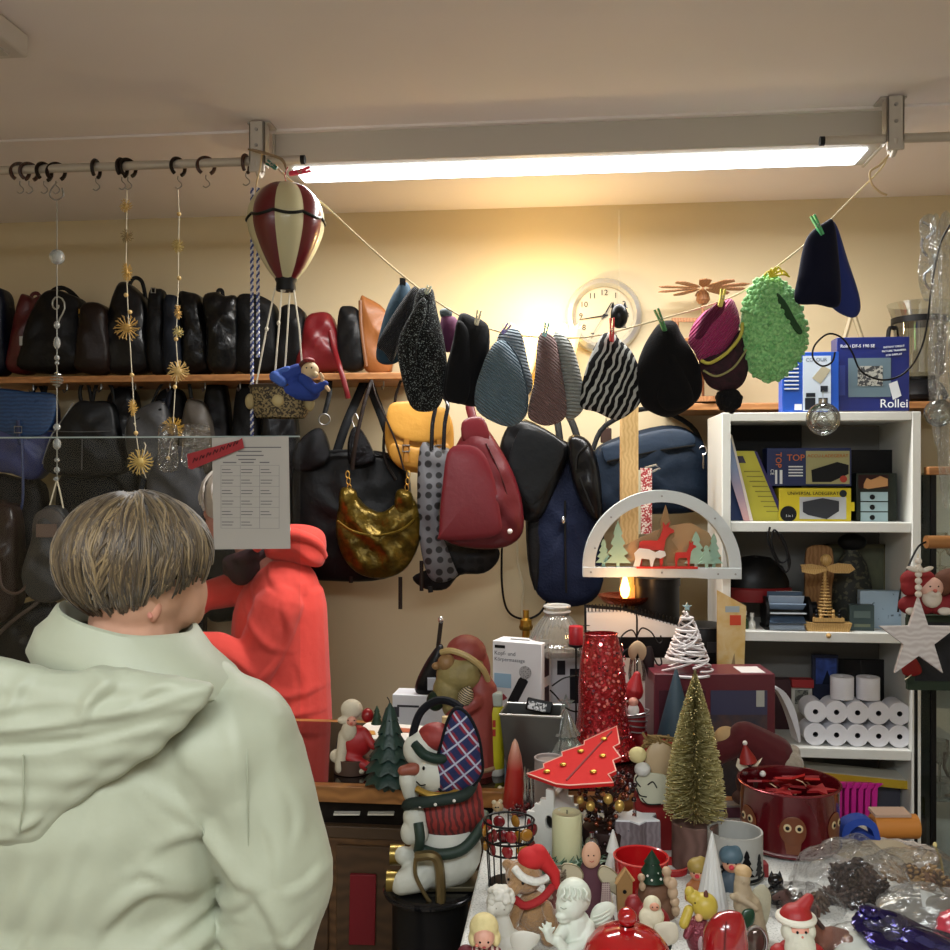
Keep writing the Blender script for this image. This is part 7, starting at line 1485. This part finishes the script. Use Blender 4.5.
t.add('cap', lathe([(9,0), (8,4), (3,14), (1,18)], 18).r('Y', -10).t(*A(748,762,0)), M('8a1a14', .5)); t.add('bobble', ell(2.4,2.4,2.4).t(*A(745,743,0)), WHITE); t.add('book', join([prism(t.o2([(738,758),(750,768),(746,780),(736,766)]), 1.5), prism(t.o2([(750,768),(762,758),(760,762),(746,782)]), 1.5)]), M('d8d0b8', .5)); blob(t, 'body', [('e',748,782,2,12,9,16), ('e',746,798,2,14,10,8)], M('3c1c14', .7), 1.4); t.add('white_bobble', ell(3,3,3).t(*A(761,772,-6)), WHITE)
# gift boxes under
t = FG('white_box', 'grey and white carton below the gnome beside the gold tree', 'box', 733, 846, 2.24); t.add('carton', box(42, 20, 44), M('8e8a8c', .5), bevel=.6); t.add('picture', box(24, .5, 10).t(0,-10.4,32), M('5a3040', .5))
t = FG('tealight_lantern', 'frosted glass tealight holder with black fir tree silhouettes', 'candle holder', 735, 874, TB(878)); t.add('frosted_glass', lathe([(26,0), (27,1), (27,44), (25,44), (25,3), (.1,3)], 36, False), M('a4a49e', .5)); t.add('rim', tube([(27*math.cos(k*.2), 27*math.sin(k*.2), 3) for k in range(31)], 1.6, 6, True), BLACK)
for x, h_ in ((-14,34), (4,30), (18,24)):
    th_ = math.asin(x/27.5); t.add('tree_silhouette', xtree(0, h_, h_*.28, .8).r('Z', math.degrees(th_)).t(27.6*math.sin(th_), -27.6*math.cos(th_), 4), BLACK)
# tin drum
t = FG('cookie_tin', 'round dark red tin with gingerbread faces full of red star ornaments', 'tin', 789, 842, 2.06); A = t.a
tin = M('5c0c16', .2, .35, coat=.6)
t.add('tin_body', lathe([(46,0), (48.5,1), (48.5,3), (47,5), (48,58), (49.5,60), (49.5,62), (47.5,62), (46.5,58), (46,4), (.1,4)], 64, False), tin); t.add('base_rim', tube([(48.8*math.cos(k*.1), 48.8*math.sin(k*.1), 4) for k in range(63)], 1.1, 6, True), M('b89aa0', .2, .8)); t.add('top_rim', tube([(49*math.cos(k*.1), 49*math.sin(k*.1), 61) for k in range(63)], 1.1, 6, True), M('8c3a40', .2, .6))
def oncyl(g, a, r_, z):  # wraps a flat shape round the tin
    vs = []
    for p in g.v: th = a+p.x/r_; vs.append(((r_-p.y)*math.cos(th), (r_-p.y)*math.sin(th), z+p.z))
    return G(vs, g.f, g.m)
for a in (-104, -46, 20, -162):
    f_ = t.add('gingerbread_face', oncyl(ell(12.5,.7,14,24,14).t(0,0,0)+prism([(-6,-22),(6,-22),(8,-8),(-8,-8)], 1.2), R(a), 48.2, 28), M('6a3a20', .4)); t.add('cream_eye', oncyl(ell(3.6,.6,3.8).t(-5,-1,3)+ell(3.6,.6,3.8).t(5.5,-1,3), R(a), 48.4, 28), M('c8b48c', .4), f_); t.add('pupil', oncyl(ell(1.9,.6,2).t(-5,-1.6,3)+ell(1.9,.6,2).t(5.5,-1.6,3), R(a), 48.4, 28), BLACK, f_)
rnd = random.Random(31)
for k, (x, y, z, r_, rx) in enumerate(((4,-4,64,25,68), (-22,6,60,20,80), (16,18,60,20,75), (26,-14,58,17,100), (-12,-18,57,18,95), (-28,-12,55,15,70), (0,12,55,22,95))):
    t2 = Thing('star_ornament', ('big red felt star lying on top of the tin', 'red star lying at the left rim of the tin', 'red star at the back right of the tin', 'red star tilted at the right rim of the tin', 'red star at the front of the tin', 'small red star deep at the left of the tin', 'red star half covered at the back of the tin')[k], 'ornament', 789, 846, 2.03, group='red stars in the tin')
    t2.add('star_body', prism(starpoly(r_, r_*.42, 5, rnd.uniform(0,72)), 2.2), M('b01c1a' if k == 0 else '8c1418', .5, bump=.2)); t2.add('loop', tube(sm([(0,-2,r_*.5), (5,-6,r_*.7), (9,-8,r_*.3)], 4, False), .6, 5), M('c8a888', .6))
    M_ = Matrix.Rotation(YAW, 4, 'Z') @ Matrix.Translation(Vector((x, y, z))*t2.u) @ Matrix.Rotation(R(rx-8), 4, 'X') @ Matrix.Rotation(R(rnd.uniform(-12,12)), 4, 'Y')
    t2.o.location = t.o.location + M_.to_translation(); t2.o.rotation_euler = M_.to_euler()
# figures in the middle foreground
def santa(label, px, py, d, s=1.0, coat='8e141a', beardc='cfc9ae', name='santa_figurine', low=None):
    t = FG(name, label, 'figurine', px, py, d); A = lambda x, z, y=0: (px+x*s, py-z*s, y*s)
    blob(t, 'coat', [('e',)+A(0,16)+(15*s,12*s,18*s), ('c',A(-10,26,-2),A(-14,14,-10),6*s,5*s), ('c',A(10,26,-2),A(13,14,-10),6*s,5*s)], M(coat, .5), 1.3)
    blob(t, 'hat', [('e',)+A(0,46,0)+(9.5*s,9*s,8*s), ('c',A(2,50,0),A(8,56,2),5*s,3*s)], M(coat, .5), 1.1)
    blob(t, 'beard', [('e',)+A(0,32,-7)+(9*s,6*s,11*s), ('e',)+A(-6,40,-4)+(4*s,4*s,5*s), ('e',)+A(6,40,-4)+(4*s,4*s,5*s)], M(beardc, .7, bump=.5, bs=70), 1)
    t.add('face', ell(6*s,5*s,5*s).t(*t.a(*A(0,41,-5))), PINK); t.add('hat_trim', tube([(t.a(*A(0,46,0))+Vector((9.6*s*math.cos(k*.3), 9*s*math.sin(k*.3), 0))) for k in range(21)], 2*s, 8, True), M('d8d4c4', .8)); eyes(t, (A(-2.4,42,-9.6), A(2.4,42,-9.6)), .8*s); t.add('nose', ell(1.3*s,1.3*s,1.2*s).t(*t.a(*A(0,39.5,-10))), M('c8705c'))
    return t
t = FG('santa_figurine', 'white hatted Santa figurine with a banner and green trousers beside the jar knob', 'figurine', 656, 952, 1.60); A = t.a
blob(t, 'beard', [('e',651,902,-6,9,8,9), ('e',650,913,-8,13,8,11), ('e',646,920,-9,8,6,7)], M('d0caae', .6, bump=.4, bs=60), 1.1); t.add('face', ell(5,3.5,4).t(*A(652,901,-13)), M('c89074', .5)); eyes(t, ((649.5,900,-16.2), (654,900,-16.2)), .7); blob(t, 'coat', [('e',656,924,0,15,12,17), ('c',(645,912,0),(638,926,-4),8,7), ('e',634,908,4,9,8,12)], M('7c1218', .5), 1.2)
t.add('banner', puff(t.o2([(652,918),(672,916),(674,934),(656,938)]), 3, wr=.8).t(0,-15,0), M('cfcab4', .6)); blob(t, 'trousers', [('e',660,942,-2,12,10,12)], M('16281e', .6), 1.2)
t = FG('sack_figurine', 'cluster figurine with dark green tree and small bears behind the Santa', 'figurine', 662, 926, 1.72); A = t.a; rnd = random.Random(3)
t.add('mini_tree', lathe([(13,0), (8,9), (11,9), (6,18), (8,18), (.5,30)], 16).t(*A(652,880,0)), M('14301f', .6, bump=.5)); t.add('snow_dots', join([ell(1.3,1.3,1.3,6,5).t(*A(652+x, 872-y, -9+y*.3)) for x, y in ((-6,0),(4,2),(0,10),(7,-3),(-2,-4))]), WHITE)
blob(t, 'sack', [('e',654,894,2,16,12,14), ('e',662,912,2,14,12,18)], M('6a4a34', .7, bump=.5), 1.3)
for x, y, r_ in ((665,868,5), (670,880,6), (673,898,5), (640,874,4)): blob(t, 'bear', [('e',x,y,-8,r_,r_*.9,r_), ('e',x+1,y+9,-8,r_*.9,r_*.8,r_*1.2)], M('b49a7c', .6), 1.0)
# white ribbed cone
t = FG('ribbed_cone', 'white fluted ceramic cone tree in the centre foreground', 'Christmas tree', 712, 940, 1.66); n = 60; v = []; f = []
for r_, z in ((20,0), (20.5,3), (18.5,18), (19,20), (18,22), (10,62), (4.5,90), (1.8,104), (.2,109)):
    for i in range(n): a = 2*math.pi*i/n; q = r_*(1+.05*math.cos(a*15)); v.append((q*math.cos(a), q*math.sin(a), z))
for j in range(8):
    for i in range(n): f.append((j*n+i, j*n+(i+1)%n, (j+1)*n+(i+1)%n, (j+1)*n+i))
t.add('ceramic_body', G(v, f), M('c9cbc8', .4), ang=60); t.add('band', tube([(19.6*math.cos(k*.2), 19.6*math.sin(k*.2), 19) for k in range(31)], .7, 6, True), M('a8a8a4', .5))
def gnomelet(label, px, py, d, hatc, bodyc, sc=1, bob='d8d8d0'):
    t = FG('elf_figurine', label, 'figurine', px, py, d); A = lambda x, z, y=0: (px+x*sc, py-z*sc, y*sc)
    blob(t, 'body', [('e',)+A(0,16)+(11*sc,10*sc,17*sc), ('c',A(-8,24,-3),A(-11,14,-8),4.5*sc,4*sc), ('c',A(8,24,-3),A(11,14,-8),4.5*sc,4*sc)], M(bodyc, .6), 1.2); t.add('face', ell(8*sc,7*sc,8*sc).t(*t.a(*A(0,38,-2))), M('cf9a7c', .5))
    blob(t, 'hat', [('e',)+A(0,44,0)+(10.5*sc,10*sc,9*sc), ('c',A(4,50,0),A(11,48,2),5*sc,3*sc)], M(hatc, .5), 1.1); t.add('bobble', ell(4*sc,4*sc,4*sc).t(*t.a(*A(14,47,2))), M(bob, .8)); t.add('nose', ell(2.4*sc,2.2*sc,2.2*sc).t(*t.a(*A(-2,37,-9))), M('d03848', .4)); eyes(t, (A(-5,40,-8), A(2,40,-8.5)), .8*sc); return t
gnomelet('elf figurine in slate blue cap with white bobble right of the white cone', 731, 906, 1.84, '4c6674', '3c4c58', 1.15); gnomelet('orange and olive elf figurine with red nose left of the white cone', 697, 908, 1.80, '9a8440', 'a0602c', .95, '9a8440')
# yellow bear
t = FG('yellow_bear', 'yellow eared bear figurine in pink glittery dress looking down', 'figurine', 697, 954, 1.59); A = t.a; yl = M('b8a440', .4)
blob(t, 'head', [('e',704,904,-4,13,12,13), ('e',693,896,-2,8,7,7)], yl, 1.2); t.add('ear', ell(5,4,5.5).t(*A(689,891,-2)), yl); blob(t, 'dress', [('e',698,934,-2,13,11,20), ('c',(690,922,-6),(684,930,-12),5,4)], M('7c3440', .3, .3, bump=.8, bs=200), 1.2); t.add('cap_button', lathe([(2.4,0), (2.4,3), (1,6)], 12).t(*A(704,893,-8)), M('5a2c20', .5)); t.add('cheek', ell(4,3,4).t(*A(696,912,-12)), M('d0a878', .5)); blob(t, 'arm', [('c',(688,908,-4),(682,920,-8),5,5)], yl, 1); eyes(t, ((693,899,-9),), .9)
t.add('belly_patch', ell(3,2,8).t(*A(698,938,-12)), M('b8a0a4', .5))
# red heart/shoe
t = FG('red_boot', 'glossy red curved ceramic boot at the bottom edge', 'boot ornament', 722, 1000, 1.45); t.add('boot_body', puff(t.o2([(702,950),(706,928),(718,914),(734,911),(744,918),(748,950),(746,985),(712,995),(700,985)]), 20, wr=1), M('8c1218', .18, coat=.7)); t.add('seam', tube(sm(t.al([(722,914,-16), (719,940,-21), (722,975,-18)]), 5, False), .8, 6), M('5a0a10', .2))
# stone angel with green guitar
t = FG('stone_angel', 'brown stone angel with feathered wing holding a dark green guitar', 'angel figure', 752, 946, 1.64); A = t.a; stn = M('a8987c', .6, bump=.4, bs=70, var=.15, vs=30)
blob(t, 'body', [('e',742,878,-2,8,8,8), ('c',(741,884,-2),(745,905,0),8,12), ('c',(748,905,0),(752,940,0),13,17), ('c',(738,896,-6),(730,892,-10),4.5,3.5), ('c',(738,894,-8),(752,902,-14),4,3)], stn, 1.2)
t.add('wing', puff(t.o2([(754,892),(764,886),(772,896),(771,915),(766,928),(757,922),(752,905)]), 3.5).t(0,4,0), M('a8a48c', .6, bump=.8, bs=60)); t.add('guitar', puff(t.o2([(738,904),(748,902),(750,912),(742,928),(730,944),(726,940),(734,924)]), 4).t(0,-16,0), M('143c28', .35, coat=.3)); t.add('hair', ell(8.5,8.5,7).t(*A(743,872,0)), M('b89c70', .6, bump=.6)); t.add('nose', ell(1,1.2,1.4).t(*A(740,879,-10)), stn)
t = FG('silver_oval_ornament', 'silver and brown oval glass ornament below the stone angel', 'ornament', 755, 958, 1.55); t.add('glass_body', ell(11,9,16).t(0,0,17), M('5c4c44', .12, .5, coat=.6)); t.add('silver_rim', ring(13,1.4,24,8).s(.85,1,1.2).t(0,-3,17), SILVER); t.add('gold_leaf', puff([(-6,0),(0,6),(7,0),(3,-5)], 2).t(0,-10,4), GOLD)
t = santa('stout ceramic Santa with long white beard at the bottom right', 796, 998, 1.50, 1.75, '9a1c1e', 'c8c6b4'); t.add('white_mitten', ell(7,6,8).t(-24,-14,40), M('c8c6b4', .6)); t.add('white_mitten', ell(9,6,6).t(-16,-18,14), M('c8c6b4', .6)); t.add('green_sash', tube(sm([(-20,-16,12), (0,-24,8), (20,-16,12)], 4, False), 3, 8), M('243c2c', .5))
# horses
def horse(label, px, py, d, col, flip=1, s=1):
    t = FG('toy_horse', label, 'toy horse', px, py, d); A = lambda x, z, y=0: (px+x*s*flip, py-z*s, y*s)
    blob(t, 'body', [('e',)+A(0,28)+(17*s,10*s,11*s), ('c',A(-13,30,0),A(-22,44,0),8*s,5.5*s), ('c',A(-22,44,0),A(-32,40,0),5.5*s,3.6*s), ('c',A(12,28,-5),A(16,14,-5),7*s,4*s), ('c',A(16,14,-5),A(13,2,-5),3.6*s,2.8*s), ('c',A(12,28,5),A(19,14,5),7*s,4*s), ('c',A(19,14,5),A(17,2,5),3.6*s,2.8*s), ('c',A(-11,24,-5),A(-12,12,-5),5*s,3.4*s), ('c',A(-12,12,-5),A(-11,2,-5),3.2*s,2.6*s), ('c',A(-9,24,5),A(-14,12,5),5*s,3.4*s), ('c',A(-14,12,5),A(-14,2,5),3.2*s,2.6*s), ('e',)+A(-20,51,-3)+(1.6*s,1.4*s,3*s)], M(col, .75, bump=.4, bs=80), 1.2)
    t.add('tail', tube(sm([t.a(*A(17,32,0)), t.a(*A(23,26,0)), t.a(*A(22,10,0))], 4, False), 2.6*s, 8), M('5a3426', .8)); t.add('mane', tube(sm([t.a(*A(-18,50,0)), t.a(*A(-13,44,0)), t.a(*A(-8,38,0))], 4, False), 2.4*s, 8), M('3a2620', .8)); eyes(t, (A(-27,43,-4.6),), .9*s)
horse('reddish brown toy horse with its rump to the right beside the stout Santa', 832, 972, 1.53, '6e4434', 1, 1.15); horse('dark brown toy horse behind the stout Santa', 800, 930, 1.72, '4a302a', 1, .8)
t = FG('black_cat_figure', 'black glossy cat figurine between stone angel and brown horses', 'figurine', 777, 908, 1.78); blob(t, 'body', [('e',777,896,0,11,9,12), ('e',775,880,-2,8,7,7), ('c',(786,900,0),(792,884,2),3,2)], M('0d0d0f', .2, coat=.6), 1.1); t.add('ear', lathe([(2.5,0), (.3,5)], 8).t(*t.a(771,875,-2)), BLACK); t.add('ear', lathe([(2.5,0), (.3,5)], 8).t(*t.a(779,875,-2)), BLACK)
t = FG('gift_bag', 'small red paper bag behind the stone angel', 'bag', 754, 898, 1.90); t.add('bag_body', box(26, 12, 36), M('7c1a1e', .6), bevel=.6); t.add('handle', tube(sm([(-6,-6,36), (0,-7,44), (6,-6,36)], 4, False), .6, 5), CREAM)

# ============================================================= PLASTIC BAGS ON THE RIGHT
def crumple(rx, ry, rz, seed, amp=.12, n=40, k=24):
    rnd = random.Random(seed); w_ = [(Vector((rnd.gauss(0,1), rnd.gauss(0,1), rnd.gauss(0,1))).normalized()*rnd.uniform(2,9), rnd.uniform(0,6.28)) for _ in range(9)]
    g = ell(1, 1, 1, n, k); v = []
    for p in g.v:
        q = 1+sum(amp*abs(math.sin(p.dot(a)+b))/(1+.25*a.length) for a, b in w_)-amp; v.append(Vector((p.x*rx*q, p.y*ry*q, max(-.85, p.z*q)*rz)))
    return G(v, g.f, g.m)
def sack(label, px, py, d, rx, ry, rz, seed, content, name='plastic_bag', filmmat=None, knot=True):
    t = FG(name, label, 'plastic bag', px, py, d); t.add('film', crumple(rx, ry, rz, seed, .16).t(0,0,rz*.85), filmmat or clear('bag_film', 'fafafa', .02, .14, 1, 26, .02, 'e8e8e8', .4), ang=30)
    if content: content(t, rx, ry, rz)
    if knot: t.add('knot', tube(sm([(-2,0,rz*1.75), (3,-3,rz*1.9), (8,2,rz*2.05)], 4, False), [4,3,3.5,2.5,3,2,3,4,5][:9], 8), filmmat or clear('bag_film'), ang=30)
    return t
def cones(col, n, rr):
    def f_(t, rx, ry, rz):
        rnd = random.Random(n); 
        for k in range(n):
            a, q = rnd.uniform(0, 6.28), rnd.uniform(0, .72); z = rnd.uniform(.3, 1.3)*rz; 
            g = ell(rr*.55, rr*.55, rr, 8, 6)+join([ell(rr*.3, rr*.16, rr*.13, 6, 4).r('Y', -25).t(rr*.62*math.cos(math.asin(min(.95, abs(u_)*.8))), 0, rr*u_).r('Z', w_*51+u_*90) for u_ in (-.7, -.4, -.1, .2, .5, .8) for w_ in range(7)])
            g = g.r('X', rnd.uniform(0,180)).r('Z', rnd.uniform(0,180)).t(rx*q*math.cos(a), ry*q*math.sin(a), z)
            t.add('pine_cone', g, M(col[k % len(col)], .6, bump=1, bs=90))
    return f_
sack('clear plastic bag with dark brown pine cones in the middle of the pile', 850, 925, 1.80, 48, 34, 40, 1, cones(('33251e', '453228', '261c18'), 24, 14))
sack('clear crinkled bag with brown leaves left of the pine cone bag', 803, 935, 1.74, 34, 26, 24, 2, cones(('3a2c26', '5a4638'), 12, 12))
sack('clear bag with brown and tan wooden pieces at the back right', 915, 912, 1.88, 52, 32, 30, 3, cones(('4e3826', '8a6a44', '6a4a34', '9c7c50'), 22, 14))
def whitebag(t, rx, ry, rz): t.add('white_paper', crumple(rx*.85, ry*.8, rz*.85, 9, .1).t(0,0,rz*.8), M('c4c8be', .7)); t.add('price_label', box(16, .6, 12).r('X', -30).t(4, -ry*.9, rz*1.25), WHITE)
sack('clear bag with white tissue at the bottom right', 872, 985, 1.52, 46, 34, 28, 4, whitebag)
def label_in(t, rx, ry, rz):
    t.add('silver_content', crumple(rx*.8, ry*.75, rz*.8, 12, .2).t(0,0,rz*.75), M('8e8e88', .3, .5, bump=.6, bs=40)); t.add('barcode_label', box(30, .6, 18).r('X', -48).r('Y', 18).t(2, -ry*.62, rz*1.5), M('c8ccc8', .5)); t.add('barcode', box(12, .6, 8).r('X', -48).r('Y', 18).t(0, -ry*.64, rz*1.53), M('5a5e62', .5))
sack('clear bag with silver content and a white label above the purple foil', 926, 945, 1.66, 42, 30, 28, 5, label_in)
t = FG('foil_garland', 'glossy dark purple foil package at the bottom right corner', 'package', 925, 985, 1.53); t.add('foil', crumple(50, 20, 17, 7, .3, 60, 30).r('Y', 24).t(0,-6,34), M('1c1250', .14, .7, bump=.8, bs=50, coat=.6), ang=25); t.add('film_end', crumple(16, 12, 12, 8, .3).t(-40,-8,56), clear('bag_film'), ang=25)
t = FG('red_package', 'red and pink wrapped packet peeping in at the right edge', 'package', 955, 950, 1.60); t.add('wrap', crumple(16, 14, 18, 10, .15).t(0,0,18), M('b83848', .3, coat=.4)); t.add('ribbon', tube([(-16,-6,20), (0,-15,24), (14,-8,22)], 1.5, 6), WHITE)
t = FG('wicker_basket', 'shallow basket with a white crocheted edge behind the plastic bags', 'basket', 882, 884, 2.0)
t.add('basket_body', lathe([(44,0), (46,2), (54,30), (52,30), (44,4), (.1,4)], 48, False).s(1,.62,1), M('7a6a5a', .7, bump=.8, bs=120)); t.add('lace_edge', tube([(54*math.cos(k*.1), 34*math.sin(k*.1), 31+.8*math.sin(k*2)) for k in range(63)], 3, 8, True), M('c0b6ac', .8, bump=1, bs=200)); 
for k in range(26): pass
t.add('lace_tabs', join([box(3, 1, 9).t(0,0,-9).r('Z', k*9).t(0,0,0).t(53*math.cos(R(k*9-90)), 33.4*math.sin(R(k*9-90)), 31) for k in range(40)]), M('b4aaa0', .8))
t.add('cream_cloth', crumple(38, 22, 12, 20, .2).t(0,0,24), M('a89c84', .8))
t = FG('gold_straw', 'thin gold straw sticking up at the right edge', 'straw', 945, 890, 1.95); t.add('stem', tube([(0,0,0), (-4,0,30), (-10,0,44)], 1.2, 6), M('c8b46c', .4)); t.add('tip', ell(2,2,3).t(-10,0,45), M('d8c888', .4))
# blue ribbon and orange roll behind (on the drum side, standing on the basket table)
t = Thing('ribbon_coil', 'bright blue fabric ribbon coiled behind the lace basket', 'ribbon', 858, 846, 2.08); t.o.location.z = .8+.0
bl = M('2044a0', .6); zb = (.8-(1.6-(846-475)/F*2.08))/t.u
t.add('outer_coil', prism(sm([Vector(p) for p in ((-19,4),(-16,18),(0,25),(14,20),(19,4),(14,4),(10,14),(0,18),(-10,12),(-13,4))], 4), 16), bl); t.add('inner_coil', prism(sm([Vector(p) for p in ((-12,4),(-2,12),(10,8),(14,4),(2,6))], 4), 15), M('1a3888', .6)); t.add('band_end', box(40, 14, 5), bl)
t = Thing('orange_roll', 'orange paper roll lying at the foot of the shelf unit', 'roll', 897, 852, 2.08); t.o.location.z = .8
t.add('paper_roll', cyl(12, 44, 30).r('Y', 90).t(-22, 6, 12), M('c07c34', .5)); t.add('roll_end', cyl(9, 45, 30).r('Y', 90).t(-22.5, 6, 12), M('8e5a28', .5)); t.add('pink_card', box(36, 18, 3).r('X', 6).t(-4, 8, 24), M('b89c88', .6))

# ============================================================= RIGHT SIDE : star, plush Santa board
t = Thing('slate_board', 'black chalk board with green wooden frame carrying a plush Santa', 'board', 950, 690, 2.42, rot=-4)
t.add('slate', box(88, 3, 62).t(8, 0, 8), M('1c1d20', .7, pat=('soft', '2c2d30', 20))); gf = M('283428', .5)
t.add('frame_bar', box(96, 7, 9).t(6, 0, 0), gf, bevel=.5); t.add('frame_bar', box(96, 7, 7).t(6, 0, 68), gf, bevel=.5); t.add('frame_post', box(7, 7, 66).t(-39, 0, 6), gf, bevel=.5); t.add('frame_post', box(7, 7, 66).t(50, 0, 6), gf, bevel=.5)
t.add('chalk_curl', tube(sm([(6,-2,30), (10,-2,38), (18,-2,36), (18,-2,28), (12,-2,27), (12,-2,32)], 4, False), .5, 5), M('8a8a88'))
t.add('support_leg', box(2.5, 3, 267).t(30, 8, -266), BLKMET); t.add('support_leg', box(2.5, 3, 267).t(-30, 8, -266), BLKMET); t.add('foot', box(70, 40, 3).t(0, 8, -268), BLKMET)
t.add('green_stone', ell(4,2,3.4).t(*t.a(907,668,-5)), M('4c9a3c', .2, coat=.5), label='bright green button'); t.add('red_bow', puff(t.o2([(902,664),(910,654),(918,662),(921,672),(912,676),(903,674)]), 4).t(0,-4,0), M('8e1418', .6)); t.add('string', tube(sm(t.al([(914,670,-6), (908,676,-6), (904,679,-6)]), 3, False), .6, 5), CREAM)
def plush(label, px, py, hatc, d=2.38):
    t = Thing('plush_santa', label, 'plush toy', px, py, d); A = t.a
    blob(t, 'body', [('e',px-12,py-8,0,14,10,10), ('e',px+16,py-6,0,12,9,8), ('e',px,py-10,2,16,10,12)], M('7a141c', .8, bump=.3), 1.2); blob(t, 'hat', [('e',px-6,py-33,0,18,12,12), ('e',px-16,py-26,-2,8,8,9)], M(hatc, .8, bump=.3), 1.2)
    t.add('face', ell(12,8,11).t(*A(px+4,py-26,-6)), M('cfa594', .6)); blob(t, 'beard', [('e',px+4,py-16,-8,10,6,10), ('e',px+4,py-21,-13,7,3,3)], M('c8beb0', .8, bump=.5), 1); eyes(t, ((px,py-28,-13), (px+8,py-28,-13)), .9); t.add('nose', ell(2,2,2).t(*A(px+4,py-24,-15)), M('b05848'))
    for x in (-16, 16): t.add('white_shoe_tip', ell(6,4,4).t(*A(px+x,py-3,-8)), M('d0c8bc', .7))
    return t
plush('plush Santa head with closed smile sitting on the chalk board frame', 924, 613, '861a20')
plush('second plush figure in brown at the right picture edge on the board', 958, 613, '5a3420')
t = Thing('basket_handle', 'wire handle with round wooden grip arching over the plush Santa', 'handle', 926, 612, 2.44); t.add('wire', tube(sm(t.al([(898,612), (902,585), (915,552), (926,542), (950,538)]), 5, False), 1, 6), BLKMET); t.add('wooden_grip', cyl(6.5, 26, 18).r('Y', 90).t(*t.a(926,542)), M('9a6a3c', .4))
t = Thing('hanging_star', 'white washed wooden star hanging on a beaded cord before the chalk board', 'star', 915, 672, 2.30)
t.add('star_body', prism([(x*.98+3, z+33) for x, z in starpoly(42, 16.5)], 5), M('cfcac8', .55, pat=('wood', 'bcb4b2', 22, (0,90,0))), bevel=.5); t.add('bead', join([ell(3.4,3.4,3.4,14,10).t(3,-1,78+k*6.6) for k in range(6)]), M('d0c8bc', .4)); t.add('bow', join([ell(7,2,2.4).r('Y', 18).t(-4,-4,103), ell(7,2,2.4).r('Y', -18).t(10,-4,103), ell(3,2.5,3).t(3,-5,103)]), M('c8beb0', .6)); t.add('cord', tube([(3,0,76), (3,0,118)], .6, 5), CREAM)
# ============================================================= CAMERA
cam = bpy.data.cameras.new('camera'); cam.sensor_width = 36; cam.lens = 36; cam.clip_start = .05
co = bpy.data.objects.new('camera', cam); COL.objects.link(co); co.location = (0, 0, CAMZ); co.rotation_euler = (R(90), 0, YAW)
SC.camera = co
SC.cycles.transparent_max_bounces = 32
w = bpy.data.worlds.new('world'); SC.world = w; w.use_nodes = True
w.node_tree.nodes['Background'].inputs[0].default_value = (.05, .05, .05, 1); w.node_tree.nodes['Background'].inputs[1].default_value = .3
SC.view_settings.view_transform = 'Standard'; SC.view_settings.look = 'None'; SC.view_settings.gamma = 1; SC.view_settings.use_curve_mapping = False
SC.view_settings.exposure = 0
